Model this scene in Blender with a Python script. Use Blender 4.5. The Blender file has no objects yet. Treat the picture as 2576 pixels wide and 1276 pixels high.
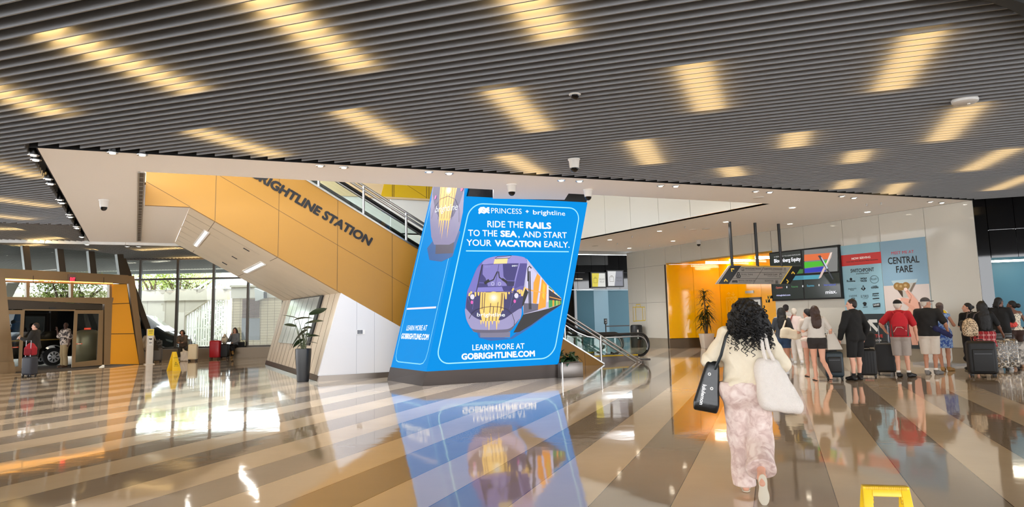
import bpy, bmesh, math, random
import numpy as np
from mathutils import Vector, Matrix
random.seed(7)
SC = bpy.context.scene
COL = SC.collection

# ------------------------------------------------------------------ camera
IMG_W, IMG_H = 2576, 1276
FOC, PY, YH, ROLL, EYE = 1830.0, 559.0, 792.0, 0.0222, 1.6   # focal length and horizon in pixels, eye height in metres
_r = math.atan(ROLL); _p = math.atan((YH-PY)*math.cos(_r)/FOC)
cr, sr, cp, sp = math.cos(_r), math.sin(_r), math.cos(_p), math.sin(_p)
cam = bpy.data.cameras.new('camera'); camo = bpy.data.objects.new('camera', cam); COL.objects.link(camo)
cam.sensor_width = 36.0; cam.lens = FOC/IMG_W*36.0; cam.shift_y = -(IMG_H/2-PY)/IMG_W
cam.clip_start = 0.05; cam.clip_end = 400
camo.matrix_world = Matrix(((cr, sr, 0, 0), (sr*sp, -cr*sp, -cp, 0), (-sr*cp, cr*cp, -sp, EYE), (0, 0, 0, 1)))
SC.camera = camo
SC.view_settings.view_transform = 'Standard'; SC.view_settings.look = 'None'
SC.view_settings.gamma = 1.0; SC.view_settings.use_curve_mapping = False
SC.view_settings.exposure = 0.82
try:
    SC.cycles.use_denoising = True
    SC.cycles.max_bounces = 7; SC.cycles.diffuse_bounces = 4; SC.cycles.glossy_bounces = 4
    SC.cycles.transparent_max_bounces = 10; SC.cycles.caustics_reflective = False; SC.cycles.caustics_refractive = False
    SC.cycles.sample_clamp_indirect = 6.0; SC.cycles.use_adaptive_sampling = True; SC.cycles.adaptive_threshold = 0.03
except Exception: pass

def ray(x, y):
    u, v = x-IMG_W/2, y-PY
    u2, v2 = u*cr-v*sr, u*sr+v*cr
    return np.array([u2, FOC*cp+v2*sp, FOC*sp-v2*cp])
def at(x, y, z=0.0):                      # the point of the level z that the photograph shows at (x, y)
    d = ray(x, y); t = (z-EYE)/d[2]; return Vector((d[0]*t, d[1]*t, z))
class Plane:                              # an upright plane: origin p, direction d, normal n towards the viewer
    def __init__(s, p, q):
        s.p = Vector((p[0], p[1], 0)); d = Vector((q[0]-p[0], q[1]-p[1], 0)); s.d = d.normalized()
        s.n = Vector((s.d.y, -s.d.x, 0))
    def off(s, k):                        # a parallel plane k metres towards the viewer
        o = Plane((0, 0), (1, 0)); o.p = s.p+s.n*k; o.d = s.d.copy(); o.n = s.n.copy(); return o
    def hit(s, x, y):
        r = ray(x, y); n = s.n; t = (n.x*s.p.x+n.y*s.p.y)/(n.x*r[0]+n.y*r[1])
        return Vector((r[0]*t, r[1]*t, r[2]*t+EYE))
    def uv(s, x, y):
        P = s.hit(x, y); return ((P-s.p).dot(s.d), P.z)
    def pt(s, t, z, k=0.0):               # t along, z up, k metres towards the viewer
        P = s.p+s.d*t+s.n*k; return Vector((P.x, P.y, z))

# ------------------------------------------------------------------ light: daylight, ceiling lamps
world = bpy.data.worlds.new('world'); SC.world = world; world.use_nodes = True
bg = world.node_tree.nodes['Background']; bg.inputs[0].default_value = (0.95, 0.97, 1.0, 1); bg.inputs[1].default_value = 4.6
HS = 4.42                                 # height of the white soffit and of the slats' lower edges
def lamp(name, loc, sx, sy, watts, color, direction=(0, 0, -1), along=None, spread=math.pi):
    l = bpy.data.lights.new(name, 'AREA'); l.shape = 'RECTANGLE'; l.size = sx; l.size_y = sy
    l.energy = watts; l.color = color; l.spread = spread
    o = bpy.data.objects.new(name, l); COL.objects.link(o)
    z = -Vector(direction).normalized(); y = Vector(along or (0, 1, 0)); y = (y-z*y.dot(z)).normalized(); x = y.cross(z)
    o.matrix_world = Matrix(((x.x, y.x, z.x, loc[0]), (x.y, y.y, z.y, loc[1]), (x.z, y.z, z.z, loc[2]), (0, 0, 0, 1)))
    return o
WARM = (1.0, 0.66, 0.26)
STRIP_Z = HS+0.135; LAMPW_ = 21
STRIPS = [((85,75),(470,225)), ((-260,150),(130,285)), ((560,-60),(895,168)), ((470,322),(690,388)), ((850,270),(1010,358)),
  ((1240,213),(1355,322)), ((1262,383),(1352,435)), ((1235,-90),(1400,90)), ((1738,150),(1785,270)), ((1600,345),(1640,407)),
  ((2006,325),(1995,364)), ((1830,415),(1850,438)), ((2165,372),(2148,403)), ((2335,65),(2240,218)), ((2450,253),(2365,348)),
  ((2550,366),(2440,424)), ((2610,432),(2500,474)), ((2270,455),(2230,492)), ((2140,447),(2120,470)), ((-160,380),(85,442)),
  ((-60,492),(125,517)), ((-60,535),(70,549))]
STRIPS_REAR = [((-60,575),(60,575)), ((75,604),(162,597)), ((-10,622),(115,614)), ((135,633),(250,627)), ((270,646),(385,639)),
  ((352,629),(463,623)), ((415,651),(510,646))]
for (a, b) in STRIPS:
    A, B = at(a[0], a[1], HS+0.05), at(b[0], b[1], HS+0.05); L = (B-A).length; m = (A+B)/2
    lamp('slat_lamp', (m.x, m.y, STRIP_Z), 0.40, max(L, .35), LAMPW_*0.42*max(L, .35), WARM, along=B-A)
for (a, b) in STRIPS_REAR:
    A, B = at(a[0], a[1], HS+0.03), at(b[0], b[1], HS+0.03); L = (B-A).length; m = (A+B)/2
    lamp('slat_lamp', (m.x, m.y, STRIP_Z), 0.40, max(L, .35), LAMPW_*0.9*max(L, .35), WARM, along=B-A)

# ------------------------------------------------------------------ materials
def lin(c):
    c = c/255.0
    return c/12.92 if c <= 0.04045 else ((c+0.055)/1.055)**2.4
def rgb(*c):
    return (lin(c[0]), lin(c[1]), lin(c[2]), 1.0)
MATS = {}
def mat(name, col, rough=0.5, metal=0.0, spec=0.5, emit=None, es=1.0, noise=0.0, nscale=20.0, bump=0.0, bscale=80.0, coat=0.0, alpha=1.0):
    if name in MATS: return MATS[name]
    m = bpy.data.materials.new(name); m.use_nodes = True; nt = m.node_tree; b = nt.nodes['Principled BSDF']
    c = rgb(*col); b.inputs['Base Color'].default_value = c
    b.inputs['Roughness'].default_value = rough; b.inputs['Metallic'].default_value = metal
    b.inputs['Specular IOR Level'].default_value = spec; b.inputs['Coat Weight'].default_value = coat; b.inputs['Coat Roughness'].default_value = 0.04
    if emit: b.inputs['Emission Color'].default_value = rgb(*emit); b.inputs['Emission Strength'].default_value = es
    if noise or bump:
        tc = nt.nodes.new('ShaderNodeTexCoord')
    if noise:
        n = nt.nodes.new('ShaderNodeTexNoise'); n.inputs['Scale'].default_value = nscale; n.inputs['Detail'].default_value = 4
        nt.links.new(tc.outputs['Object'], n.inputs['Vector'])
        mx = nt.nodes.new('ShaderNodeMix'); mx.data_type = 'RGBA'
        mx.inputs[6].default_value = tuple(v*(1-noise) for v in c[:3])+(1,); mx.inputs[7].default_value = tuple(min(1, v*(1+noise)) for v in c[:3])+(1,)
        nt.links.new(n.outputs['Fac'], mx.inputs[0]); nt.links.new(mx.outputs[2], b.inputs['Base Color'])
    if bump:
        n = nt.nodes.new('ShaderNodeTexNoise'); n.inputs['Scale'].default_value = bscale; n.inputs['Detail'].default_value = 3
        nt.links.new(tc.outputs['Object'], n.inputs['Vector'])
        bp = nt.nodes.new('ShaderNodeBump'); bp.inputs['Strength'].default_value = bump; bp.inputs['Distance'].default_value = 0.02
        nt.links.new(n.outputs['Fac'], bp.inputs['Height']); nt.links.new(bp.outputs['Normal'], b.inputs['Normal'])
    MATS[name] = m; return m
def pattern(name, c1, c2, scale, lo, hi, kind='noise', rough=0.7, c3=None):   # two or three colour fabric print
    if name in MATS: return MATS[name]
    m = mat(name, c1, rough); nt = m.node_tree; b = nt.nodes['Principled BSDF']
    tc = nt.nodes.new('ShaderNodeTexCoord'); rp = nt.nodes.new('ShaderNodeValToRGB')
    if kind == 'noise':
        n = nt.nodes.new('ShaderNodeTexNoise'); n.inputs['Scale'].default_value = scale; n.inputs['Detail'].default_value = 5; n.inputs['Distortion'].default_value = 1.2; out = n.outputs['Fac']
    else:
        n = nt.nodes.new('ShaderNodeTexVoronoi'); n.inputs['Scale'].default_value = scale; out = n.outputs['Distance']
    nt.links.new(tc.outputs['Object'], n.inputs['Vector']); nt.links.new(out, rp.inputs['Fac'])
    e = rp.color_ramp.elements; e[0].position = lo; e[0].color = rgb(*c1); e[1].position = hi; e[1].color = rgb(*c2)
    if c3: x = e.new((lo+hi)/2); x.color = rgb(*c3)
    nt.links.new(rp.outputs['Color'], b.inputs['Base Color']); return m
def glass(name, tint=(235, 242, 245), refl=1.0, rough=0.0, fac=None):
    if name in MATS: return MATS[name]
    m = bpy.data.materials.new(name); m.use_nodes = True; nt = m.node_tree; nt.nodes.remove(nt.nodes['Principled BSDF'])
    t = nt.nodes.new('ShaderNodeBsdfTransparent'); t.inputs[0].default_value = rgb(*tint)
    g = nt.nodes.new('ShaderNodeBsdfGlossy'); g.inputs['Roughness'].default_value = rough; g.inputs[0].default_value = (refl, refl, refl, 1)
    fr = nt.nodes.new('ShaderNodeFresnel'); fr.inputs[0].default_value = 1.45
    mx = nt.nodes.new('ShaderNodeMixShader'); nt.links.new(fr.outputs[0], mx.inputs[0])
    if fac is not None: nt.links.remove(mx.inputs[0].links[0]); mx.inputs[0].default_value = fac
    nt.links.new(t.outputs[0], mx.inputs[1]); nt.links.new(g.outputs[0], mx.inputs[2])
    nt.links.new(mx.outputs[0], nt.nodes['Material Output'].inputs[0]); MATS[name] = m; return m
def attr_mat(name, emit=0.0, rough=0.5):      # printed / lit artwork: colour from the mesh's colour attribute
    if name in MATS: return MATS[name]
    m = bpy.data.materials.new(name); m.use_nodes = True; nt = m.node_tree; b = nt.nodes['Principled BSDF']
    a = nt.nodes.new('ShaderNodeAttribute'); a.attribute_name = 'ink'
    nt.links.new(a.outputs['Color'], b.inputs['Emission Color' if emit else 'Base Color'])
    if emit: b.inputs['Base Color'].default_value = (0.01, 0.01, 0.01, 1); b.inputs['Emission Strength'].default_value = emit
    b.inputs['Roughness'].default_value = rough; MATS[name] = m; return m

# ------------------------------------------------------------------ objects
ORG = {}
def thing(name, label, cat, loc=(0, 0, 0), rz=0.0, group=None):
    o = bpy.data.objects.new(name, None); COL.objects.link(o); o.empty_display_size = 0.2
    o.location = loc; o.rotation_euler = (0, 0, rz); o['label'] = label; o['category'] = cat
    if group: o['group'] = group
    ORG[o.name] = (Vector(loc), rz); return o
def tag(o, label, cat, group=None):
    o['label'] = label; o['category'] = cat
    if group: o['group'] = group
    return o
def struct(o): o['kind'] = 'structure'; return o
class MB:                                      # collects faces, each with its own material index
    def __init__(s): s.v = []; s.f = []; s.m = []; s.mi = 0
    def add(s, vs, fs):
        b = len(s.v); s.v += [Vector(v) for v in vs]
        for f in fs: s.f.append([b+i for i in f]); s.m.append(s.mi)
        return s
    def poly(s, vs): return s.add(vs, [list(range(len(vs)))])
    def prism(s, pts, vec):                    # polygon swept along vec
        n = len(pts); vec = Vector(vec); a = [Vector(p) for p in pts]; b = [p+vec for p in a]
        return s.add(a+b, [list(range(n))[::-1], [n+i for i in range(n)]]+[[i, (i+1) % n, n+(i+1) % n, n+i] for i in range(n)])
    def box(s, c, h, X=(1, 0, 0), Y=(0, 1, 0), Z=(0, 0, 1)):
        c = Vector(c); X = Vector(X)*h[0]; Y = Vector(Y)*h[1]; Z = Vector(Z)*h[2]
        q = [c+X*i+Y*j+Z*k for k in (-1, 1) for i, j in ((-1, -1), (1, -1), (1, 1), (-1, 1))]
        return s.add(q, [[3, 2, 1, 0], [4, 5, 6, 7], [0, 1, 5, 4], [1, 2, 6, 5], [2, 3, 7, 6], [3, 0, 4, 7]])
    def bar(s, a, b, w, t, up=(0, 0, 1)):      # rectangular bar from a to b, w across, t along 'up'
        a = Vector(a); b = Vector(b); Z = (b-a).normalized(); U = Vector(up); U = U-Z*U.dot(Z)
        if U.length < 1e-4: U = Vector((0, 1, 0))-Z*Z.y
        U.normalize(); X = U.cross(Z)
        return s.box((a+b)/2, (w/2, t/2, (b-a).length/2), X, U, Z)
    def tube(s, pts, r, n=8, cap=True, closed=False):
        pts = [Vector(p) for p in pts]; N = len(pts); rs = r if isinstance(r, (list, tuple)) else [r]*N
        ref = None; rings = []
        for i, p in enumerate(pts):
            if closed: t = pts[(i+1) % N]-pts[i-1]
            else: t = pts[min(i+1, N-1)]-pts[max(i-1, 0)]
            t.normalize()
            if ref is None:
                ref = Vector((0, 0, 1)) if abs(t.z) < 0.9 else Vector((1, 0, 0))
            u = ref-t*ref.dot(t)
            if u.length < 1e-5: u = Vector((1, 0, 0))-t*t.x
            u.normalize(); w = t.cross(u); ref = u
            rings.append([p+(u*math.cos(2*math.pi*k/n)+w*math.sin(2*math.pi*k/n))*rs[i] for k in range(n)])
        vs = [v for rg in rings for v in rg]; fs = []
        for i in range(N if closed else N-1):
            j = (i+1) % N
            for k in range(n): fs.append([i*n+k, i*n+(k+1) % n, j*n+(k+1) % n, j*n+k])
        if cap and not closed: fs += [list(range(n))[::-1], [(N-1)*n+k for k in range(n)]]
        return s.add(vs, fs)
    def lathe(s, prof, c=(0, 0, 0), n=20, axis=(0, 0, 1), cap=True):   # prof: (radius, height) pairs
        c = Vector(c); Z = Vector(axis).normalized(); X = Vector((1, 0, 0)) if abs(Z.x) < .9 else Vector((0, 1, 0))
        X = (X-Z*X.dot(Z)).normalized(); Y = Z.cross(X)
        vs = [c+Z*h+(X*math.cos(2*math.pi*k/n)+Y*math.sin(2*math.pi*k/n))*r for r, h in prof for k in range(n)]
        fs = [[i*n+k, i*n+(k+1) % n, (i+1)*n+(k+1) % n, (i+1)*n+k] for i in range(len(prof)-1) for k in range(n)]
        if cap: fs += [list(range(n))[::-1], [(len(prof)-1)*n+k for k in range(n)]]
        return s.add(vs, fs)
    def build(s, name, mats, parent=None, smooth=False, local=False, bevel=0.0, seg=2):
        org = Vector((0, 0, 0)); vs = s.v
        if parent is not None and not local:
            org, rz = ORG[parent.name]; R = Matrix.Rotation(-rz, 3, 'Z')
            vs = [R @ (v-org) for v in s.v]
        me = bpy.data.meshes.new(name); me.from_pydata([tuple(v) for v in vs], [], s.f)
        ms = mats if isinstance(mats, (list, tuple)) else [mats]
        for m in ms: me.materials.append(m)
        if len(ms) > 1: me.polygons.foreach_set('material_index', s.m)
        if smooth: me.polygons.foreach_set('use_smooth', [True]*len(me.polygons))
        me.update()
        bm = bmesh.new(); bm.from_mesh(me); bmesh.ops.recalc_face_normals(bm, faces=bm.faces)
        if bevel: bmesh.ops.bevel(bm, geom=[e for e in bm.edges if e.calc_face_angle(0) > .5], offset=bevel, segments=seg, affect='EDGES', profile=.5)
        bm.to_mesh(me); bm.free()
        if bevel or smooth:
            try: me.set_sharp_from_angle(angle=math.radians(50))
            except Exception: pass
            if bevel: me.polygons.foreach_set('use_smooth', [True]*len(me.polygons))
        o = bpy.data.objects.new(name, me); COL.objects.link(o)
        if parent is not None: o.parent = parent; ORG[o.name] = ORG[parent.name]
        return o
def copy_tree(o, parent=None):
    c = o.copy(); COL.objects.link(c)
    if parent is not None: c.parent = parent
    ORG[c.name] = ORG.get(o.name, (Vector((0, 0, 0)), 0))
    for ch in list(o.children): copy_tree(ch, c)
    return c

# lettering: a text laid out in a plane and fitted to a box
_tc = {}
def text_mesh(s, bold=0.0):
    k = (s, bold)
    if k in _tc: return _tc[k]
    cu = bpy.data.curves.new('text', 'FONT'); cu.body = s; cu.resolution_u = 3
    o = bpy.data.objects.new('text', cu); COL.objects.link(o)
    bpy.context.view_layer.update(); dg = bpy.context.evaluated_depsgraph_get()
    me = bpy.data.meshes.new_from_object(o.evaluated_get(dg))
    vs = np.array([v.co[:2] for v in me.vertices]).reshape(-1, 2); fs = [list(p.vertices) for p in me.polygons]
    bpy.data.objects.remove(o); bpy.data.curves.remove(cu); bpy.data.meshes.remove(me)
    _tc[k] = (vs, fs); return _tc[k]
class Art:                                     # flat coloured shapes and lettering on a surface, layer over layer
    def __init__(s, fr, lift=0.004, step=0.0006): s.fr = fr; s.k = lift; s.step = step; s.v = []; s.f = []; s.c = []
    def _add(s, pts, faces, col):
        b = len(s.v); s.v += pts; s.f += [[b+i for i in f] for f in faces]; s.c += [rgb(*col)]*len(faces); s.k += s.step
    def poly(s, pts, col): s._add([s.fr(u, v, s.k) for u, v in pts], [list(range(len(pts)))], col)
    def rect(s, u0, v0, u1, v1, col): s.poly([(u0, v0), (u1, v0), (u1, v1), (u0, v1)], col)
    def line(s, pts, w, col, closed=False):
        n = len(pts); P = [Vector(p) for p in pts]; L = []; R = []
        for i in range(n):
            a = P[i-1] if (i or closed) else P[i]; b = P[(i+1) % n] if (i < n-1 or closed) else P[i]
            t = (b-a).normalized(); q = Vector((-t.y, t.x))
            L.append(P[i]+q*w/2); R.append(P[i]-q*w/2)
        fs = [[i, (i+1) % n, n+(i+1) % n, n+i] for i in range(n if closed else n-1)]
        s._add([s.fr(p.x, p.y, s.k) for p in L+R], fs, col)
    def disc(s, u, v, ru, rv, col, n=20): s.poly([(u+ru*math.cos(2*math.pi*i/n), v+rv*math.sin(2*math.pi*i/n)) for i in range(n)], col)
    def text(s, t, u0, v0, u1, h, col, bold=0.0, v1=None, shear=0.0):   # from (u0, v0) to (u1, v1), cap height h
        vs, fs = text_mesh(t); lo = vs.min(0)-bold; hi = vs.max(0)+bold; W = max(hi[0]-lo[0], 1e-3)
        cap = text_mesh('H')[0].max(0)[1]+bold; dv = (v1-v0) if v1 is not None else 0.0
        sh = [(0, 0)] if not bold else [(bold*math.cos(i*math.pi/4), bold*math.sin(i*math.pi/4)) for i in range(8)]+([(0, 0)] if bold > .03 else [])
        for dx, dy in sh:                                 # heavier strokes: the letters laid down several times, slightly shifted
            pts = []
            for x, y in vs:
                a = (x+dx-lo[0])/W; b = (y+dy)/cap
                pts.append(s.fr(u0+(u1-u0)*a+shear*b*h, v0+dv*a+b*h, s.k))
            s.k -= s.step*.8 if len(sh) > 1 else 0; s._add(pts, fs, col)
    def build(s, name, m, parent=None):
        org = Vector((0, 0, 0)); vs = s.v
        if parent is not None:
            org, rz = ORG[parent.name]; R = Matrix.Rotation(-rz, 3, 'Z'); vs = [R @ (Vector(v)-org) for v in s.v]
        me = bpy.data.meshes.new(name); me.from_pydata([tuple(v) for v in vs], [], s.f); me.materials.append(m)
        at_ = me.color_attributes.new('ink', 'FLOAT_COLOR', 'CORNER'); arr = []
        for p, c in zip(me.polygons, s.c): arr += list(c)*p.loop_total
        at_.data.foreach_set('color', arr)
        o = bpy.data.objects.new(name, me); COL.objects.link(o)
        if parent is not None: o.parent = parent; ORG[o.name] = ORG[parent.name]
        return o
def rrect(u0, v0, u1, v1, r, n=6):
    out = []
    for cx, cy, a in ((u1-r, v1-r, 0), (u0+r, v1-r, 90), (u0+r, v0+r, 180), (u1-r, v0+r, 270)):
        out += [(cx+r*math.cos(math.radians(a+90*i/n)), cy+r*math.sin(math.radians(a+90*i/n))) for i in range(n+1)]
    return out
Zm = lambda s, ox, oy: (lambda x, y: (ox+x/s, oy+y/s))
z2 = Zm(3.545, 0, 600); z3 = Zm(4.254, 330, 640); z5 = Zm(4.5575, 640, 700); z6 = Zm(2.4537, 960, 460)
z7 = Zm(2.658, 1380, 460); z8 = Zm(3.752, 1660, 560)
# ================================================================== the setting
def px(pl, *q): return [pl.hit(*a) for a in q]
def slab(mb, pl, q, depth, k=0.0): return mb.prism([pl.hit(*a)+pl.n*k for a in q], -pl.n*depth)
def slab_uv(mb, pl, q, depth, k=0.0): return mb.prism([pl.pt(u, v, k) for u, v in q], -pl.n*depth)

BRONZE = mat('bronze', (136, 112, 80), 0.4, 0.4, noise=.06, nscale=3)
DARKBR = mat('dark_bronze', (62, 54, 44), 0.4, 0.5)
SOFFIT = mat('soffit_paint', (246, 243, 241), 0.75)
SLAT = mat('slat_grey', (136, 136, 138), 0.5, noise=.04, nscale=4)
BLACKV = mat('void_black', (9, 9, 10), 0.9)
BLACK = mat('black_paint', (16, 16, 17), 0.45)
BLKTILE = mat('black_gloss_tile', (10, 10, 11), 0.03, spec=.6)
WGLASS = mat('white_gloss_panel', (206, 203, 193), 0.05, spec=.5)
STEEL = mat('brushed_steel', (186, 186, 184), 0.28, 1.0)
DSTEEL = mat('dark_steel', (96, 96, 98), 0.35, 0.9)
YEL = mat('yellow_panel', (160, 115, 38), 0.42, noise=.03, nscale=2)
YELG = mat('yellow_gloss', (255, 190, 6), 0.06)
JOINT = mat('joint_dark', (60, 50, 36), 0.8)
JOINTG = mat('joint_grey', (130, 130, 126), 0.8)
PANE = glass('clear_pane', (236, 242, 242), .4)
WHITE = mat('white_paint', (236, 236, 234), 0.6)

FA = math.radians(19.54); FD = Vector((math.sin(FA), math.cos(FA), 0)); FN = Vector((math.cos(FA), -math.sin(FA), 0))
def floor_material():
    m = bpy.data.materials.new('terrazzo_bands'); m.use_nodes = True; nt = m.node_tree; b = nt.nodes['Principled BSDF']; N = nt.nodes.new; L = nt.links.new
    def math_(op, a, b_=None):
        n = N('ShaderNodeMath'); n.operation = op
        for i, x in enumerate((a, b_)):
            if x is None: continue
            if isinstance(x, (int, float)): n.inputs[i].default_value = x
            else: L(x, n.inputs[i])
        return n.outputs[0]
    tc = N('ShaderNodeTexCoord'); dp = N('ShaderNodeVectorMath'); dp.operation = 'DOT_PRODUCT'; L(tc.outputs['Object'], dp.inputs[0]); dp.inputs[1].default_value = FN
    s = math_('DIVIDE', math_('ADD', dp.outputs['Value'], 0.26), 0.65); idx = math_('FLOOR', s); fr = math_('FRACT', s)
    par = math_('ABSOLUTE', math_('MODULO', idx, 2.0))
    wn = N('ShaderNodeTexWhiteNoise'); wn.noise_dimensions = '1D'; L(idx, wn.inputs['W'])
    def mix(f, a, c):
        n = N('ShaderNodeMix'); n.data_type = 'RGBA'
        if isinstance(f, (int, float)): n.inputs[0].default_value = f
        else: L(f, n.inputs[0])
        for i, x in ((6, a), (7, c)):
            if isinstance(x, tuple): n.inputs[i].default_value = x
            else: L(x, n.inputs[i])
        return n.outputs[2]
    light = mix(wn.outputs['Value'], rgb(226, 207, 182), rgb(232, 216, 194)); dark = mix(wn.outputs['Value'], rgb(164, 150, 134), rgb(171, 159, 145))
    base = mix(par, dark, light)
    nz = N('ShaderNodeTexNoise'); nz.inputs['Scale'].default_value = 260; nz.inputs['Detail'].default_value = 2; L(tc.outputs['Object'], nz.inputs['Vector'])
    n2 = N('ShaderNodeTexNoise'); n2.inputs['Scale'].default_value = .7; n2.inputs['Detail'].default_value = 4; L(tc.outputs['Object'], n2.inputs['Vector'])
    mr = N('ShaderNodeMapRange'); L(nz.outputs['Fac'], mr.inputs['Value']); mr.inputs['To Min'].default_value = .9; mr.inputs['To Max'].default_value = 1.08
    mr2 = N('ShaderNodeMapRange'); L(n2.outputs['Fac'], mr2.inputs['Value']); mr2.inputs['To Min'].default_value = .88; mr2.inputs['To Max'].default_value = 1.1
    sc = N('ShaderNodeVectorMath'); sc.operation = 'SCALE'; L(base, sc.inputs[0]); L(math_('MULTIPLY', mr.outputs[0], mr2.outputs[0]), sc.inputs['Scale'])
    edge = math_('LESS_THAN', math_('MINIMUM', fr, math_('SUBTRACT', 1.0, fr)), 0.006)
    L(mix(edge, sc.outputs[0], rgb(96, 84, 72)), b.inputs['Base Color'])
    b.inputs['Roughness'].default_value = 0.055; b.inputs['Specular IOR Level'].default_value = 0.85; b.inputs['Coat Weight'].default_value = .25; b.inputs['Coat Roughness'].default_value = .045
    wv = N('ShaderNodeTexNoise'); wv.inputs['Scale'].default_value = 1.6; wv.inputs['Detail'].default_value = 3; L(tc.outputs['Object'], wv.inputs['Vector'])
    bp = N('ShaderNodeBump'); bp.inputs['Strength'].default_value = .055; bp.inputs['Distance'].default_value = .05; L(wv.outputs['Fac'], bp.inputs['Height']); L(bp.outputs[0], b.inputs['Normal'])
    return m
fl = MB().poly([(-34, -12, 0), (34, -12, 0), (34, 45, 0), (-12, 45, 0), (-12, 32.9, 0), (-17.2, 31.6, 0), (-18, 25.2, 0), (-34, 14, 0)]).build('floor', floor_material()); struct(fl)

# ---- white soffit with its opening, slats around it
SA, SB = at(92, 372, HS), at(2445.5, 513, HS); SF, SE = at(228, 614, HS), at(440, 617, HS)
W = Plane(at(1630, 873.8), at(2441, 916)); W.n = -W.n if W.n.dot(Vector((0, 0, 0))-W.p) < 0 else W.n
YP = Plane(at(800, 960), at(1520, 917))                 # face of the yellow stair cladding
BACKN = 8.78; BP = YP.off(-BACKN)
w_t = lambda x, y: W.uv(x, y)[0]
bd = (SE-SF).normalized()
def meet(p, d, q, e):                                    # two lines in plan
    den = d.x*e.y-d.y*e.x; t = ((q.x-p.x)*e.y-(q.y-p.y)*e.x)/den; return Vector((p.x+d.x*t, p.y+d.y*t, p.z))
SD_ = meet(SF, bd, W.p, W.d); SD_.z = HS
SC_ = Vector((W.hit(2445, 513).x, W.hit(2445, 513).y, HS))
H1, H3 = at(353, 432, HS), at(1915, 512, HS); H4d = (at(1462, 600, HS)-H3).normalized()
BPp = BP.p.copy(); BPp.z = HS; H4 = meet(H3, H4d, BPp, BP.d)
K1, K0, K2 = YP.hit(478, 520), YP.hit(362, 515), BP.hit(440, 612)
for q in (K1, K0, K2): q.z = HS
K0 = Vector((K0.x, K0.y, HS)); KB0, KB1 = K0-YP.n*.07, K1-YP.n*.07
FKp = Plane(at(1062, 972), at(1408, 950))
def flat_with_hole(name, outer, hole, z0, z1, m, parent=None):
    bm = bmesh.new(); E = []
    for loop in (outer, hole):
        vs = [bm.verts.new((p.x, p.y, z0)) for p in loop]; E += [bm.edges.new((vs[i], vs[(i+1) % len(vs)])) for i in range(len(vs))]
    bmesh.ops.triangle_fill(bm, use_beauty=True, use_dissolve=False, edges=E)
    r = bmesh.ops.extrude_face_region(bm, geom=bm.faces[:]); 
    for v in r['geom']:
        if isinstance(v, bmesh.types.BMVert): v.co.z = z1
    bmesh.ops.recalc_face_normals(bm, faces=bm.faces); me = bpy.data.meshes.new(name); bm.to_mesh(me); bm.free(); me.materials.append(m)
    o = bpy.data.objects.new(name, me); COL.objects.link(o); return o
hd = (H3-H1).normalized()
ta, tb = at(1236, 480, HS), at(1422, 490, HS); tc_, td = at(1420, 503, HS), at(1240, 500, HS)
pa = H1+hd*(ta-H1).dot(hd); pb = H1+hd*(tb-H1).dot(hd)
hole = [H1, pa, td, tc_, pb, H3, H4, K2, KB1, KB0]
sof = flat_with_hole('trim_1', [SA, SC_, SD_, SF], hole, HS, HS+.5, SOFFIT); struct(sof)

def clip_line(p, d, poly):                               # stretches of a line inside a polygon in plan
    ts = []
    n = len(poly)
    for i in range(n):
        a, b = poly[i], poly[(i+1) % n]; e = b-a; den = d.x*e.y-d.y*e.x
        if abs(den) < 1e-9: continue
        s = ((a.x-p.x)*d.y-(a.y-p.y)*d.x)/den
        # solve p+d*t = a+e*u
        u = ((a.x-p.x)*d.y-(a.y-p.y)*d.x)/den; t = ((a.x-p.x)*e.y-(a.y-p.y)*e.x)/den
        if 0 <= u < 1: ts.append(t)
    ts.sort(); return [(ts[i], ts[i+1]) for i in range(0, len(ts)-1, 2)]
sdn = Vector((hd.y, -hd.x, 0)); ed = (SB-SA).normalized(); en = Vector((ed.y, -ed.x, 0))     # towards the viewer
GA = SA+en*.14-ed*.16; GB = SC_+en*.14
BH = (at(2576, 494, HS)-GB).normalized()                 # the black header runs on to the right
chR, chL = at(190, 567, HS), at(0, 561, HS); chd = (chL-chR).normalized()
ld = (SF-SA).normalized(); CH = meet(chR, chd, SA-ed*.16, ld); GF = SF-ed*.16
front = [GA, GB, GB+BH*9, Vector((24, -8, HS)), Vector((-36, -8, HS)), CH+chd*26, CH]
SDIR = Vector((math.sin(math.radians(-70.46)), math.cos(math.radians(-70.46)), 0))
def slats(mb, poly, d, n, first, pitch, k0, k1, h=.115, th=.018):
    for k in range(k0, k1):
        p = n*(first+pitch*k); p.z = HS
        for a, b in clip_line(p, d, poly):
            q0, q1 = p+d*a, p+d*b; q0.z = q1.z = HS+h/2; mb.bar(q0, q1, th, h)
mb = MB(); slats(mb, front, SDIR, FD, 4.658, .1925, -55, 120)
ce = mb.build('ceiling', SLAT); struct(ce)
r0, r1 = at(83, 565, HS), at(196, 588, HS); RD = (r1-r0).normalized(); RN = Vector((-RD.y, RD.x, 0)); RN = RN if RN.y > 0 else -RN
rear = [CH+chd*26, CH, GF, GF+bd*16, Vector((2, 36, HS)), Vector((-34, 36, HS))]
rear = [CH+chd*26, CH, GF, GF+bd*18, GF+bd*18+Vector((-2, 6, 0)), Vector((-36, 40, HS))]
mb = MB(); slats(mb, rear, RD, RN, 0, .16, -260, 260, h=.115, th=.03)
ce2 = mb.build('ceiling', SLAT); struct(ce2)
mb = MB(); mb.box((-2, 12, HS+.62), (40, 24, .02)); pl_ = None
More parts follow.
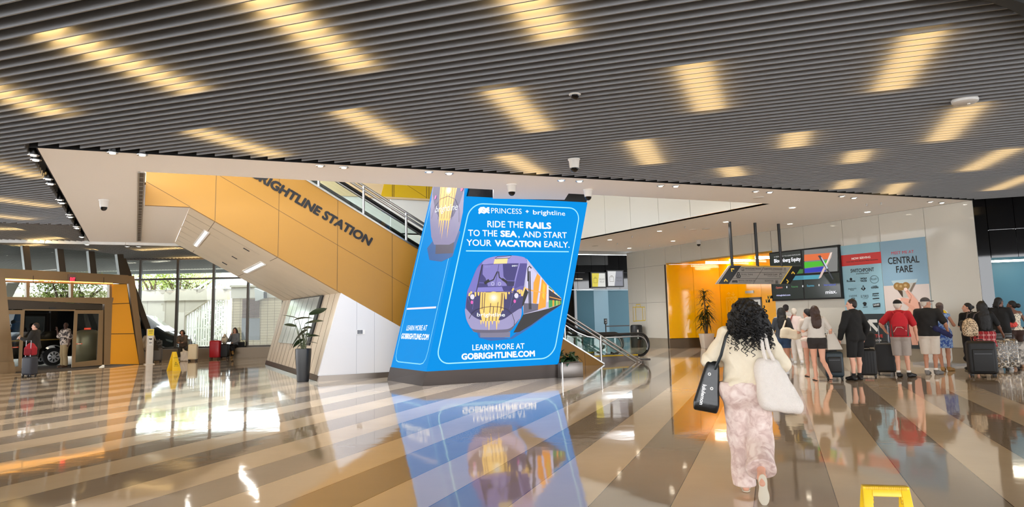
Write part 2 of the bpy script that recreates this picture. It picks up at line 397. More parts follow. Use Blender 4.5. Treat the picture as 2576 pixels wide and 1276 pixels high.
# plenum above the slats (dark), left open over the stair hall
mb = MB()
outer = [Vector((-40, -12, 0)), Vector((34, -12, 0)), Vector((34, 40, 0)), Vector((-40, 40, 0))]
plen = flat_with_hole('ceiling', outer, [p+(p-(H1+H4)/2)*.0 for p in (H1, H3, H4, K2, KB1, KB0)], HS+.52, HS+.56, BLACKV); struct(plen)
# dark gap lining between slats and soffit
mb = MB(); mb.bar(SA+Vector((0, 0, .25))-ed*.1, SC_+Vector((0, 0, .25)), .02, .5); mb.bar(SA+Vector((0, 0, .25)), SF+Vector((0, 0, .25)), .02, .5); mb.bar(SF+Vector((0, 0, .25)), SD_+Vector((0, 0, .25)), .02, .5)
struct(mb.build('trim_2', BLACKV))
# curved dark edge of the round skylight in the far top right
c0, c1, c2 = at(2425, -2, HS-.05), at(2510, 12, HS-.05), at(2590, 52, HS-.05)
i0, i1, i2 = at(2530, -4, HS-.05), at(2562, 4, HS-.05), at(2590, 14, HS-.05)
def arc(a, b, c, n=14): return [a*(1-t)*(1-t)+(b*2-(a+c)*.5)*2*t*(1-t)+c*t*t for t in [i/(n-1) for i in range(n)]]
ao, ai = arc(c0, c1, c2), arc(i0, i1, i2); e0 = (ao[0]-ao[1])*6; e1 = (ao[-1]-ao[-2])*8
ao = [ao[0]+e0]+ao+[ao[-1]+e1]; ai = [ai[0]+e0]+ai+[ai[-1]+e1]
mb = MB(); n = len(ao)
mb.add(ao+ai+[p+Vector((0, 0, .25)) for p in ao]+[p+Vector((0, 0, .25)) for p in ai], [[i, i+1, n+i+1, n+i] for i in range(n-1)]+[[i, i+1, 2*n+i+1, 2*n+i] for i in range(n-1)]+[[n+i, n+i+1, 3*n+i+1, 3*n+i] for i in range(n-1)])
struct(mb.build('trim_3', BLACK))
mb = MB().poly([p+Vector((0, 0, .1)) for p in ai]+[ai[-1]+Vector((6, -4, .1)), ai[0]+Vector((4, -7, .1))]); struct(mb.build('ceiling', mat('skylight_white', (240, 240, 236), .8)))

# ---- white glass wall on the right with the yellow lift recess
WTOP = HS; tL = w_t(1581, 760); tR = w_t(2447, 520)
jx = [tL]+[w_t(x, y) for x, y in ((1622.7, 700), (1673.5, 650))]
rec0, rec1 = w_t(1681, 780), w_t(1946, 690); RZ = W.uv(1676, 666)[1]
ups = [w_t(x, y) for x, y in ((1713, 640), (1763, 630), (1832, 615), (1892, 610), (1938.5, 600))]
rts = [w_t(x, y) for x, y in ((2020, 580), (2118, 575), (2210, 550), (2323, 535))]+[tR]
BB = .42                                               # stone base course
mb = MB()
def panel(mb, pl, u0, v0, u1, v1, k=0.0, d=.03, gap=.006): slab_uv(mb, pl, [(u0+gap, v0+gap), (u1-gap, v0+gap), (u1-gap, v1-gap), (u0+gap, v1-gap)], d, k)
for a, b in zip(jx, jx[1:]): panel(mb, W, a, BB, b, 2.0); panel(mb, W, a, 2.0, b, RZ); panel(mb, W, a, RZ, b, WTOP)
xs = [jx[-1]]+ups+[rec1]
for a, b in zip(xs, xs[1:]): panel(mb, W, a, RZ, b, WTOP)
panel(mb, W, jx[-1], BB, rec0, RZ)
xs = [rec1]+rts
for a, b in zip(xs, xs[1:]): panel(mb, W, a, BB, b, WTOP)
mb.mi = 1
slab_uv(mb, W, [(tL, 0), (rec0, 0), (rec0, WTOP), (tL, WTOP)], .1, -.031); slab_uv(mb, W, [(rec1, 0), (tR, 0), (tR, WTOP), (rec1, WTOP)], .1, -.031); slab_uv(mb, W, [(rec0, RZ), (rec1, RZ), (rec1, WTOP), (rec0, WTOP)], .1, -.031)
struct(mb.build('wall_right', [WGLASS, JOINTG]))
STONE = mat('stone_base', (150, 140, 124), .22, noise=.1, nscale=3)
mb = MB(); slab_uv(mb, W, [(tL, 0), (rec0, 0), (rec0, BB), (tL, BB)], .035, .004); slab_uv(mb, W, [(rec1, 0), (tR, 0), (tR, BB), (rec1, BB)], .035, .004)
struct(mb.build('baseboard_right', STONE))
# recess
RD0 = W.pt(rec0, 0); RC = at(1820, 873.0); REC = Plane(RD0, RC); RB = Plane(RC, RC+W.d)
rl = (RC-RD0).length; rb_len = rec1-rec0+2.5
mb = MB()
for a, b in ((0, rl*.5), (rl*.5, rl)): panel(mb, REC, a, .42, b, RZ)
rbx = [0, RB.uv(1858, 760)[0], RB.uv(1916, 750)[0], rb_len]
zel = RB.uv(1885, 749)[1]
panel(mb, RB, rbx[0], .42, rbx[1], RZ); panel(mb, RB, rbx[1], zel, rbx[2], RZ); panel(mb, RB, rbx[2], .42, rbx[3], RZ)
c = [RD0, RC, RB.pt(rb_len, 0), W.pt(rec1, 0)]
mb.prism([Vector((p.x, p.y, RZ)) for p in c], (0, 0, .06))
mb.mi = 1; slab_uv(mb, REC, [(-.06, 0), (rl+.1, 0), (rl+.1, RZ), (-.06, RZ)], .05, -.031); slab_uv(mb, RB, [(-.15, 0), (rb_len, 0), (rb_len, RZ), (-.15, RZ)], .05, -.031)
struct(mb.build('wall_recess', [YELG, JOINT]))
mb = MB(); slab_uv(mb, REC, [(0, 0), (rl, 0), (rl, .4), (0, .4)], .035, .004); slab_uv(mb, RB, [(0, 0), (rbx[1], 0), (rbx[1], .4), (0, .4)], .035, .004); slab_uv(mb, RB, [(rbx[2], 0), (rb_len, 0), (rb_len, .4), (rbx[2], .4)], .035, .004)
struct(mb.build('baseboard_recess', mat('bronze_base', (92, 74, 52), .3, .5)))
el = thing('elevator', 'stainless steel lift doors set in the yellow recess wall', 'elevator', RB.pt((rbx[1]+rbx[2])/2, 0))
mb = MB()
for a, b in ((rbx[1], rbx[1]+.07), (rbx[2]-.07, rbx[2])): slab_uv(mb, RB, [(a, 0), (b, 0), (b, zel), (a, zel)], .06, .02)
slab_uv(mb, RB, [(rbx[1], zel-.09), (rbx[2], zel-.09), (rbx[2], zel), (rbx[1], zel)], .06, .02); mb.build('frame', DSTEEL, el)
mm = (rbx[1]+rbx[2])/2
for a, b in ((rbx[1]+.07, mm-.004), (mm+.004, rbx[2]-.07)): slab_uv(MB(), RB, [(a, 0), (b, 0), (b, zel-.09), (a, zel-.09)], .03, -.01).build('door_panel', STEEL, el)
u0, v0 = RB.uv(1876, 738.5); u1, v1 = RB.uv(1896.5, 731)
mb = slab_uv(MB(), RB, [(u0, v0), (u1, v0), (u1, v1), (u0, v1)], .03, .03); fi = mb.build('floor_indicator', STEEL, el)
mb = slab_uv(MB(), RB, [(u0+.1, v0+.05), (u1-.1, v0+.05), (u1-.1, v1-.05), (u0+.1, v1-.05)], .01, .035); mb.build('display', BLACK, fi)
a = Art(lambda u, v, k: RB.pt(u, v, k), .012)           # raised outline drawing of a lift car
YL = (255, 206, 60)
def zz(x, y): return RB.uv(*z8(x, y))
a.line([zz(628, 712), zz(722, 702), zz(735, 845), zz(635, 855)], .05, YL, True)
for x0 in (648, 680, 710):
    a.line([(zz(x0, 728)[0]+.07*math.cos(t), zz(x0, 728)[1]+.07*math.sin(t)) for t in [i*math.pi/6 for i in range(12)]], .03, YL, True)
for x0 in (650, 684, 716):
    a.line([zz(x0-8, 752), zz(x0-6, 790), zz(x0-11, 800), zz(x0-8, 842), zz(x0+10, 840), zz(x0+11, 798), zz(x0+7, 790), zz(x0+6, 750)], .03, YL, True)
a.line([zz(655, 692), zz(653, 662)], .035, YL); a.line([zz(636, 678), zz(653, 660), zz(668, 674)], .035, YL)
a.line([zz(694, 655), zz(697, 690)], .035, YL); a.line([zz(680, 676), zz(697, 690), zz(710, 672)], .035, YL)
tag(a.build('wall_graphic', attr_mat('ink_paint', 0, .3)), 'raised yellow outline of a lift and arrows beside the lift doors', 'wall graphic')
LIT = mat('lamp_white', (255, 240, 214), .5, emit=(255, 240, 214), es=15.0)
LITC = mat('lamp_cool', (255, 250, 244), .5, emit=(255, 250, 240), es=9.0)
for i, (p, q) in enumerate((((1775.5, 661), (1834, 661)), ((1835, 655.5), (1894, 655.5)), ((1900, 648.5), (1943, 648)), ((1677, 673.5), (1706, 673)))):
    A, B = at(p[0], p[1], RZ), at(q[0], q[1], RZ)
    tag(MB().bar(A-Vector((0, 0, .03)), B-Vector((0, 0, .03)), .05, .03).build('linear_light', LIT), 'thin white line light in the yellow recess ceiling, %s from its front left corner' % ('second', 'third', 'fourth', 'first')[i], 'light', 'line lights over the lift')

# ---- black tiled pier and header and blue wall on the far right
pd = (GB+BH*1-GB); RP = Plane((SC_.x, SC_.y), (SC_.x+BH.x, SC_.y+BH.y))
uu = lambda x, y: RP.uv(x, y)
hz = uu(2530, 648)[1]; u_p = uu(2492, 640)[0]
mb = MB(); slab_uv(mb, RP, [(.02, 0), (u_p, 0), (u_p, WTOP+.3), (.02, WTOP+.3)], .5)
cols = [u_p, uu(2552, 560)[0], uu(2552, 560)[0]+1.0, uu(2552, 560)[0]+2.2, 9]
for a, b in zip(cols, cols[1:]):
    for z0, z1 in ((hz, hz+.75), (hz+.75, WTOP+.3)): panel(mb, RP, a, z0, b, z1, .05, .3, .006)
struct(mb.build('wall_right', BLKTILE))
RQ = RP.off(-1.2); BLUE = mat('blue_glass_wall', (72, 132, 156), .5, noise=.04, nscale=1)
mb = MB(); slab_uv(mb, RQ, [(0, 0), (10, 0), (10, hz+.3), (0, hz+.3)], .1); struct(mb.build('wall_right', BLUE))
tag(slab_uv(MB(), RP, [(u_p+.05, hz-.1), (u_p+.9, hz-.1), (u_p+.9, hz-.05), (u_p+.05, hz-.05)], .05, -.3).build('linear_light', LIT), 'thin warm line light over the blue wall at the far right', 'light')

# ---- baggage pick-up front behind the escalators
GP = Plane(at(1450, 868), at(1450, 868)+Vector((bd.x, bd.y, 0))); g = lambda x, y: GP.uv(x, y)
gl, gr = g(1380, 700)[0], g(1592, 700)[0]; gz0, gz1 = g(1500, 729)[1], HS+.2
mb = MB(); n = 6
for i in range(-3, n):
    a = gl+(gr-gl)*i/n; b = gl+(gr-gl)*(i+1)/n
    for z0, z1 in ((gz0, gz0+(HS-gz0)*.55), (gz0+(HS-gz0)*.55, gz1)): panel(mb, GP, a, z0, b, z1, 0, .2, .008)
slab_uv(mb, GP, [(gl-3.5, gz0+.01), (gr+.3, gz0+.01), (gr+.3, gz1), (gl-3.5, gz1)], .1, -.21); slab_uv(mb, GP, [(gl-3, 0), (g(1452, 790)[0], 0), (g(1452, 790)[0], gz0), (gl-3, gz0)], .3)
struct(mb.build('wall_back', BLKTILE))
GQ = GP.off(-1.5); q0, q1, q2 = g(1452, 790)[0], g(1501, 790)[0], g(1553, 790)[0]
mb = MB(); slab_uv(mb, GP, [(q0, 0), (q1, 0), (q1, gz0), (q0, gz0)], .05, -.25)
mb.prism([GP.pt(q1, 0, -.3), GP.pt(q2, 0, -.9), GP.pt(q2, gz0, -.9), GP.pt(q1, gz0, -.3)], -GP.n*.05); mb.prism([GP.pt(q2, 0, -.9), GP.pt(gr+2, 0, -1.1), GP.pt(gr+2, gz0, -1.1), GP.pt(q2, gz0, -.9)], -GP.n*.05)
struct(mb.build('wall_back', mat('blue_booth', (56, 112, 134), .5, noise=.05, nscale=1)))
struct(slab_uv(MB(), GP, [(q0, gz0-.05), (gr+.5, gz0-.05), (gr+.5, gz0), (q0, gz0)], .06, .03).build('trim_4', mat('booth_edge', (110, 124, 130), .3, .6)))
ART_E = attr_mat('ink_screen', .63); ART_P = attr_mat('ink_print', 0, .35); ART_M = attr_mat('ink_matte', 0, .6)
for nm, (x0, y0, x1, y1), colr, lab in (('left', (1487, 722, 1519, 688), (206, 190, 60), 'wall screen with yellow half and suitcase outline above the blue booth'), ('right', (1527, 720, 1563, 683), (150, 140, 150), 'wall screen with white and grey slanted halves above the blue booth')):
    u0, v0 = g(x0, y0); u1, v1 = g(x1, y1); s = thing('wall_screen', lab, 'screen', GP.pt((u0+u1)/2, (v0+v1)/2), group='screens over the booth')
    slab_uv(MB(), GP, [(u0-.06, v0-.06), (u1+.06, v0-.06), (u1+.06, v1+.06), (u0-.06, v1+.06)], .08, .12).build('bezel', BLACK, s)
    a = Art(lambda u, v, k: GP.pt(u, v, k), .125, .001); w = u1-u0; h = v1-v0
    a.rect(u0, v0, u1, v1, (206, 206, 200) if nm == 'left' else (120, 122, 132))
    a.poly([(u0, v0), (u0+w*.42, v0), (u0+w*.55, v1), (u0, v1)], colr if nm == 'left' else (206, 206, 206))
    a.line([(u0+w*.12, v0+h*.3), (u0+w*.38, v0+h*.3), (u0+w*.38, v0+h*.62), (u0+w*.12, v0+h*.62)], .02, (90, 80, 40), True); a.line([(u0+w*.2, v0+h*.62), (u0+w*.2, v0+h*.7), (u0+w*.3, v0+h*.7), (u0+w*.3, v0+h*.62)], .02, (90, 80, 40))
    a.text('BAGGAGE', u0+w*.56, v0+h*.5, u0+w*.95, h*.12, (90, 90, 90)); a.text('PICK-UP', u0+w*.58, v0+h*.3, u0+w*.9, h*.12, (90, 90, 90)); a.build('display', ART_E, s)

# ---- stair block: yellow cladding, pale base wall, leaning end face, planked underside
y_uv = lambda *q: YP.uv(*q)
tl0 = y_uv(366, 475)[0]; A1 = y_uv(478, 520); A2 = y_uv(858, 737); T1 = y_uv(768, 451); T2 = y_uv(1520, 917)
sl = (A2[1]-A1[1])/(A2[0]-A1[0]); st = (T2[1]-T1[1])/(T2[0]-T1[0])
tb0 = A2[0]-A2[1]/sl; lowz = lambda t: A2[1]+(t-A2[0])*sl; topz = lambda t: T1[1]+(t-T1[0])*st
tt0 = T1[0]-T1[1]/st; TMAXZ = 7.2; ttop = T1[0]+(TMAXZ-T1[1])/st
mb = MB(); slab_uv(mb, YP, [(tl0, HS-.01), (A1[0], HS-.01), (tb0, 0), (tt0, 0), (ttop, TMAXZ), (tl0, TMAXZ)], .12)
mb.mi = 1
jw = .0045
for x, y in ((543, 480), (701, 550), (849, 600), (986.5, 640), (1130, 740), (1250, 780), (1472, 910)):
    t = y_uv(x, y)[0]; z0, z1 = max(lowz(t), 0), min(topz(t), TMAXZ)
    if x < 560: z0 = HS-.01 if t < A1[0] else lowz(t)
    slab_uv(mb, YP, [(t-jw, z0), (t+jw, z0), (t+jw, z1), (t-jw, z1)], .004, .002)
m1, m2 = y_uv(552.6, 442), y_uv(986, 697); ms = (m2[1]-m1[1])/(m2[0]-m1[0])
def dline(t0, z0, t1, z1): slab_uv(mb, YP, [(t0, z0-jw), (t1, z1-jw), (t1, z1+jw), (t0, z0+jw)], .004, .002)
dline(m1[0]-2, m1[1]-2*ms, m2[0]+2.6, m2[1]+2.6*ms)
dline(A1[0], A1[1], tl0, A1[1]+(tl0-A1[0])*sl)
struct(mb.build('wall_stair', [YEL, JOINT]))
mb = MB(); slab_uv(mb, YP, [(0, .14), (tb0-.14/abs(sl)*1.0, .14), (A2[0], A2[1])], .1); mb.mi = 1
for x in (897, 942): 
    t = y_uv(x, 850)[0]; slab_uv(mb, YP, [(t-.005, .14), (t+.005, .14), (t+.005, lowz(t)), (t-.005, lowz(t))], .004, .0015)
struct(mb.build('wall_stair', [mat('pale_wall', (214, 214, 216), .4), mat('joint_pale', (170, 172, 178), .8)]))
bk = lambda P: P-YP.n*BACKN
e0, e1 = YP.pt(0, 0), YP.pt(A2[0], A2[1]); e0b, e1b = at(668, 917), BP.hit(712, 757)
PLANK = mat('pale_planks', (212, 196, 172), .42, noise=.1, nscale=1.2); PLJ = mat('plank_joint', (120, 104, 84), .8)
mb = MB(); EN = (e1-e0).cross(e0b-e0).normalized(); EN = EN if EN.x < 0 else -EN
mb.prism([e0, e1, e1b, e0b], -EN*.1); mb.mi = 1
for i in range(1, 14):
    f = i/14; p, q = e0.lerp(e0b, f)+EN*.003, e1.lerp(e1b, f)+EN*.003; mb.bar(p, q, .012, .004, EN)
struct(mb.build('wall_stair', [PLANK, PLJ]))
mb = MB()
k1, k2, k1b, k2b = YP.pt(*A1), YP.pt(*A2), BP.hit(440, 612), BP.hit(712, 757)
UN = (k2-k1).cross(k1b-k1).normalized(); UN = UN if UN.z < 0 else -UN
mb.prism([k1, k2, k2b, k1b], -UN*.1); mb.mi = 1
for i in range(1, 7):
    f = i/7; mb.bar(k1.lerp(k1b, f)+UN*.002, k2.lerp(k2b, f)+UN*.002, .014, .004, UN)
for x, y, xb, yb in ((541.5, 555, 482, 632), (700, 645, 595, 693)):
    f = (YP.uv(x, y)[0]-A1[0])/(A2[0]-A1[0]); mb.bar(k1.lerp(k2, f)+UN*.003, k1b.lerp(k2b, f)+UN*.003, .016, .004, UN)
struct(mb.build('ceiling_stair', [PLANK, PLJ]))
def onto(x, y, P, N):                                    # any plane through P with normal N
    r = Vector(ray(x, y)); o = Vector((0, 0, EYE)); return o+r*((P-o).dot(N)/r.dot(N))
z4 = Zm(3.481, 340, 420)
for i, q in enumerate((((610, 553), (646, 572), (546, 697), (514, 680)), ((1105, 829), (1142, 851), (985, 927), (943, 913)))):
    c = [onto(*z4(*a), k1, UN) for a in q]; L = thing('ceiling_light', ('long white recessed light in the stair underside, upper one', 'long white recessed light in the stair underside, lower one')[i], 'light', sum(c, Vector())/4, group='lights under the stair')
    MB().prism([p+UN*.012 for p in c], -UN*.03).build('diffuser', LITC, L); mb = MB()
    for j in range(4): mb.bar(c[j]+UN*.01, c[(j+1) % 4]+UN*.01, .05, .03, UN)
    mb.build('frame', WHITE, L)
for i, (x, y) in enumerate(((620, 628), (590, 648), (565, 663))):
    P = onto(x, y, k1, UN); tag(MB().box(P+UN*.004, (.09, .035, .012), (k2-k1).normalized(), UN.cross((k2-k1).normalized()), UN).build('sprinkler_slot', BLACK), 'small black slot in the planked stair underside, %s one' % ('nearest', 'middle', 'farthest')[i], 'vent', 'slots under the stair')
mb = MB(); slab_uv(mb, YP, [(0.0, 0), (tb0, 0), (tb0, .14), (.03, .14)], .03, .02); mb.prism([e0+EN*.02, e0.lerp(e1, .062)+EN*.02, e0b.lerp(e1b, .062)+EN*.02, e0b+EN*.02], -EN*.03)
struct(mb.build('baseboard_stair', mat('steel_base', (120, 112, 104), .3, .7)))
# framed strip panel on the end face
f = [onto(*z5(*a), e0, EN) for a in ((440, 250), (800, 200), (640, 775), (290, 740))]
pn = thing('wall_panel', 'black framed panel of pale glass strips on the leaning end of the stair', 'panel', f[3])
MB().prism([p+EN*.05 for p in (f[0]+(f[0]-f[1])*.02, f[1], f[2], f[3])], -EN*.06).build('frame', BLACK, pn)
for i in range(6):
    a, b = i/6*.94+.006, (i+1)/6*.94-.006
    MB().prism([p+EN*.06 for p in (f[3].lerp(f[2], a), f[3].lerp(f[2], b), f[0].lerp(f[1], b)-(f[1]-f[2])*.02, f[0].lerp(f[1], a)-(f[1]-f[2])*.02)], -EN*.012).build('glass_strip', mat('strip_glass', (176, 180, 176), .12, noise=.12, nscale=1.5), pn)
# outlet
u0, v0 = y_uv(*z5(1172, 645)); u1, v1 = y_uv(*z5(1265, 590))
oo = thing('wall_outlet', 'white double power outlet on the pale wall under the stair', 'outlet', YP.pt((u0+u1)/2, (v0+v1)/2)); slab_uv(MB(), YP, [(u0, v0), (u1, v0), (u1, v1), (u0, v1)], .02, .015).build('cover_plate', WHITE, oo)
for i in range(2):
    for j in range(2):
        uc, vc = u0+(u1-u0)*(.22+.34*i), v0+(v1-v0)*(.33+.36*j); slab_uv(MB(), YP, [(uc-.035, vc-.03), (uc+.035, vc-.03), (uc+.035, vc+.03), (uc-.035, vc+.03)], .004, .018).build('socket', DSTEEL, oo)
# lettering on the cladding
b0 = y_uv(632, 443); b1 = y_uv(928.5, 618.5); n1 = y_uv(938, 599.5)
tv = Vector((b1[0]-b0[0], b1[1]-b0[1])); tlen = tv.length; tv.normalize(); nv = Vector((-tv.y, tv.x)); cap = (Vector(n1)-Vector(b1)).dot(nv)
a = Art(lambda u, v, k: YP.pt(b0[0]+tv.x*u+nv.x*v, b0[1]+tv.y*u+nv.y*v, k), .012)
a.text('BRIGHTLINE STATION', 0, 0, tlen, cap, (10, 11, 13), .05)
tag(a.build('wall_lettering', ART_M), 'black capital lettering running down the yellow stair wall', 'lettering')

# ---- upper hall seen through the opening
mb = MB(); ho = Vector((H4d.y, -H4d.x, 0))*-.04; FP = Plane((H3.x+ho.x, H3.y+ho.y), (H4.x+ho.x, H4.y+ho.y)); L = (H4-H3).length
xs = [FP.uv(x, y)[0] for x, y in ((1915, 512), (1837, 510), (1735, 510), (1655, 510), (1584, 500), (1520, 500))]
d_ = abs(xs[-1]-xs[-2]); xs = sorted(xs)
while xs[-1] < L: xs.append(xs[-1]+1.9)
for a, b in zip(xs, xs[1:]):
    for z0, z1 in ((HS-.02, HS+2.6), (HS+2.6, HS+5)):
        g0 = .006; mb.prism([FP.pt(a+g0, z0+g0), FP.pt(b-g0, z0+g0), FP.pt(b-g0, z1-g0), FP.pt(a+g0, z1-g0)], Vector((.04*H4d.y, -.04*H4d.x, 0)))
jo = Vector((.045*H4d.y, -.045*H4d.x, 0)); mb.mi = 1; mb.prism([FP.pt(0, HS)+jo, FP.pt(L, HS)+jo, FP.pt(L, HS+5)+jo, FP.pt(0, HS+5)+jo], Vector((.3*H4d.y, -.3*H4d.x, 0)))
struct(mb.build('wall_upper', [WGLASS, JOINTG]))
BQ = YP.off(-BACKN-.6); bz = BQ.uv(1030, 502)[1]; bx0 = BQ.uv(963, 480)[0]; bx1 = BQ.uv(935, 480)[0]
mb = MB()
for i in range(-6, 8): panel(mb, BQ, i*2.4, HS-.1, i*2.4+2.4, bz, 0, .05)
mb.mi = 1; slab_uv(mb, BQ, [(bx0-.1, bz+.06), (26, bz+.06), (26, 10), (bx0+.8, 10)], .1, .05)
mb.mi = 2; slab_uv(mb, BQ, [(-16, bz), (bx0-.1, bz), (bx0+.8, 10), (-16, 10)], .1, .04); slab_uv(mb, BQ, [(bx0-.6, bz-.02), (26, bz-.02), (26, bz+.06), (bx0-.6, bz+.06)], .12, .06)
mb.mi = 3
for x, y0, x1, y1 in ((986, 465, 986, 500), (990, 465, 990, 500), (1072, 470, 1072, 500), (1078, 470, 1078, 500), (1024, 467, 1072, 498)):
    a, b = BQ.uv(x, y0), BQ.uv(x1, y1); slab_uv(mb, BQ, [(b[0]-.01, b[1]), (b[0]+.01, b[1]), (a[0]+.01, a[1]), (a[0]-.01, a[1])], .01, .056)
struct(mb.build('wall_upper', [mat('upper_white', (226, 228, 226), .2), mat('upper_yellow', (214, 178, 24), .4), mat('upper_cream', (214, 190, 150), .5), JOINT]))
cen = (H1+H3+H4+K2)/4; rf = [cen+(p-cen)*1.25 for p in (H1, H3, H4, K2)]
mb = MB(); mb.prism([Vector((p.x, p.y, HS+5.0)) for p in (rf[0].lerp(rf[1], .34), rf[1], rf[2], rf[3].lerp(rf[2], .34))], (0, 0, .2)); struct(mb.build('ceiling', WHITE))  # unseen partial roof, added to cut the sky light on the upper walls
mb = MB(); SQ = Plane((H1.x, H1.y), (H3.x, H3.y))
mb.prism([H1+Vector((0, 0, .5)), H3+Vector((0, 0, .5)), H3+Vector((0, 0, 5)), H1+Vector((0, 0, 5))], Vector((sdn.x*.1, sdn.y*.1, 0))); struct(mb.build('wall_upper', WHITE))

# ---- curtain wall and ledge at the back left
WW = Plane(at(494.5, 903), at(668.5, 898.6)); WG = WW.off(-.4); LEDGE = .44
w_u = lambda x, y: WG.uv(x, y)[0]
u_l, u_r = w_u(352, 760), w_u(700, 800)+9
mb = MB(); slab_uv(mb, WW, [(u_l-1.2, 0), (u_r, 0), (u_r, LEDGE), (u_l-1.2, LEDGE)], .5); struct(mb.build('trim_5', mat('ledge_bronze', (118, 100, 76), .4, .2)))
zt = WG.uv(445, 702)[1]; ztop = HS+.02
wn = MB(); mx = [w_u(354, 650), w_u(446, 702), w_u(535, 765), w_u(622, 790), w_u(700, 800)+.2]
mx += [mx[-1]+1.6*i for i in range(1, 6)]
for u in mx: slab_uv(wn, WG, [(u-.05, LEDGE), (u+.05, LEDGE), (u+.05, ztop), (u-.05, ztop)], .14)
for z in (LEDGE+.03, zt, ztop-.04): slab_uv(wn, WG, [(u_l-1, z-.04), (mx[-1], z-.04), (mx[-1], z+.04), (u_l-1, z+.04)], .12, -.01)
w1 = struct(wn.build('window_1', DARKBR)); ORG[w1.name] = (Vector((0, 0, 0)), 0)
for a, b in zip([u_l-1]+mx, mx):
    for z0, z1 in ((LEDGE, zt), (zt, ztop)): slab_uv(MB(), WG, [(a+.05, z0), (b-.05, z0), (b-.05, z1), (a+.05, z1)], .012, -.06).build('pane', PANE, w1)
# ---- leaning entrance front at the left
SP = Plane(at(*z2(95, 1195)), at(364, 916)); s = lambda *q: [z2(*a) for a in q]
mb = MB()
slab(mb, SP, s((-900, 185), (0, 270), (1135, 330), (1135, 405), (1010, 400), (0, 355), (-900, 300)), .35, .12)     # header beam
slab(mb, SP, s((1135, 335), (1192, 335), (1292, 1120), (1240, 1120)), .5, .06)               # right leaning pier
slab(mb, SP, s((-130, 330), (8, 340), (98, 1230), (-130, 1250)), .4, .5)                    # left leaning pier
slab(mb, SP, s((-130, 1095), (80, 1098), (98, 1232), (-130, 1255)), .5, .62)
slab(mb, SP, s((1010, 540), (1000, 585), (980, 1128), (925, 1128), (932, 585), (20, 545), (20, 525), (1010, 528)), .25, .02)
mb.mi = 1; slab(mb, SP, s((285, 335), (291, 335), (291, 400), (285, 400)), .01, .123); slab(mb, SP, s((912, 350), (917, 350), (917, 402), (912, 402)), .01, .123)
slab(mb, SP, s((20, 545), (915, 590), (915, 636), (20, 630)), .2, .0)
struct(mb.build('wall_left', [BRONZE, DARKBR]))
mb = MB(); slab(mb, SP, s((1000, 410), (1130, 408), (1152, 576), (1000, 582)), .1); slab(mb, SP, s((1000, 588), (1154, 582), (1195, 847), (990, 850)), .1); slab(mb, SP, s((990, 856), (1196, 853), (1240, 1122), (980, 1122)), .1)
mb.mi = 1; slab(mb, SP, s((1000, 405), (1135, 405), (1245, 1125), (978, 1125)), .1, -.03)
struct(mb.build('wall_left', [mat('yellow_entrance', (226, 158, 30), .4), BLACK]))
# clerestory
zt0 = 4.4
def seg(nm, bars, panes, m=DARKBR):
    o = MB()
    for q in bars: slab(o, SP, s(*q), .25, -.02)
    o = struct(o.build(nm, m)); ORG[o.name] = (Vector((0, 0, 0)), 0)
    for q in panes: slab(MB(), SP, s(*q), .012, -.12).build('pane', PANE, o)
    return o
cb = [((200, 60), (262, 65), (288, 290), (226, 285)), ((510, 90), (568, 95), (592, 305), (534, 300)), ((790, 110), (845, 115), (868, 325), (812, 320)), ((1046, 140), (1102, 140), (1130, 340), (1072, 335)),
      ((-120, 30), (-60, 36), (-30, 270), (-90, 268)), ((-460, 0), (-390, 6), (-360, 250), (-430, 248))]
seg('window_2', cb, [((-60, 40), (203, 60), (228, 285), (-30, 275)), ((262, 65), (512, 90), (536, 300), (286, 290)), ((568, 95), (792, 110), (815, 318), (590, 305)), ((845, 115), (1048, 140), (1074, 335), (866, 325)), ((-390, 0), (-120, 30), (-90, 270), (-360, 255))])
w3 = seg('window_3', [((236, 385), (270, 387), (265, 530), (238, 528)), ((632, 392), (660, 394), (652, 535), (634, 534)), ((978, 405), (1008, 405), (1000, 545), (978, 543)), ((0, 520), (1000, 535), (1000, 548), (20, 545)), ((0, 372), (1010, 400), (1010, 412), (0, 388))],
     [((0, 380), (240, 388), (240, 525), (14, 522)), ((268, 390), (634, 395), (634, 532), (266, 528)), ((658, 398), (980, 406), (978, 538), (655, 533))], BRONZE)
u0, v0 = SP.uv(*z2(484, 473)); u1, v1 = SP.uv(*z2(416, 440))
for i, ch in enumerate('600'):                            # seen from behind, so mirrored
    a = Art(lambda u, v, k: SP.pt(u, v, k-.112), .0); a.text(ch, u0+(u1-u0)*(i/3+.03), v0, u0+(u1-u0)*((i+1)/3-.03), v1-v0, (40, 40, 40)); a.build('digit', ART_M, w3)
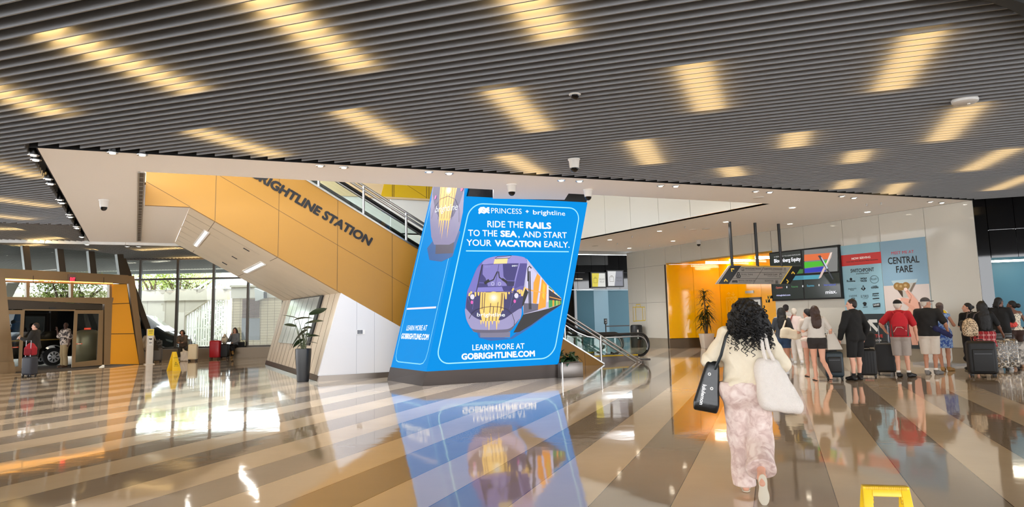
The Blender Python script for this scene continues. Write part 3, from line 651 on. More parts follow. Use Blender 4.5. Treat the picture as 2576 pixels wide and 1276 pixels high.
# sliding doors
dr = MB(); slab(dr, SP, s((905, 640), (925, 640), (915, 1130), (905, 1130)), .2, -.02); slab(dr, SP, s((212, 632), (668, 636), (668, 648), (212, 642)), .2, .05)
d1 = struct(dr.build('door_1', BRONZE)); ORG[d1.name] = (Vector((0, 0, 0)), 0)
for nm, outer, inner in (('left', ((30, 640), (222, 640), (190, 1190), (94, 1196)), ((30, 676), (188, 676), (164, 1142), (90, 1148))), ('right', ((666, 640), (912, 640), (906, 1130), (640, 1152)), ((693, 672), (884, 672), (864, 1084), (672, 1106)))):
    o, q = [SP.hit(*z2(*p)) for p in outer], [SP.hit(*z2(*p)) for p in inner]; lf = MB()
    for i in range(4): lf.prism([o[i], o[(i+1) % 4], q[(i+1) % 4], q[i]], -SP.n*.06)
    lf = lf.build('door_leaf', BRONZE, d1); MB().prism([p-SP.n*.03 for p in q], -SP.n*.01).build('pane', PANE, lf)
    a = Art(lambda u, v, k: SP.pt(u, v, k-.02), 0)
    for (x0, y0, x1, y1) in (((752, 815, 812, 797), (678, 945, 735, 936)) if nm == 'right' else ((40, 836, 97, 816), (102, 978, 166, 966))):
        p, r = SP.uv(*z2(x0, y0)), SP.uv(*z2(x1, y1)); a.rect(p[0], p[1], r[0], r[1], (226, 60, 30)); a.rect(p[0]+.06, p[1]+.03, r[0]-.04, r[1]-.03, (240, 190, 170))
    a.build('safety_sticker', ART_M, lf)
slab(MB(), SP, s((437, 615), (497, 615), (497, 629), (437, 629)), .05, .06).build('motion_sensor', BLACK, d1)
tq = [at(*z2(*p_), .004) for p_ in ((95, 1200), (300, 1204), (600, 1180), (862, 1156), (912, 1128), (660, 1124), (215, 1150))]
struct(MB().prism(tq, (0, 0, .006)).build('trim_6', mat('entry_mat', (64, 58, 52), .85)))
# leaning mullion between entrance and curtain wall
mb = MB(); slab(mb, SP, s((1098, 170), (1150, 175), (1445, 1000), (1390, 1000), (1200, 440), (1130, 335)), .12, -.3); struct(mb.build('trim_7', DARKBR))
# ================================================================== the big leaning screen
FK = Plane(at(1062, 972), at(1408, 950)); FK0 = FK
kb = thing('display_kiosk', 'tall leaning blue screen tower with a train picture on a dark metal base', 'kiosk', FK.pt(1.7, 0, -.9))
c_bl, c_br, c_tl, c_tr = [FK.uv(*z6(*a)) for a in ((275, 1170), (1090, 1125), (520, 85), (1268, 108))]
Z0 = .33; KT = 4.52
shr = ((c_tl[0]-c_bl[0])+(c_tr[0]-c_br[0]))/2/((c_tl[1]+c_tr[1])/2-(c_bl[1]+c_br[1])/2)      # sideways lean per metre of height
fu0, fu1 = (c_bl[0]+(Z0-c_bl[1])*shr, c_br[0]+(Z0-c_br[1])*shr)
back = at(974, 957)-FK.p; bt, bn = back.dot(FK.d), back.dot(FK.n)                            # plan of the left side
bl_l = at(983.6, 923.8, Z0)-FK.pt(fu0, Z0); lt, ln = bl_l.dot(FK.d), bl_l.dot(FK.n)
KTL = 5.2
BLU = mat('screen_blue', (0, 4, 10), .5, spec=.06, emit=(0, 145, 229), es=.61)
BEZ = mat('screen_edge', (14, 24, 36), .3)
fr_f = lambda u, v, k: FK.pt(u, v, k)                                   # front face, u along, v up
LD = Vector((FK.d.x*lt+FK.n.x*ln, FK.d.y*lt+FK.n.y*ln, 0)); LL = LD.length; LDn = LD/LL; LN = Vector((LDn.y, -LDn.x, 0)); LN = LN if LN.x < 0 else -LN
def fr_l(u, v, k):                                                       # left face: u from the front edge back, v up (leans with the front)
    P = FK.pt(fu0+(v-Z0)*shr, v)+LDn*u+LN*k; return P
mb = MB(); q = [FK.pt(fu0, Z0), FK.pt(fu1, Z0), FK.pt(fu1+(KT-Z0)*shr, KT), FK.pt(fu0+(KT-Z0)*shr, KT)]
mb.prism(q, -FK.n*.05); mb.build('screen', BLU, kb)
lf_scr = MB().prism([fr_l(0.02, Z0, 0), fr_l(LL, Z0, 0), fr_l(LL, KTL, 0), fr_l(.02, KTL, 0)], -LN*.05).build('screen', BLU, kb)
mb = MB(); core = [FK.pt(fu0, Z0, -.06)+FK.d*.1, FK.pt(fu1, Z0, -.06), FK.pt(fu1, Z0, -.06)+LD*.97, FK.pt(fu0, Z0, -.06)+FK.d*.1+LD*.97]
top = [p+FK.d*((KTL-.1-Z0)*shr)+Vector((0, 0, KTL-.1-Z0)) for p in core]
mb.add(core+top, [[0, 1, 2, 3], [4, 5, 6, 7], [0, 1, 5, 4], [1, 2, 6, 5], [2, 3, 7, 6], [3, 0, 4, 7]]); mb.build('housing', BLACK, kb)
mb = MB(); b = [FK.p.copy(), FK.pt(FK.uv(1408, 950)[0], 0), FK.pt(FK.uv(1408, 950)[0], 0)+LD*1.03, at(974, 957)]
b = [at(1062, 972), at(1408, 950), at(1408, 950)+(at(974, 957)-at(1062, 972)), at(974, 957)]
t = [FK.pt(fu0, Z0)+Vector((0, 0, 0))+FK.n*.02, FK.pt(fu1, Z0)+FK.n*.02, FK.pt(fu1, Z0)+LD+FK.n*.02, FK.pt(fu0, Z0)+LD+LN*.02]
mb.add(b+t, [[0, 1, 2, 3], [4, 5, 6, 7], [0, 1, 5, 4], [1, 2, 6, 5], [2, 3, 7, 6], [3, 0, 4, 7]]); kbase = mb.build('base', mat('kiosk_base', (70, 63, 60), .28, .6), kb)
WHT = (244, 250, 255)
zk = lambda x, y: FK.uv(*z6(x, y))
# border line (rounded, leaning with the screen) and lettering
def lean(pts, base=fu0): return [(u+(v-Z0)*shr, v) for u, v in pts]
a = Art(fr_f, .006)
a.line(lean(rrect(fu0+.18, Z0+.16, fu1-.18, KT-.17, .34, 8)), .028, (150, 226, 250), True)
def zt_(a, txt, x0, y0, x1, y1, hpx, bold=0.0, col=WHT, Z=zk):
    p, q = Z(x0, y0), Z(x1, y1); h = Z((x0+x1)/2, (y0+y1)/2-hpx)[1]-Z((x0+x1)/2, (y0+y1)/2)[1]; a.text(txt, p[0], p[1], q[0], h, col, bold, q[1])
zt_(a, 'PRINCESS', 676, 188, 864, 193, 32); zt_(a, '+', 888, 189, 908, 189, 24, .04)
zt_(a, 'bright', 934, 195, 1064, 199, 27, .012); zt_(a, 'line', 1067, 200, 1132, 204, 28)
for j in range(3):                                                       # wavy sea mark before the first word
    a.line([zk(598+66*i/8, 160+11*j+5*math.sin(i*1.5+j)+(3 if i < 3 else 0)) for i in range(9)], .045, WHT)
a.line([zk(612, 180), zk(600, 168), zk(610, 156), zk(630, 154), zk(640, 162)], .045, WHT)
zt_(a, 'RIDE THE', 652, 274, 874, 279, 39, .012); zt_(a, 'RAILS', 890, 280, 1046, 284, 38, .045)
zt_(a, 'TO THE', 533, 328, 713, 332, 38, .012); zt_(a, 'SEA', 732, 332, 834, 335, 37, .045); zt_(a, ',', 842, 336, 850, 336, 37, .012); zt_(a, 'AND START', 872, 336, 1142, 342, 36, .012)
zt_(a, 'YOUR', 523, 388, 676, 391, 38, .012); zt_(a, 'VACATION', 697, 391, 981, 397, 37, .045); zt_(a, 'EARLY.', 1002, 397, 1158, 401, 36, .012)
a.line([zk(519, 421), zk(1153, 426)], .028, (150, 226, 250))
zt_(a, 'LEARN MORE AT', 558, 1034, 880, 1024, 34, .012); zt_(a, 'GOBRIGHTLINE.COM', 491, 1091, 944, 1070, 36, .045)
a.build('lettering', ART_E, kb)
# the train: flat printed shapes traced on the front screen
def crom(p, n=5):                                   # smooth closed outline through the points
    out = []; N = len(p)
    for i in range(N):
        a0, a1, a2, a3 = [Vector(p[(i+j-1) % N]) for j in range(4)]
        for j in range(n):
            t = j/n; q = ((a1*2)+(a2-a0)*t+(a0*2-a1*5+a2*4-a3)*t*t+(a1*3-a0-a2*3+a3)*t*t*t)*.5; out.append((q.x, q.y))
    return out
def train(a, T):
    P = lambda *q: [T(x, y) for x, y in q]
    NAVY, LAV, VIOL, GREY, YLW, ORG_, WH, BK = (44, 42, 104), (150, 140, 206), (98, 90, 166), (120, 116, 140), (255, 206, 108), (255, 160, 30), (226, 220, 250), (8, 8, 16)
    a.poly(P((300, 1150), (720, 1235), (820, 1150), (1390, 800), (1160, 960), (960, 1110), (760, 1240), (480, 1265), (330, 1225)), (0, 92, 168))
    a.poly(P((340, 1150), (730, 1150), (725, 1220), (345, 1220)), GREY)
    a.poly(P((770, 1160), (900, 920), (1385, 770), (1385, 800), (1170, 935), (1000, 1060), (850, 1150)), BK)          # running gear
    a.poly(P((900, 200), (945, 215), (1200, 530), (1385, 715), (1388, 790), (1220, 850), (1100, 880), (900, 925), (880, 640), (905, 400)), (190, 184, 214))   # side
    a.poly(P((945, 290), (1020, 340), (1070, 410), (1050, 520), (1020, 500), (1015, 640), (930, 640), (930, 430)), (206, 200, 232))
    a.poly(P((900, 780), (1090, 790), (1085, 870), (900, 920)), (96, 92, 112))
    a.poly(P((1075, 400), (1115, 440), (1090, 640), (1065, 790), (1020, 780), (1030, 520)), ORG_); a.poly(P((1130, 460), (1200, 545), (1185, 830), (1085, 866), (1090, 790), (1115, 620)), ORG_)
    a.poly(P((1120, 445), (1135, 460), (1095, 786), (1078, 790)), WH); a.poly(P((1150, 520), (1180, 550), (1165, 740), (1140, 700)), (240, 196, 40))
    a.poly(P((1200, 545), (1222, 562), (1222, 760), (1195, 770)), WH); a.poly(P((930, 585), (1015, 612), (1200, 650), (1200, 660), (1010, 630), (930, 605)), (250, 170, 80))
    for x in (985, 1003): a.line(P((x-22, 370), (x-10, 860)), .03, BK)
    a.line(P((955, 330), (975, 305), (1000, 335)), .03, BK); a.line(P((955, 330), (955, 500)), .03, BK)
    a.poly(P((1222, 560), (1385, 715), (1386, 790), (1222, 842)), (52, 150, 74)); a.poly(P((1222, 600), (1384, 720), (1384, 755), (1222, 740)), (30, 24, 40)); a.poly(P((1222, 585), (1300, 640), (1384, 718), (1384, 724), (1222, 604)), WH)
    for x0, x1, c in ((1270, 1290, ORG_), (1320, 1332, (220, 226, 90)), (1350, 1358, ORG_)):
        f = lambda x: 560+(x-1222)*.95; a.poly(P((x0, f(x0)), (x1, f(x1)), (x1, 842-(x1-1222)*.32), (x0, 842-(x0-1222)*.32)), c)
    a.poly(P((1222, 602), (1384, 722), (1384, 752), (1222, 738)), (30, 24, 40)); a.line(P((1230, 700), (1384, 738)), .02, (240, 160, 60))
    a.poly(P((900, 560), (960, 640), (900, 800), (840, 880), (870, 640)), BK)
    # nose shell
    body = ((150, 850), (175, 640), (205, 560), (300, 330), (380, 240), (440, 205), (560, 178), (740, 170), (850, 180), (920, 205), (945, 280), (900, 580), (880, 780), (860, 960), (790, 1060), (720, 1140), (620, 1158), (300, 1158), (230, 1110), (175, 1020), (152, 940))
    a.poly(crom(P(*body)), VIOL)
    a.poly(crom(P((380, 245), (440, 205), (560, 178), (740, 170), (850, 180), (920, 205), (945, 280), (870, 270), (520, 272), (375, 285))), LAV)
    a.poly(P((300, 330), (375, 270), (330, 400), (290, 640), (190, 690), (175, 640), (205, 560)), (116, 110, 190)); a.poly(P((360, 290), (378, 280), (320, 520), (300, 640), (285, 640)), BK)
    a.poly(P((845, 270), (940, 270), (905, 560), (860, 560), (780, 600)), (74, 66, 140)); a.poly(P((850, 210), (860, 205), (845, 300), (770, 580), (760, 575)), LAV)
    a.poly(P((378, 285), (835, 270), (760, 570), (745, 625), (295, 635), (330, 480)), (52, 46, 116))               # windscreen
    a.poly(P((378, 290), (630, 280), (640, 440), (690, 500), (680, 560), (440, 565), (410, 460), (370, 410)), (128, 120, 190)); a.poly(P((310, 580), (620, 570), (640, 628), (295, 635)), (130, 122, 200))
    a.poly(P((640, 480), (785, 495), (770, 565), (690, 560)), (30, 26, 80)); a.line(P((330, 518), (400, 522)), .02, (96, 90, 170)); a.line(P((640, 490), (785, 497)), .02, (96, 90, 170)); a.line(P((580, 285), (530, 565)), .012, NAVY)
    for p in (((560, 375), (510, 480), (395, 530)), ((575, 375), (585, 450), (685, 520))): a.line(P(*p), .03, BK)
    a.line(P((455, 485), (395, 530)), .07, BK); a.line(P((620, 470), (685, 515)), .06, BK)
    for x in (500, 587): a.line([T(x+18*math.cos(t*.7), 533+20*math.sin(t*.7)) for t in range(9)], .016, (190, 190, 220), True)
    a.poly(P((530, 205), (740, 180), (720, 200), (690, 210), (540, 215)), (200, 190, 226)); a.poly(P((525, 218), (693, 205), (683, 272), (510, 278)), (255, 222, 150)); a.line(P((530, 208), (560, 185), (740, 172), (715, 202), (540, 214)), .014, BK, True)
    # dark mask with the lamps, light bumper
    a.poly(crom(P((185, 690), (290, 645), (745, 635), (860, 700), (905, 590), (880, 780), (862, 850), (760, 905), (640, 985), (520, 1008), (360, 1000), (250, 950), (165, 850), (170, 720))), (48, 44, 100))
    a.poly(crom(P((150, 850), (250, 950), (360, 1000), (520, 1008), (640, 985), (760, 905), (862, 850), (860, 960), (790, 1060), (720, 1140), (620, 1158), (300, 1158), (230, 1110), (175, 1020), (152, 940))), (152, 146, 190))
    a.poly(crom(P((200, 1080), (280, 1120), (620, 1120), (740, 1090), (840, 980), (790, 1060), (720, 1140), (620, 1158), (300, 1158), (230, 1110))), (92, 88, 112))
    for pts in (((180, 700), (262, 640), (240, 860)), ((770, 605), (855, 670), (715, 858))): a.poly(P(*pts), (34, 34, 84)); a.line(P(*pts), .012, (110, 110, 180), True)
    for x, y in ((237, 700), (800, 685)):
        for t in range(8): a.disc(*T(x+18*math.cos(t*.785), y+22*math.sin(t*.785)), .022, .026, WH, 8)
        a.disc(*T(x, y), .03, .035, WH, 10)
    for x, y in ((230, 770), (778, 757)): a.disc(*T(x, y), .034, .045, (220, 90, 180), 12)
    # dripping yellow
    a.poly(P((340, 645), (650, 638), (620, 860), (565, 1010), (360, 1010), (330, 880)), YLW)
    rnd = random.Random(3)
    for i in range(13):
        x = 275+39*i; w = 11+4*rnd.random(); top = 640; bot = (700, 690, 745, 880, 0, 0, 0, 0, 0, 880, 735, 670, 650)[i]
        if bot: a.poly(P((x-w, top), (x+w, top), (x+w*.7, bot-10), (x, bot), (x-w*.7, bot-10)), YLW)
    for x, y0, y1 in ((345, 1000, 1060), (375, 1000, 1050), (408, 1000, 1095), (447, 1000, 1130), (490, 1000, 1060), (545, 1000, 1125), (572, 1000, 1050)): a.poly(P((x-13, y0), (x+13, y0), (x+4, y1-15), (x, y1), (x-5, y1-15)), YLW)
    for x0, x1, y0, y1 in ((365, 358, 650, 860), (395, 380, 650, 905), (470, 445, 770, 1010), (505, 490, 830, 1008), (565, 535, 740, 1008), (610, 590, 650, 900), (625, 605, 650, 860), (410, 402, 930, 1010)): a.line(P((x0, y0), (x1, y1)), .018, (60, 40, 50))
    for r, c in ((80, (255, 212, 122)), (62, (252, 220, 150)), (44, (246, 228, 190)), (26, (240, 236, 226))): a.poly([T(505+r*math.cos(t*.42), 712+r*1.0*math.sin(t*.42)) for t in range(15)], c)
    for p in (((200, 650), (190, 690)), ((222, 632), (212, 660)), ((815, 612), (812, 640)), ((835, 605), (838, 660)), ((860, 610), (866, 690)), ((905, 575), (868, 690)), ((760, 590), (740, 625))): a.line(P(*p), .045, YLW)
    a.line(P((190, 980), (220, 920), (280, 870), (360, 838), (470, 824), (580, 830), (680, 860), (740, 920), (770, 1010), (765, 1060)), .014, (20, 18, 40))
    def tx(t, x0, y0, x1, y1, h, b=0.0, c=WHT):
        p, q = T(x0, y0), T(x1, y1); hh = abs(T(x0, y0-h)[1]-p[1]); a.text(t, p[0], p[1], q[0], hh, c, b, q[1], .12)
    tx('brightline', 288, 950, 648, 952, 46, .012); tx('001', 735, 315, 804, 312, 20, .02); tx('001', 385, 326, 455, 323, 16, .0, (150, 150, 210))
ZT = Zm(5.103, 1140, 610); a = Art(fr_f, .012)
train(a, lambda x, y: FK.uv(*ZT(x, y))); a.build('train_picture', ART_E, kb)
# left face: the same train cropped at the top, a rule and the address
zl = lambda x, y: (980+x/2.552, 460+y/2.552)
LPn = Plane((0, 0), (1, 0)); 
def l_uv(x, y):                                                           # left face is a leaning plane
    A, B, C = fr_l(0, Z0, 0), fr_l(LL, Z0, 0), fr_l(0, KT, 0); N = (B-A).cross(C-A).normalized(); P = onto(x, y, A, N)
    v = P.z; u = (P-FK.pt(fu0+(v-Z0)*shr, v)).dot(LDn); return u, v
a = Art(fr_l, .006); lrect = rrect(.14, Z0+.15, LL-.14, KTL+2, .25, 6)
lrect = [p for p in lrect if p[1] < 3]; a.line([(LL-.14, KTL)]+[p for p in lrect][:0]+[(LL-.14, Z0+.45), (LL-.17, Z0+.28), (LL-.26, Z0+.18), (LL-.4, Z0+.15), (.4, Z0+.15), (.26, Z0+.18), (.17, Z0+.28), (.14, Z0+.45), (.14, KTL)], .026, (120, 210, 246))
p, q = l_uv(*zl(113, 810)), l_uv(*zl(300, 800)); a.line([p, q], .045, (232, 226, 240))
for t, x0, y0, x1, y1, h, b in (('LEARN MORE AT', 108, 948, 238, 948, 32, .012), ('GOBRIGHTLINE.COM', 74, 1000, 249, 1008, 34, .04)):
    p, q = l_uv(*zl(x0, y0)), l_uv(*zl(x1, y1)); h_ = l_uv(*zl(x0, y0-h))[1]-p[1]; a.text(t, p[0], p[1], q[0], h_, WHT, b, q[1])
a.build('lettering', ART_E, kb)
a = Art(fr_l, .012)
def TL(x, y):                                                             # picture pixels of the train -> left face (narrow, tall)
    u, v = (x-150)/620.0, (y-1260)/460.0
    q = (228+u*(430-228)+(-v)*52, 505+v*(505-20)); return l_uv(*zl(*q))
class Crop(Art): pass
def train_low(a):
    P = lambda *q: [TL(x, y) for x, y in q]
    top = 800
    a.poly(P((170, 1180), (240, 1252), (480, 1262), (690, 1230), (790, 1080), (720, 1060), (300, 1120)), (0, 84, 150))
    a.poly(P((330, 1130), (690, 1130), (690, 1210), (345, 1215)), (70, 66, 90))
    a.poly(P((150, top), (780, top), (800, 960), (770, 1060), (700, 1140), (600, 1158), (300, 1158), (230, 1110), (175, 1020), (152, 940)), (128, 120, 160))
    a.poly(P((165, top), (790, top), (720, 905), (620, 985), (520, 1008), (360, 1000), (250, 950), (165, 850)), (52, 46, 104))
    a.poly(P((300, top), (640, top), (600, 900), (560, 1010), (350, 1010), (310, 900)), (255, 196, 90))
    for x in (330, 400, 450, 505, 555, 600): a.line(P((x, top), (x-8, 1005)), .02, (60, 40, 60))
    for x, y1 in ((360, 1060), (400, 1100), (440, 1130), (500, 1070), (545, 1120)): a.poly(P((x-13, 1000), (x+13, 1000), (x, y1)), (255, 196, 90))
    for r, c in ((60, (255, 220, 150)), (36, (214, 200, 240))): a.poly([TL(480+r*math.cos(t*.45), 826+r*.45*math.sin(t*.45)) for t in range(14)], c)
    a.disc(*TL(235, 870), .05, .06, (220, 90, 180), 10); a.disc(*TL(740, 815), .07, .08, (220, 60, 130), 10)
    a.line(P((200, 1000), (230, 930), (330, 880), (480, 862), (620, 880), (720, 940), (750, 1020)), .014, (20, 18, 40))
    p, q = TL(260, 962), TL(690, 946); a.text('brightline', p[0], p[1], q[0], abs(TL(260, 925)[1]-p[1]), WHT, .0, q[1])
train_low(a); a.build('train_picture', ART_E, kb)
# ================================================================== escalators behind the cladding
RUB = mat('handrail_rubber', (14, 14, 15), .35); EGL = glass('balustrade_glass', (238, 246, 242), .8)
def esc_path(k0, pts): q = YP.off(-k0); return [q.uv(*p) for p in pts]
hr_px = [(1428, 807), (1454.6, 828), (1484, 841.5), (1505, 845), (1559, 841.5), (1611, 841.5), (1627, 853), (1632, 873), (1626, 889), (1614, 898)]
hp = esc_path(.8, hr_px)
# ideal profile in the escalator's own frame: newel end, level run, 30 degree incline
E_S = -st                                                # rise per metre along -d
u_end = hp[7][0]; HZ = max(hp[4][1], .8); RN = .36
u_bend = u_end-2.6
def esc_profile(du, dz=0.0, r=RN):
    z = HZ+dz; cx_ = u_end+du-r
    pts = [(cx_+r*math.cos(math.radians(a_)), z-r+r*math.sin(math.radians(a_))) for a_ in range(-115, 91, 12)]
    ub = u_bend+du
    pts += [(ub+.6, z), (ub+.2, z+.05), (ub-.2, z+.2), (ub-.6, z+.42)]
    zz_, uu_ = z+.42, ub-.6
    pts += [(uu_-(6.6-zz_)/E_S, 6.6)]; return pts, (ub-.6, z+.42)
def escalator(k, label, du, w=1.5):
    e = thing('escalator', label, 'escalator', YP.pt(u_end-2+du, 0, -k-w/2), group='escalators')
    prof, (ui, zi) = esc_profile(du)
    for kk in (k, k+w):
        q = lambda u, z: YP.pt(u, z, -kk)
        MB().tube([q(*p) for p in prof], .045, 8).build('handrail', RUB, e, smooth=True)
        MB().tube([q(p[0]-(.06 if p[0] > ui+1.5 else 0), p[1]-.085) for p in prof[5:]], .03, 6).build('handrail_track', STEEL, e, smooth=True)
        g = MB(); low = [(u_end+du-.25, .22), (ui+.25, .22), (ui-.2, .45), (prof[-1][0], 6.6-1.05)]
        up = [(p[0]-.05, p[1]-.06) for p in prof[4:]]
        g.prism([q(*p) for p in low[::-1]]+[q(*p) for p in up], YP.n*.015); g.build('glass_panel', EGL, e)
        sk = MB(); lo = [(u_end+du-.5, 0), (ui-.1, 0), (prof[-1][0]-.5, 4.4)]; hi = [(u_end+du-.5, .16), (ui+.2, .2), (ui-.2, .45), (prof[-1][0], 5.6)]
        sk.prism([q(*p)-YP.n*.06 for p in lo]+[q(*p)-YP.n*.06 for p in hi[::-1]], YP.n*.12); sk.build('skirt', mat('skirt_steel', (120, 112, 108), .35, .6), e)
        if kk == k: MB().prism([q(u_end+du-.5, .165)+YP.n*.065, q(ui+.2, .205)+YP.n*.065, q(ui+.2, .245)+YP.n*.065, q(u_end+du-.5, .205)+YP.n*.065], -YP.n*.1).build('edge_stripe', mat('safety_yellow', (226, 190, 36), .4), e)
    st_ = MB(); n = 20
    for i in range(n):
        u, z = ui-.1-i*.385, .05+i*.385*E_S
        st_.prism([YP.pt(u, z, -k-.1), YP.pt(u-.385, z, -k-.1), YP.pt(u-.385, z+.385*E_S, -k-.1), YP.pt(u-.40, z+.385*E_S, -k-.1), YP.pt(u-.40, z-.1, -k-.1), YP.pt(u, z-.1, -k-.1)], -YP.n*(w-.2))
    st_.build('steps', DSTEEL, e)
    MB().prism([YP.pt(u_end+du+.1, .0, -k-.07), YP.pt(ui, .0, -k-.07), YP.pt(ui, .03, -k-.07), YP.pt(u_end+du+.1, .03, -k-.07)], -YP.n*(w-.14)).build('landing_plate', DSTEEL, e)
    MB().prism([YP.pt(ui+1.9, .031, -k-.08), YP.pt(ui+.1, .031, -k-.08), YP.pt(ui+.1, .036, -k-.08), YP.pt(ui+1.9, .036, -k-.08)], -YP.n*.1).build('comb_stripe', mat('safety_yellow', (226, 190, 36), .4), e)
    return e
escalator(.8, 'nearest escalator, its black handrail looping around just right of the blue screen', 0)
escalator(3.2, 'second escalator beyond the first, its handrail ends seen through the nearer glass', -.2)
# rails along the top of the cladding
rl_ = thing('stair_railing', 'steel double railing on posts along the top edge of the yellow cladding', 'railing', YP.pt(u_end, 0, -.06))
rp = [YP.uv(916, 467), YP.uv(1023, 534)]; rsl = (rp[1][1]-rp[0][1])/(rp[1][0]-rp[0][0]); rh = rp[0][1]-topz(rp[0][0]); rh2 = YP.uv(916, 478)[1]-topz(rp[0][0])
ub = YP.uv(1640, 912)[0]
for h in (rh, rh2):
    u0 = tt0+h/abs(st)*1.0; MB().tube([YP.pt(ttop, topz(ttop)+h, -.06), YP.pt(min(u0, ub), max(topz(min(u0, ub))+h, .02), -.06)], .036, 8).build('rail', STEEL, rl_, smooth=True)
for x, y in ((803, 465), (916, 500), (1023.5, 560), (1513, 850)) :
    t = YP.uv(x, y)[0]; MB().tube([YP.pt(t, max(topz(t)-.02, 0), -.06), YP.pt(t, topz(t)+rh, -.06)], .036, 8).build('post', STEEL, rl_, smooth=True)
t = YP.uv(1423, 830)[0]; MB().tube([YP.pt(t, topz(t)-.02, -.06), YP.pt(t, topz(t)+rh, -.06)], .036, 8).build('post', STEEL, rl_, smooth=True)
mb = MB(); mb.bar(YP.pt(ttop, topz(ttop), -.05), YP.pt(tt0, .02, -.05), .14, .04, (0, 0, 1)); mb.build('edge_strip', STEEL, rl_)
# ================================================================== hanging direction sign
zs = Zm(10.733, 1790, 640)
pt_ = [at(x, y, HS) for x, y in ((1837, 558), (1901, 560), (1960, 563))]
GS = Plane((pt_[0].x, pt_[0].y), (pt_[2].x, pt_[2].y)); gs = lambda x, y: GS.uv(*zs(x, y))
sg = thing('hanging_sign', 'slanted grey and black direction sign hanging on three black poles', 'sign', GS.hit(1909, 690))
MB().prism([GS.hit(*zs(*a)) for a in ((120, 803), (485, 300), (2430, 318), (2120, 803))], -GS.n*.06).build('sign_board', mat('sign_grey', (150, 143, 135), .35), sg)
for i, p in enumerate(pt_):
    b = GS.hit((1843.5, 1907.5, 1967)[i], 669); MB().tube([Vector((b.x, b.y, b.z-.02))-GS.n*.03, Vector((b.x, b.y, HS))-GS.n*.03], .05, 10).build('pole', BLACK, sg, smooth=True)
a = Art(lambda u, v, k: GS.pt(u, v, k), .004)
BKI, GRI, YLI = (12, 12, 12), (72, 68, 64), (240, 200, 70)
A_ = lambda *q: [gs(*p) for p in q]
a.poly(A_((150, 795), (500, 306), (800, 310), (458, 800)), BKI); a.poly(A_((1868, 803), (2178, 320), (2430, 322), (2118, 803)), BKI); a.poly(A_((1840, 803), (2160, 318), (2180, 318), (1868, 803)), YLI); a.poly(A_((815, 312), (2180, 318), (2165, 345), (795, 342)), (196, 164, 70)); a.line(A_((165, 795), (500, 310)), .02, (210, 200, 190))
a.line(A_((690, 487), (2010, 497)), .012, GRI); a.line(A_((565, 652), (1890, 662)), .012, GRI); a.line(A_((1415, 335), (1120, 795)), .012, GRI)
for q in (((545, 470), (530, 395), (605, 395)), ((335, 735), (375, 675), (425, 735)), ((2155, 525), (2190, 475), (2240, 530)), ((2015, 680), (2070, 735), (2030, 780))): a.line(A_(*q), .045, YLI)
def st_x(t, x0, y0, x1, y1, h, b=0.0, c=GRI): p, q = gs(x0, y0), gs(x1, y1); a.text(t, p[0], p[1], q[0], gs(x0, y0-h)[1]-p[1], c, b, q[1])
st_x('BRIGHTLINE TRAINS', 905, 405, 1322, 410, 38, .01); st_x('Trenes de Brightline', 910, 443, 1180, 446, 17); st_x('TRI-RAIL TRAINS', 785, 560, 1110, 565, 38, .01); st_x('Trenes de Tri-Rail', 790, 600, 1020, 603, 17)
st_x('AVIS', 545, 760, 698, 762, 62, .05, (20, 20, 20)); st_x('RENTAL CAR PICK-UP', 722, 728, 1160, 735, 38, .01); st_x('Alquiler de Automoviles', 728, 765, 1050, 770, 17)
st_x('GUEST PICK-UP|RIDESHARE', 1410, 412, 1905, 420, 36, .01); st_x('Transporte de Pasajeros', 1605, 450, 1905, 456, 17); st_x('BAGGAGE CLAIM', 1405, 562, 1765, 568, 38, .01); st_x('Reclamo de Equipaje', 1505, 600, 1770, 605, 17)
st_x('ELEVATORS', 1432, 735, 1665, 740, 38, .01); st_x('Elevadores', 1535, 775, 1675, 778, 15)
a.line(A_((770, 400), (800, 360), (870, 360), (870, 420), (790, 420)), .014, GRI, True); a.line(A_((830, 362), (830, 400), (868, 400)), .012, GRI); a.line(A_((795, 440), (870, 440)), .02, GRI)
for x, y in ((712, 530), (695, 590), (735, 592)): a.disc(*gs(x, y), .06, .06, (40, 38, 36), 14); a.disc(*gs(x, y), .022, .022, (150, 142, 134), 10)
a.line(A_((1935, 450), (1945, 405), (1990, 405), (2000, 450)), .014, GRI, True); a.line(A_((1950, 400), (1958, 372), (1978, 372), (1985, 400)), .014, GRI)
a.line(A_((1810, 540), (1885, 540), (1880, 612), (1812, 612)), .014, GRI, True); a.line(A_((1830, 540), (1835, 522), (1862, 522), (1866, 540)), .014, GRI)
a.line(A_((1712, 705), (1775, 705), (1778, 790), (1715, 790)), .014, GRI, True)
for x in (1728, 1745, 1762): a.line(A_((x, 720), (x, 780)), .02, GRI)
a.build('lettering', ART_P, sg)
# ================================================================== wall of screens, posters, small signs on the right wall
wu = lambda x, y: W.uv(x, y)
v_tl, v_tr, v_br, v_bl = wu(1942.5, 638.6), wu(2113.9, 620.8), wu(2120, 748), wu(1951, 754)
vu0, vu1 = (v_tl[0]+v_bl[0])/2, (v_tr[0]+v_br[0])/2; vz0, vz1 = (v_bl[1]+v_br[1])/2, (v_tl[1]+v_tr[1])/2
vw = thing('video_wall', 'black framed wall of four screens showing a colour striped X beside the lift recess', 'screen', W.pt((vu0+vu1)/2, (vz0+vz1)/2))
slab_uv(MB(), W, [(vu0-.05, vz0-.05), (vu1+.05, vz0-.05), (vu1+.05, vz1+.05), (vu0-.05, vz1+.05)], .1, .1).build('bezel', BLACK, vw)
um, zm_ = wu(2025, 690)[0], (vz0+vz1)/2
V = lambda x, y: W.uv(*z8(x, y)); fr_w = lambda k0: (lambda u, v, k: W.pt(u, v, k+k0))
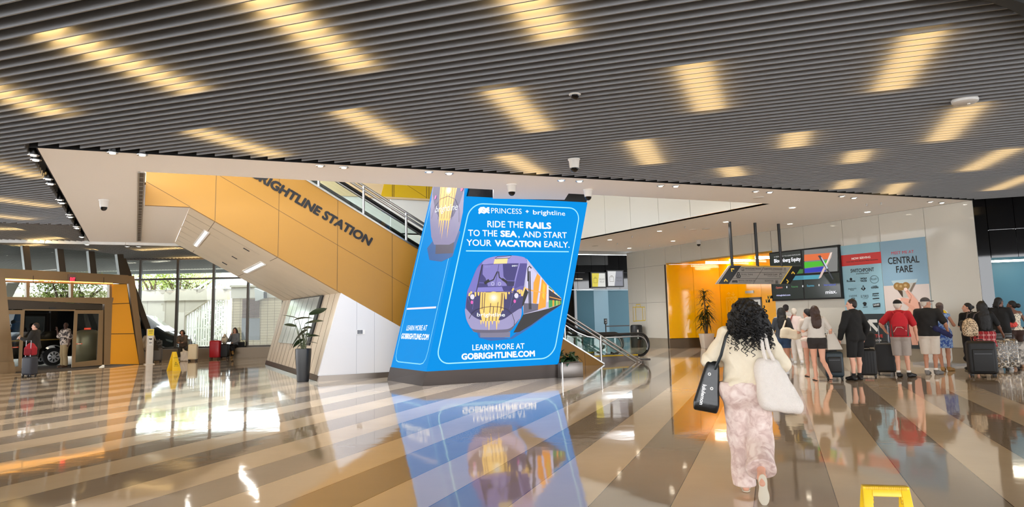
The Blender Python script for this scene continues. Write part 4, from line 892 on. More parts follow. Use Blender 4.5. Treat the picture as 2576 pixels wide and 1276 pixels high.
for (a0, a1, b0, b1) in ((vu0, um-.03, zm_+.03, vz1), (um+.03, vu1, zm_+.03, vz1), (vu0, um-.03, vz0, zm_-.03), (um+.03, vu1, vz0, zm_-.03)):
    slab_uv(MB(), W, [(a0, b0), (a1, b0), (a1, b1), (a0, b1)], .02, .11).build('screen', mat('screen_dark', (20, 22, 20), .12, emit=(44, 48, 44), es=.56), vw)
a = Art(fr_w(.111), .002); AV = lambda *q: [V(*p) for p in q]
a.poly(AV((1385, 262), (1700, 235), (1700, 460), (1390, 480)), (120, 120, 118))
for pts, c in ((((1385, 305), (1640, 285), (1610, 345), (1385, 366)), (214, 106, 60)), (((1385, 376), (1610, 358), (1580, 405), (1388, 432)), (70, 176, 40)), (((1388, 436), (1575, 416), (1590, 462), (1390, 478)), (40, 54, 170)), (((1395, 500), (1560, 492), (1530, 532), (1260, 545), (1270, 505)), (70, 150, 170)), (((1270, 505), (1380, 500), (1380, 535), (1265, 542)), (60, 130, 150)), (((1275, 445), (1375, 440), (1375, 480), (1300, 486)), (60, 110, 50))): a.poly(AV(*pts), c)
a.poly(AV((1630, 285), (1652, 280), (1640, 330), (1545, 520), (1520, 530), (1560, 440), (1600, 370)), (206, 180, 170)); a.poly(AV((1515, 315), (1540, 310), (1665, 535), (1655, 540), (1600, 450)), (60, 62, 70)); a.poly(AV((1545, 330), (1552, 328), (1610, 430), (1600, 440)), (190, 200, 220)); a.poly(AV((1640, 285), (1646, 284), (1600, 390), (1592, 392)), (250, 236, 220))
def vt(t, x0, y0, x1, y1, h, b=0.0, c=(240, 240, 246)): p, q = V(x0, y0), V(x1, y1); a.text(t, p[0], p[1], q[0], V(x0, y0-h)[1]-p[1], c, b, q[1])
vt('A NEW WAY TO GAIN EXPOSURE', 1100, 332, 1352, 308, 12, .0, (190, 190, 190)); vt('Bloomberg Equity', 1103, 380, 1354, 360, 34, .03); vt('miaxglobal.com', 1125, 694, 1256, 690, 14, .02, (206, 206, 250)); vt('miax.', 1590, 674, 1696, 666, 34, .02)
vt('Options', 1120, 625, 1182, 620, 18, 0, (226, 120, 100)); vt('Futures', 1268, 615, 1328, 612, 18, 0, (80, 150, 90)); vt('Equities', 1415, 606, 1482, 603, 18, 0, (80, 170, 200)); vt('International', 1575, 598, 1684, 594, 18, 0, (90, 110, 220))
for x, y in ((1223, 610), (1374, 601), (1528, 591)): a.line(AV((x, y-9), (x, y+9)), .04, (220, 220, 220))
a.build('display_picture', ART_E, vw)
zp = Zm(6.075, 2110, 590); zr = Zm(5.316, 2200, 740)
PW = lambda x, y: W.uv(*zp(x, y)); PR = lambda x, y: W.uv(*zr(x, y))
def poster(name, label, u0, u1, z0, z1):
    t = thing(name, label, 'poster', W.pt((u0+u1)/2, z0, .01)); slab_uv(MB(), W, [(u0, z0), (u1, z0), (u1, z1), (u0, z1)], .012, .016).build('sheet', mat('poster_sheet', (150, 190, 206), .35), t); return t, Art(fr_w(.018), .001)
pL0, pM, pR1 = PW(38, 300)[0], PW(655, 420)[0], PW(1345, 300)[0]; pzt = (PW(35, 180)[1]+PW(1318, 35)[1])/2; pzb = (wu(2205, 874.5)[1]+wu(2320, 878)[1])/2; pzd = (PW(300, 1212)[1]+PW(1000, 1212)[1])/2
BKP = (30, 34, 38)
t1, a = poster('wall_poster', 'light blue poster with red band listing food stalls over a dark arrow panel', pL0, pM-.01, pzb, pzt)
a.rect(pL0, pzd, pM-.01, pzt, (150, 192, 208)); a.rect(pL0, pzb, pM-.01, pzd, (52, 60, 64)); a.poly([PW(43, 322), PW(648, 262), PW(660, 438), PW(55, 490)], (206, 56, 54))
def pw(t, x0, y0, x1, y1, h, b=0.0, c=BKP, Z=PW): p, q = Z(x0, y0), Z(x1, y1); a.text(t, p[0], p[1], q[0], abs(Z((x0+x1)/2, (y0+y1)/2-h)[1]-Z((x0+x1)/2, (y0+y1)/2)[1]), c, b, q[1])
pw('NOW SERVING', 205, 388, 492, 360, 32, .03, (250, 240, 236)); pw('YOUR DAILY PICK-ME-UP & WIND-ME-DOWN', 118, 433, 606, 393, 18, .02); pw('SWITCHPOINT', 190, 585, 548, 560, 54, .02); pw('STATION BAR', 275, 612, 470, 597, 16, .02)
pw('Rosetta', 133, 728, 262, 722, 30, .03); a.disc(*PW(195, 684), .05, .045, BKP, 14); pw('WOLF', 340, 690, 438, 685, 28, .05); pw('TACOS', 340, 724, 438, 720, 26, .05); pw('PARADISE', 318, 726, 332, 662, 10); pw('Rosh!', 505, 700, 600, 692, 34, .0, (70, 90, 96)); a.line([(PW(552, 688)[0]+.15*math.cos(x*.5), PW(552, 688)[1]+.12*math.sin(x*.5)) for x in range(13)], .015, (80, 104, 110), True)
pw("Stephanie's", 155, 842, 280, 834, 20); pw('Deli', 190, 858, 242, 854, 10, .03); a.poly([PW(385, 772), PW(405, 812), PW(425, 825), PW(390, 862), PW(348, 830), PW(366, 812)], BKP); a.poly([PW(385, 790), PW(393, 815), PW(388, 850), PW(372, 820)], (150, 192, 208)); pw('COTOTA', 506, 826, 620, 820, 26, .06); pw('CASA', 530, 796, 600, 790, 12, .03)
pw('STAZIONE', 170, 958, 290, 948, 24); pw('PIZZA', 205, 992, 262, 988, 22, .03); pw('EL TURCO', 355, 968, 468, 962, 38); pw('COFFEE', 378, 990, 455, 986, 9); pw("Pizzo's", 530, 948, 622, 942, 28, .01); a.line([PW(528, 908), PW(625, 900)], .03, BKP); a.line([PW(532, 984), PW(632, 976)], .03, BKP)
pw('Asian', 245, 1092, 296, 1088, 12, .03); pw('Kitchen', 245, 1118, 296, 1114, 12, .03); a.poly([PW(390, 1060), PW(432, 1057), PW(426, 1092), PW(398, 1094)], BKP); a.disc(*PW(410, 1054), .07, .045, BKP, 12); pw('BAKERY CORNER', 384, 1118, 456, 1112, 12, .03); a.poly([PW(535, 1060), PW(642, 1046), PW(648, 1105), PW(541, 1116)], BKP); pw('SUSHIES', 548, 1094, 636, 1084, 26, .03, (210, 220, 224))
AR = lambda *q: [PR(*p) for p in q]
a.line(AR((0-40, 450), (-40, 360), (50, 360)), .11, (226, 226, 224)) if False else None
zq = Zm(5.318, 1900, 740); PQ = lambda x, y: W.uv(*zq(x, y)); AQ = lambda *q: [PQ(*p) for p in q]
a.line(AQ((1645, 360), (1530, 362)), .1, (226, 226, 224)); a.line(AQ((1532, 355), (1545, 492)), .1, (226, 226, 224)); a.line(AQ((1535, 366), (1652, 492)), .1, (226, 226, 224))
pw('COLLECTIVE', 1440, 578, 1722, 580, 40, .03, (214, 70, 66), PQ); pw('SECOND FLOOR', 1480, 628, 1706, 632, 24, .02, (220, 220, 218), PQ); a.build('print', ART_P, t1)
t2, a = poster('wall_poster', 'tall poster of a hand holding a cocktail glass under black capital lettering', pM+.01, pR1, pzb, pzt)
zc = (PW(700, 785)[1]+PW(1390, 757)[1])/2
a.rect(pM+.01, zc, pR1, pzt, (138, 172, 194)); a.rect(pM+.01, pzd, pR1, zc, (214, 202, 196)); a.rect(pM+.01, pzb, pR1, pzd, (52, 60, 64))
pw('MEET ME AT', 812, 308, 1156, 280, 42, .01, (206, 70, 76)); pw('CENTRAL', 762, 455, 1242, 425, 102, .02); pw('FARE', 888, 585, 1140, 570, 102, .02)
AP = lambda *q: [PW(*p) for p in q]
SK, SKD = (226, 172, 152), (196, 130, 106)
a.poly(AP((810, 710), (1010, 690), (1215, 680), (1195, 735), (850, 775)), (176, 198, 206)); a.poly(AP((855, 770), (1195, 732), (1110, 890), (1080, 960), (985, 968)), (190, 186, 176)); a.poly(AP((870, 775), (940, 755), (985, 790), (1060, 748), (1085, 800), (1030, 840), (960, 862), (905, 850)), (136, 104, 60)); a.poly(AP((905, 850), (985, 865), (990, 960), (975, 950)), (74, 58, 44)); a.poly(AP((1150, 745), (1190, 735), (1115, 885), (1090, 860)), (120, 108, 96))
for x, y in ((905, 790), (965, 800), (1035, 785)): a.disc(*PW(x, y), .13, .11, (150, 116, 66), 14); a.disc(*PW(x-6, y-8), .05, .04, (190, 160, 110), 10)
a.poly(AP((1015, 830), (1035, 822), (1060, 838), (1150, 930), (1235, 1035), (1260, 1150), (1230, 1290), (1215, 1500), (1225, 1690), (1130, 1690), (1085, 1400), (1040, 1200), (1100, 1080), (1105, 1010), (1040, 900)), SK)
a.poly(AP((915, 1000), (930, 978), (1000, 966), (1110, 990), (1190, 1060), (1180, 1110), (1060, 1045), (960, 1018)), SK); a.poly(AP((980, 1035), (1050, 1042), (1160, 1100), (1200, 1160), (1150, 1180), (1060, 1090)), (218, 160, 138)); a.line(AP((1110, 992), (1095, 1020), (1090, 1050)), .05, (150, 110, 90)); a.line(AP((1040, 840), (1120, 940), (1110, 1010)), .02, SKD); a.line(AP((1235, 1035), (1258, 1120), (1240, 1180)), .05, (110, 76, 66)); a.disc(*PW(1033, 838), .06, .05, (240, 214, 204), 10); a.disc(*PW(932, 992), .06, .035, (240, 214, 204), 10)
a.build('print', ART_P, t2)
# yellow outline of a suitcase on the white wall
a = Art(fr_w(.0), .012); U = lambda x, y: W.uv(*z7(x, y)); yl = (226, 196, 70)
a.line([U(*p) for p in ((565, 832), (645, 832), (648, 920), (568, 926))], .045, yl, True); a.line([U(582, 832), U(586, 924)], .035, yl); a.line([U(628, 832), U(632, 920)], .035, yl); a.line([U(*p) for p in ((586, 830), (588, 815), (615, 813), (616, 830))], .04, yl)
tag(a.build('wall_graphic', ART_P), 'yellow outline of a suitcase on the white glossy wall panel', 'wall graphic')
for i, (x0, y0, x1, y1) in enumerate(((1032, 755, 1064, 724), (1049, 718, 1084, 690))):
    p, q = W.uv(*z8(x0, y0)), W.uv(*z8(x1, y1)); fl_ = thing('flag_sign', ('small black square sign at the lift recess corner, lower one', 'small black square sign at the lift recess corner, upper one')[i], 'sign', W.pt(p[0], p[1], .1), group='corner signs')
    slab_uv(MB(), W, [(p[0], p[1]), (q[0], p[1]), (q[0], q[1]), (p[0], q[1])], .03, .16).build('plate', BLACK, fl_); a = Art(fr_w(.162), .002); a.line([(p[0]+.05, p[1]+.12), ((p[0]+q[0])/2, q[1]-.1), (q[0]-.05, p[1]+.12)], .04, YLI); a.build('arrow', ART_P, fl_)
# ================================================================== spots, cameras and small things on the ceilings
HOUS = mat('spot_black', (14, 14, 15), .35); LENS = mat('spot_lens', (255, 250, 240), .4, emit=(255, 248, 232), es=14.0); LENSD = mat('spot_lens_dim', (200, 196, 188), .3, emit=(255, 240, 220), es=1.6)
def beam(P, watts, size=1.35, col=(1.0, .95, .88)):
    l = bpy.data.lights.new('lamp_beam', 'SPOT'); l.energy = watts; l.spot_size = size; l.spot_blend = 1.0; l.color = col; l.shadow_soft_size = .06
    o = bpy.data.objects.new('lamp_beam', l); COL.objects.link(o); o.location = P
def spot(P, label, group, on=True, f_=1):
    t = thing('ceiling_spotlight', label, 'spotlight', P, group=group)
    MB().lathe([(.055, 0.0), (.07, .02), (.07, .17), (.05, .19), (.05, .3)], P, 14).build('housing', HOUS, t, smooth=True)
    MB().lathe([(.045, -.006), (.052, .004), (.052, .01)], P, 14).build('lens', LENS if on else LENSD, t)
    MB().lathe([(.085, .0), (.088, .012), (.06, .016)], P, 14).build('ring', STEEL, t, smooth=True)
    beam(P-Vector((0, 0, .03)), (120 if on else 55)*f_)
ORD = ['first', 'second', 'third', 'fourth', 'fifth', 'sixth', 'seventh', 'eighth', 'ninth', 'tenth', 'eleventh', 'twelfth', 'thirteenth', 'fourteenth', 'fifteenth', 'sixteenth']
for i, (x, y, on) in enumerate(((283, 386, 1), (358, 391, 1), (806, 419, 0), (865, 423, 0), (1079, 434, 0), (1130, 438, 1), (1412, 455, 1), (1458, 457, 1), (1662, 469, 0), (1700, 470, 1), (1901, 483, 0), (1936, 485, 1), (2118, 495, 0), (2148, 499, 1), (2340, 509, 0), (2369, 511, 1))):
    spot(at(x, y, HS-.02), 'black spotlight on the near edge of the white soffit, %s from the left' % ORD[i], 'spotlights along the near soffit edge', on, .15 if i > 13 else 1)
for i, (x, y, on) in enumerate(((84, 392, 0), (90, 404, 1), (121, 452, 0), (127, 464, 1), (150, 504, 0), (156, 512, 1), (174, 541, 0), (177, 547, 1), (192, 571, 0), (194, 575, 1), (206, 597, 1), (219, 616, 1))):
    spot(at(x, y, HS-.02), 'black spotlight in the dark gap left of the soffit, %s from its near corner' % ORD[i], 'spotlights along the left soffit edge', on)
for i, (x, y) in enumerate(((320, 621), (349, 621))): spot(at(x, y, HS-.02), 'tiny spotlight at the far soffit edge over the entrance, %s one' % ('left', 'right')[i], 'spotlights along the far soffit edge', False)
DOME = mat('camera_white', (214, 212, 208), .4)
def dome(P, label, h=.16, r=.1):
    t = thing('security_camera', label, 'camera', P, group='dome cameras')
    MB().lathe([(r*1.15, 0), (r*1.15, -.02), (r, -.03), (r*.86, -h), (r*.8, -h-.01)], P, 16).build('casing', DOME, t, smooth=True)
    MB().lathe([(r*.78, -h), (r*.7, -h-.05), (r*.4, -h-.085), (.005, -h-.095)], P, 16).build('dome', mat('camera_dome', (10, 10, 12), .08), t, smooth=True)
for (x, y), lab in (((262, 503), 'white dome camera on the left part of the soffit'), ((1287, 464), 'white dome camera on the soffit above the blue screen, left one'), ((1479, 477), 'white dome camera on the soffit over the right corner of the blue screen'), ((1757, 604), 'small white dome camera on the right soffit before the yellow recess'), ((1444, 400), 'white dome camera hanging from the grey slats above the screen')): dome(at(x, y, HS), lab)
P = at(1446, 238, HS); t = thing('security_camera', 'small dark half dome camera set between the grey slats', 'camera', P, group='dome cameras')
MB().lathe([(.075, .01), (.08, 0), (.07, -.01)], P, 16).build('casing', DOME, t, smooth=True); MB().lathe([(.06, -.01), (.05, -.045), (.025, -.065), (.004, -.07)], P, 16).build('dome', MATS['camera_dome'], t, smooth=True)
P = at(2427, 252, HS); t = thing('smoke_detector', 'flat white round detector under the slats at the right', 'detector', P)
MB().lathe([(.16, .02), (.17, 0), (.165, -.03), (.13, -.05)], P, 24).build('body', DOME, t, smooth=True); MB().lathe([(.02, -.05), (.018, -.06)], P+Vector((.05, 0, 0)), 10).build('sensor', WHITE, t)
LAMPW = mat('downlight_lens', (255, 240, 220), .4, emit=(255, 240, 214), es=7.0)
for i, (x, y) in enumerate(((1826, 558), (1534, 603), (1583, 624), (1693, 606), (1659, 581), (1993, 522), (2182, 533), (1987, 563))):
    P = at(x, y, HS); t = thing('downlight', 'small round recessed downlight in the right soffit, %s' % ('by the poles of the hanging sign', 'left above the escalator', 'nearest the white wall corner', 'in front of the yellow recess', 'midway to the opening edge', 'near the front edge left of the posters', 'above the posters', 'just right of the sign poles')[i], 'downlight', P, group='downlights in the right soffit')
    MB().lathe([(.085, -.012), (.11, -.008), (.115, .002)], P, 18).build('trim_ring', WHITE, t, smooth=True); MB().lathe([(.08, -.014), (.08, -.010)], P, 18).build('lens', LAMPW, t); beam(P-Vector((0, 0, .03)), 170)
for i, (x, y) in enumerate(((1743, 578), (1776, 576), (1497, 619), (1908, 497))):
    P = at(x, y, HS); tag(MB().lathe([(.13, -.012), (.14, -.004), (.14, .002)], P, 20).build('ceiling_speaker', DOME, smooth=True), 'flat round ceiling speaker in the right soffit, %s' % ('left of the sign poles', 'beside the sign poles', 'over the escalator', 'near the front edge')[i], 'speaker', 'ceiling speakers')
for i, (x, y) in enumerate(((1723, 570), (1590, 594), (1634, 616), (1553, 612), (2180, 513), (2216, 510))):
    P = at(x, y, HS); tag(MB().lathe([(.03, 0), (.03, -.012), (.012, -.02), (.012, -.05), (.03, -.055), (.03, -.06)], P, 10).build('sprinkler', STEEL), 'tiny steel sprinkler head under the right soffit, %s' % ORD[i]+' of six', 'sprinkler', 'sprinklers in the soffit')
# slot grille in the soffit
va, vb, vc, vd = at(349, 432, HS), at(364, 433, HS), at(354, 606, HS), at(345, 606, HS)
gr_ = thing('ceiling_grille', 'long narrow slot grille in the white soffit beside the yellow stair wall', 'vent', (va+vd)/2)
MB().prism([p+Vector((0, 0, -.012)) for p in (va, vb, vc, vd)], (0, 0, .01)).build('slot', mat('slot_dark', (70, 62, 54), .5), gr_)
mb = MB()
for i in range(26):
    f = i/25; mb.bar(va.lerp(vd, f)+Vector((0, 0, -.016)), vb.lerp(vc, f)+Vector((0, 0, -.016)), .03, .012)
mb.bar(va+Vector((0, 0, -.016)), vd+Vector((0, 0, -.016)), .03, .02); mb.bar(vb+Vector((0, 0, -.016)), vc+Vector((0, 0, -.016)), .03, .02); mb.build('louvre', mat('grille_grey', (150, 144, 136), .4, .5), gr_)
# exit sign over the entrance
ex = thing('exit_sign', 'small box sign with red EXIT letters over the sliding doors', 'sign', SP.hit(*z2(625, 352))+SP.n*.2)
slab(MB(), SP, s((592, 322), (660, 324), (660, 386), (595, 384)), .08, .22).build('housing', mat('exit_box', (120, 96, 84), .4), ex)
a = Art(lambda u, v, k: SP.pt(u, v, k), .226, .002); q = [SP.uv(*z2(*b)) for b in ((598, 348), (656, 350), (656, 384), (600, 382))]; a.poly(q, (40, 2, 4)); p0, p1 = SP.uv(*z2(605, 382)), SP.uv(*z2(650, 384)); a.text('EXIT', p0[0], p0[1], p1[0], abs(SP.uv(*z2(605, 350))[1]-p0[1]), (255, 40, 60), .05, p1[1]); a.build('lettering', attr_mat('ink_exit', 2.2), ex)
# warm line light under the entrance header
wl = slab(MB(), SP, s((0, 357), (1000, 400), (1000, 404), (0, 362)), .08, .05).build('linear_light', mat('lamp_amber', (255, 190, 90), .5, emit=(255, 176, 70), es=5.0)); tag(wl, 'thin warm line light under the bronze header of the entrance', 'light')

# ================================================================== outside
ASPH = mat('pavement_pale', (206, 202, 194), .8, noise=.08, nscale=2)
struct(MB().poly([(-60, 20, -.03), (-18.3, 20, -.03), (-18.3, 26, -.03), (-14, 32, -.03), (12, 33.4, -.03), (12, 70, -.03), (-60, 70, -.03)]).build('floor', ASPH)) if False else None
g_ = MB().add([(-70, 12, -.04), (-18.6, 24.6, -.04), (-14.3, 32.6, -.04), (14, 34.6, -.04), (14, 80, -.04), (-70, 80, -.04)], [[0, 1, 2, 3, 4, 5]]).build('floor', ASPH); struct(g_)
CONC = mat('concrete', (190, 181, 164), .85, noise=.14, nscale=1.3, bump=.2, bscale=6); STAIN = mat('concrete_stain', (166, 156, 142), .9)
CW = WW.off(-12.5); c_ = lambda x, y: CW.uv(*z3(x, y))
czt = c_(400, 378)[1]; l0 = c_(60, 400)[0]-10
cwl = thing('concrete_wall', 'pale stained concrete wall with a slanted gap across the road', 'wall', CW.pt(c_(400, 600)[0], 0))
mb = MB(); slab_uv(mb, CW, [(l0, -.1), (c_(572, 900)[0], -.1), c_(572, 662), c_(825, 490), c_(1022, 488), (c_(1022, 488)[0], czt-.3), (l0, czt-.3)], .4); mb.build('wall_body', CONC, cwl)
mb = MB(); slab_uv(mb, CW, [(l0, c_(300, 488)[1]), c_(1035, 486), (c_(1035, 480)[0], czt), (l0, czt)], .6, .12); mb.build('coping', CONC, cwl)
mb = MB()
for x in (172, 368, 572): u = c_(x, 600)[0]; slab_uv(mb, CW, [(u-.02, 0), (u+.02, 0), (u+.02, c_(x, 495)[1]), (u-.02, c_(x, 495)[1])], .01, .005)
mb.build('joint', STAIN, cwl)
mb = MB(); rnd = random.Random(5)
for i in range(16):
    u = c_(110, 400)[0]+(c_(1020, 400)[0]-c_(110, 400)[0])*rnd.random(); h = .1+.25*rnd.random()**2; w = .1+.9*rnd.random()**2
    slab_uv(mb, CW, [(u, czt-.01), (u+w, czt-.01), (u+w*.8, czt-h*.5), (u+w*.5, czt-h), (u+w*.2, czt-h*.6)], .004, .124)
mb.build('stain', STAIN, cwl)
fn = thing('metal_fence', 'white metal bar fence in the slanted gap of the concrete wall', 'fence', CW.pt(c_(800, 900)[0], 0, -.2)); FW = mat('fence_white', (236, 234, 224), .6)
mb = MB(); i = 0
for x in range(580, 1022, 27):
    u = c_(x, 700)[0]; top = c_(x, 660-(x-575)*.68 if x < 825 else 490)[1]; slab_uv(mb, CW, [(u-.05, -.05), (u+.05, -.05), (u+.05, top), (u-.05, top)], .06, -.15)
mb.build('bar', FW, fn)
mb = MB()
for y in (600, 790, 935): 
    x0 = 575 if y > 662 else 575+(662-y)/.68; slab_uv(mb, CW, [c_(x0, y+6), c_(1022, y+6), c_(1022, y-6), c_(x0, y-6)], .05, -.2)
mb.build('rail', FW, fn)
BW = WW.off(-11.5); b_ = lambda x, y: BW.uv(*z3(x, y))
bb = thing('block_building', 'cream block building with grey door and brown louvre behind the window', 'building', BW.pt(b_(1300, 700)[0], 0))
TILE = mat('cream_block', (204, 186, 154), .8, noise=.05, nscale=3)
u0 = b_(1075, 600)[0]; u1 = u0+12; zt_b = b_(1200, 340)[1]; zb0 = b_(1200, 470)[1]
mb = MB(); slab_uv(mb, BW, [(u0, -.1), (u1, -.1), (u1, zt_b), (u0, zt_b)], 5); mb.mi = 1
for k in range(60):
    z = zb0-k*.16
    if z < 0: break
    slab_uv(mb, BW, [(u0+.03, z-.008), (u1, z-.008), (u1, z+.008), (u0+.03, z+.008)], .01, .006)
for k in range(28): u = u0+.1+k*.4; slab_uv(mb, BW, [(u-.01, 0), (u+.01, 0), (u+.01, zb0), (u-.01, zb0)], .01, .006)
mb.build('wall', [TILE, mat('block_joint', (150, 136, 112), .9)], bb)
mb = MB(); slab_uv(mb, BW, [(u0-.05, zb0), (u1, zb0), (u1, zt_b), (u0-.05, zt_b)], .1, .08); slab_uv(mb, BW, [(u0-.1, b_(1200, 352)[1]), (u1, b_(1200, 352)[1]), (u1, zt_b+.05), (u0-.1, zt_b+.05)], .2, .2); mb.build('parapet', CONC, bb)
mb = MB(); p, q = b_(1190, 680), b_(1376, 475)
for k in range(16): z = p[1]+(q[1]-p[1])*k/16; slab_uv(mb, BW, [(p[0], z), (q[0], z), (q[0], z+(q[1]-p[1])/22), (p[0], z+(q[1]-p[1])/22)], .06, .06)
mb.build('louvre', mat('louvre_brown', (100, 70, 52), .6), bb); slab_uv(MB(), BW, [b_(1183, 918), b_(1376, 918), b_(1376, 684), b_(1183, 684)], .05, .03).build('door_panel', mat('door_grey', (130, 132, 134), .6), bb)
# outdoor steel stair up to a footbridge
SW = WW.off(-16); s_ = lambda x, y: SW.uv(*z3(x, y)); os_ = thing('outdoor_stair', 'pale blue steel stair and bridge railing above the concrete wall', 'stair', SW.pt(s_(900, 350)[0], s_(900, 385)[1])); SB_ = mat('stair_blue', (196, 214, 222), .6)
def sbar(mb, x0, y0, x1, y1, w, k=0): a_, b__ = s_(x0, y0), s_(x1, y1); mb.bar(SW.pt(a_[0], a_[1], k), SW.pt(b__[0], b__[1], k), w, .1, SW.n)
mb = MB(); sbar(mb, 700, 372, 900, 240, .12); sbar(mb, 800, 385, 1000, 258, .14); sbar(mb, 760, 378, 950, 256, .1); mb.build('stringer', SB_, os_)
mb = MB(); [sbar(mb, 850+i*16, 330-i*11, 850+i*16, 372-i*11, .05) for i in range(9)]; sbar(mb, 840, 330, 1000, 222, .07); mb.build('stair_rail', SB_, os_)
mb = MB(); sbar(mb, 985, 325, 1290, 320, .14); sbar(mb, 985, 270, 1290, 268, .06); sbar(mb, 985, 297, 1290, 294, .05); [sbar(mb, 985+i*38, 268, 985+i*38, 325, .05) for i in range(9)]; mb.build('bridge_rail', SB_, os_)
wl2 = thing('wall_lamp_box', 'pale box lamp on the corner of the block building', 'lamp', b_(0, 0) and BW.hit(*z3(1400, 440))+BW.n*.3)
slab(MB(), BW, [z3(*p) for p in ((1345, 362), (1446, 405), (1446, 470), (1352, 502))], .4, .5).build('casing', mat('box_grey', (196, 196, 190), .6), wl2); slab(MB(), BW, [z3(*p) for p in ((1440, 402), (1458, 410), (1458, 472), (1440, 472))], .4, .5).build('end_cap', BLACK, wl2)
# canopy over the drive: pale underside with line lights and a deep grey beam
cz = HS+.1; mb = MB(); q = [WW.pt(-22, cz, -.6), WW.pt(16, cz, -.6), WW.pt(16, cz, -9.5), WW.pt(-22, cz, -9.5)]; mb.prism(q, (0, 0, .2)); mb.prism([SP.pt(-14, cz, -.4), SP.pt(5.4, cz, -.4), SP.pt(5.4, cz, -5), SP.pt(-14, cz, -5)], (0, 0, .2))
struct(mb.build('ceiling', mat('canopy_pale', (228, 226, 220), .8)))
BMW = WW.off(-9.5); b0_ = BMW.uv(*z3(300, 103))[1]; b1_ = BMW.uv(*z3(300, 205))[1]
cb_ = tag(slab_uv(MB(), BMW, [(-24, b1_), (20, b1_), (20, cz+.2), (-24, cz+.2)], .6).build('canopy_beam', mat('beam_grey', (138, 140, 142), .7, noise=.08, nscale=1)), 'deep grey concrete beam along the edge of the outdoor canopy', 'beam')
cp_ = thing('canopy_column', 'pale slanted concrete column outside the glass at the far left', 'column', SP.pt(0, 0, -7)); mb = MB(); A7 = SP.off(-7)
mb.prism([A7.hit(*z2(*p)) for p in ((70, 395), (180, 395), (110, 525), (10, 525))], -SP.n*.9); mb.build('shaft', CONC, cp_)
for i, (x0, y0, x1, y1) in enumerate(((265, 70, 420, 55), (0, 80, 60, 76))):
    A_0, B_0 = at(*z3(x0, y0), cz-.02), at(*z3(x1, y1), cz-.02); tag(MB().bar(A_0, B_0, .12, .03).build('linear_light', LIT), 'thin line light under the outdoor canopy beyond the window, %s one' % ('right', 'left')[i], 'light', 'canopy line lights')
# trees beyond the wall
LEAF = [mat('leaf_%s' % n, c, .6, noise=.3, nscale=9) for n, c in (('bright', (168, 184, 92)), ('olive', (132, 144, 80)), ('pale', (196, 204, 140)))]; BARK = mat('bark', (92, 76, 62), .9)
def tree(base, z0, z1, rad, label, seed, n=420, m=0, cat='tree', name='leafy_tree'):
    rnd = random.Random(seed); t = thing(name, label, cat, base, group='trees beyond the wall'); tr = MB()
    tr.tube([base, base+Vector((.1, 0, z0*.6)), base+Vector((-.1, .1, z0+.5))], [.16, .13, .1], 8)
    for k in range(6):
        an = rnd.random()*6.28; tr.tube([base+Vector((-.05, .05, z0*.8)), base+Vector((math.cos(an)*rad*.5, math.sin(an)*rad*.5, z0+(z1-z0)*.4)), base+Vector((math.cos(an)*rad*.85, math.sin(an)*rad*.85, z0+(z1-z0)*(.5+.4*rnd.random())))], [.09, .06, .025], 6)
    tr.build('trunk', BARK, t, smooth=True); lf = MB()
    cl = [(base+Vector((rnd.uniform(-1, 1)*rad, rnd.uniform(-1, 1)*rad*.6, rnd.uniform(z0, z1))), rnd.uniform(.35, .7)) for _ in range(26)]
    for i in range(n):
        c, r = rnd.choice(cl); d = Vector((rnd.gauss(0, 1), rnd.gauss(0, 1), rnd.gauss(0, .7))).normalized()*r*rnd.random()**.4; p = c+d
        u = Vector((rnd.gauss(0, 1), rnd.gauss(0, 1), rnd.gauss(0, 1))).normalized(); v = u.cross(Vector((rnd.gauss(0, 1), rnd.gauss(0, 1), rnd.gauss(0, 1)))).normalized(); L_ = rnd.uniform(.09, .19)
        lf.add([p-u*L_*.5, p+v*L_*.25, p+u*L_*.5, p-v*L_*.25], [[0, 1, 2, 3]])
    lf.build('crown', LEAF[m], t)
TW = WW.off(-15.5)
for i, (x, m, sd, lab) in enumerate(((180, 0, 1, 'bright green leafy tree above the concrete wall nearest the leaning mullion'), (420, 1, 2, 'olive leafy tree above the concrete wall between two window bars'), (670, 2, 3, 'pale airy tree above the concrete wall beside the outdoor stair'))):
    u = TW.uv(*z3(x, 300))[0]; tree(TW.pt(u, -.05, -1-.5*(i % 2)), TW.uv(*z3(300, 372))[1]-.2, TW.uv(*z3(300, 215))[1]+.3, 1.15, lab, sd, 1900, m)
DW = SP.off(-14)
for i, (x, m, lab) in enumerate(((560, 0, 'bright green tree seen through the transom above the sliding doors, left one'), (740, 2, 'pale green tree seen through the transom above the sliding doors, right one'))):
    u = DW.uv(*z2(x, 460))[0]; tree(DW.pt(u, -.05), DW.uv(*z2(560, 528))[1]-.2, DW.uv(*z2(560, 405))[1]+.2, 1.3, lab, 20+i, 1500, m)
rnd = random.Random(8)
hb = thing('hedge_shrub', 'green shrub behind the white bar fence', 'shrub', CW.pt(c_(760, 900)[0], 0, -1.6)); lf = MB()
for i in range(700):
    u = rnd.uniform(c_(600, 700)[0], c_(880, 700)[0]); z = rnd.uniform(.2, 3.4)*(.4+.6*(u-c_(600, 700)[0])/(c_(880, 700)[0]-c_(600, 700)[0])); p = CW.pt(u, z, -1.6+rnd.uniform(-.4, .4)); a1 = Vector((rnd.gauss(0, 1), rnd.gauss(0, 1), rnd.gauss(0, 1))).normalized(); a2 = a1.cross(Vector((rnd.gauss(0, 1), rnd.gauss(0, 1), 1))).normalized(); lf.add([p-a1*.14, p+a2*.07, p+a1*.14, p-a2*.07], [[0, 1, 2, 3]])
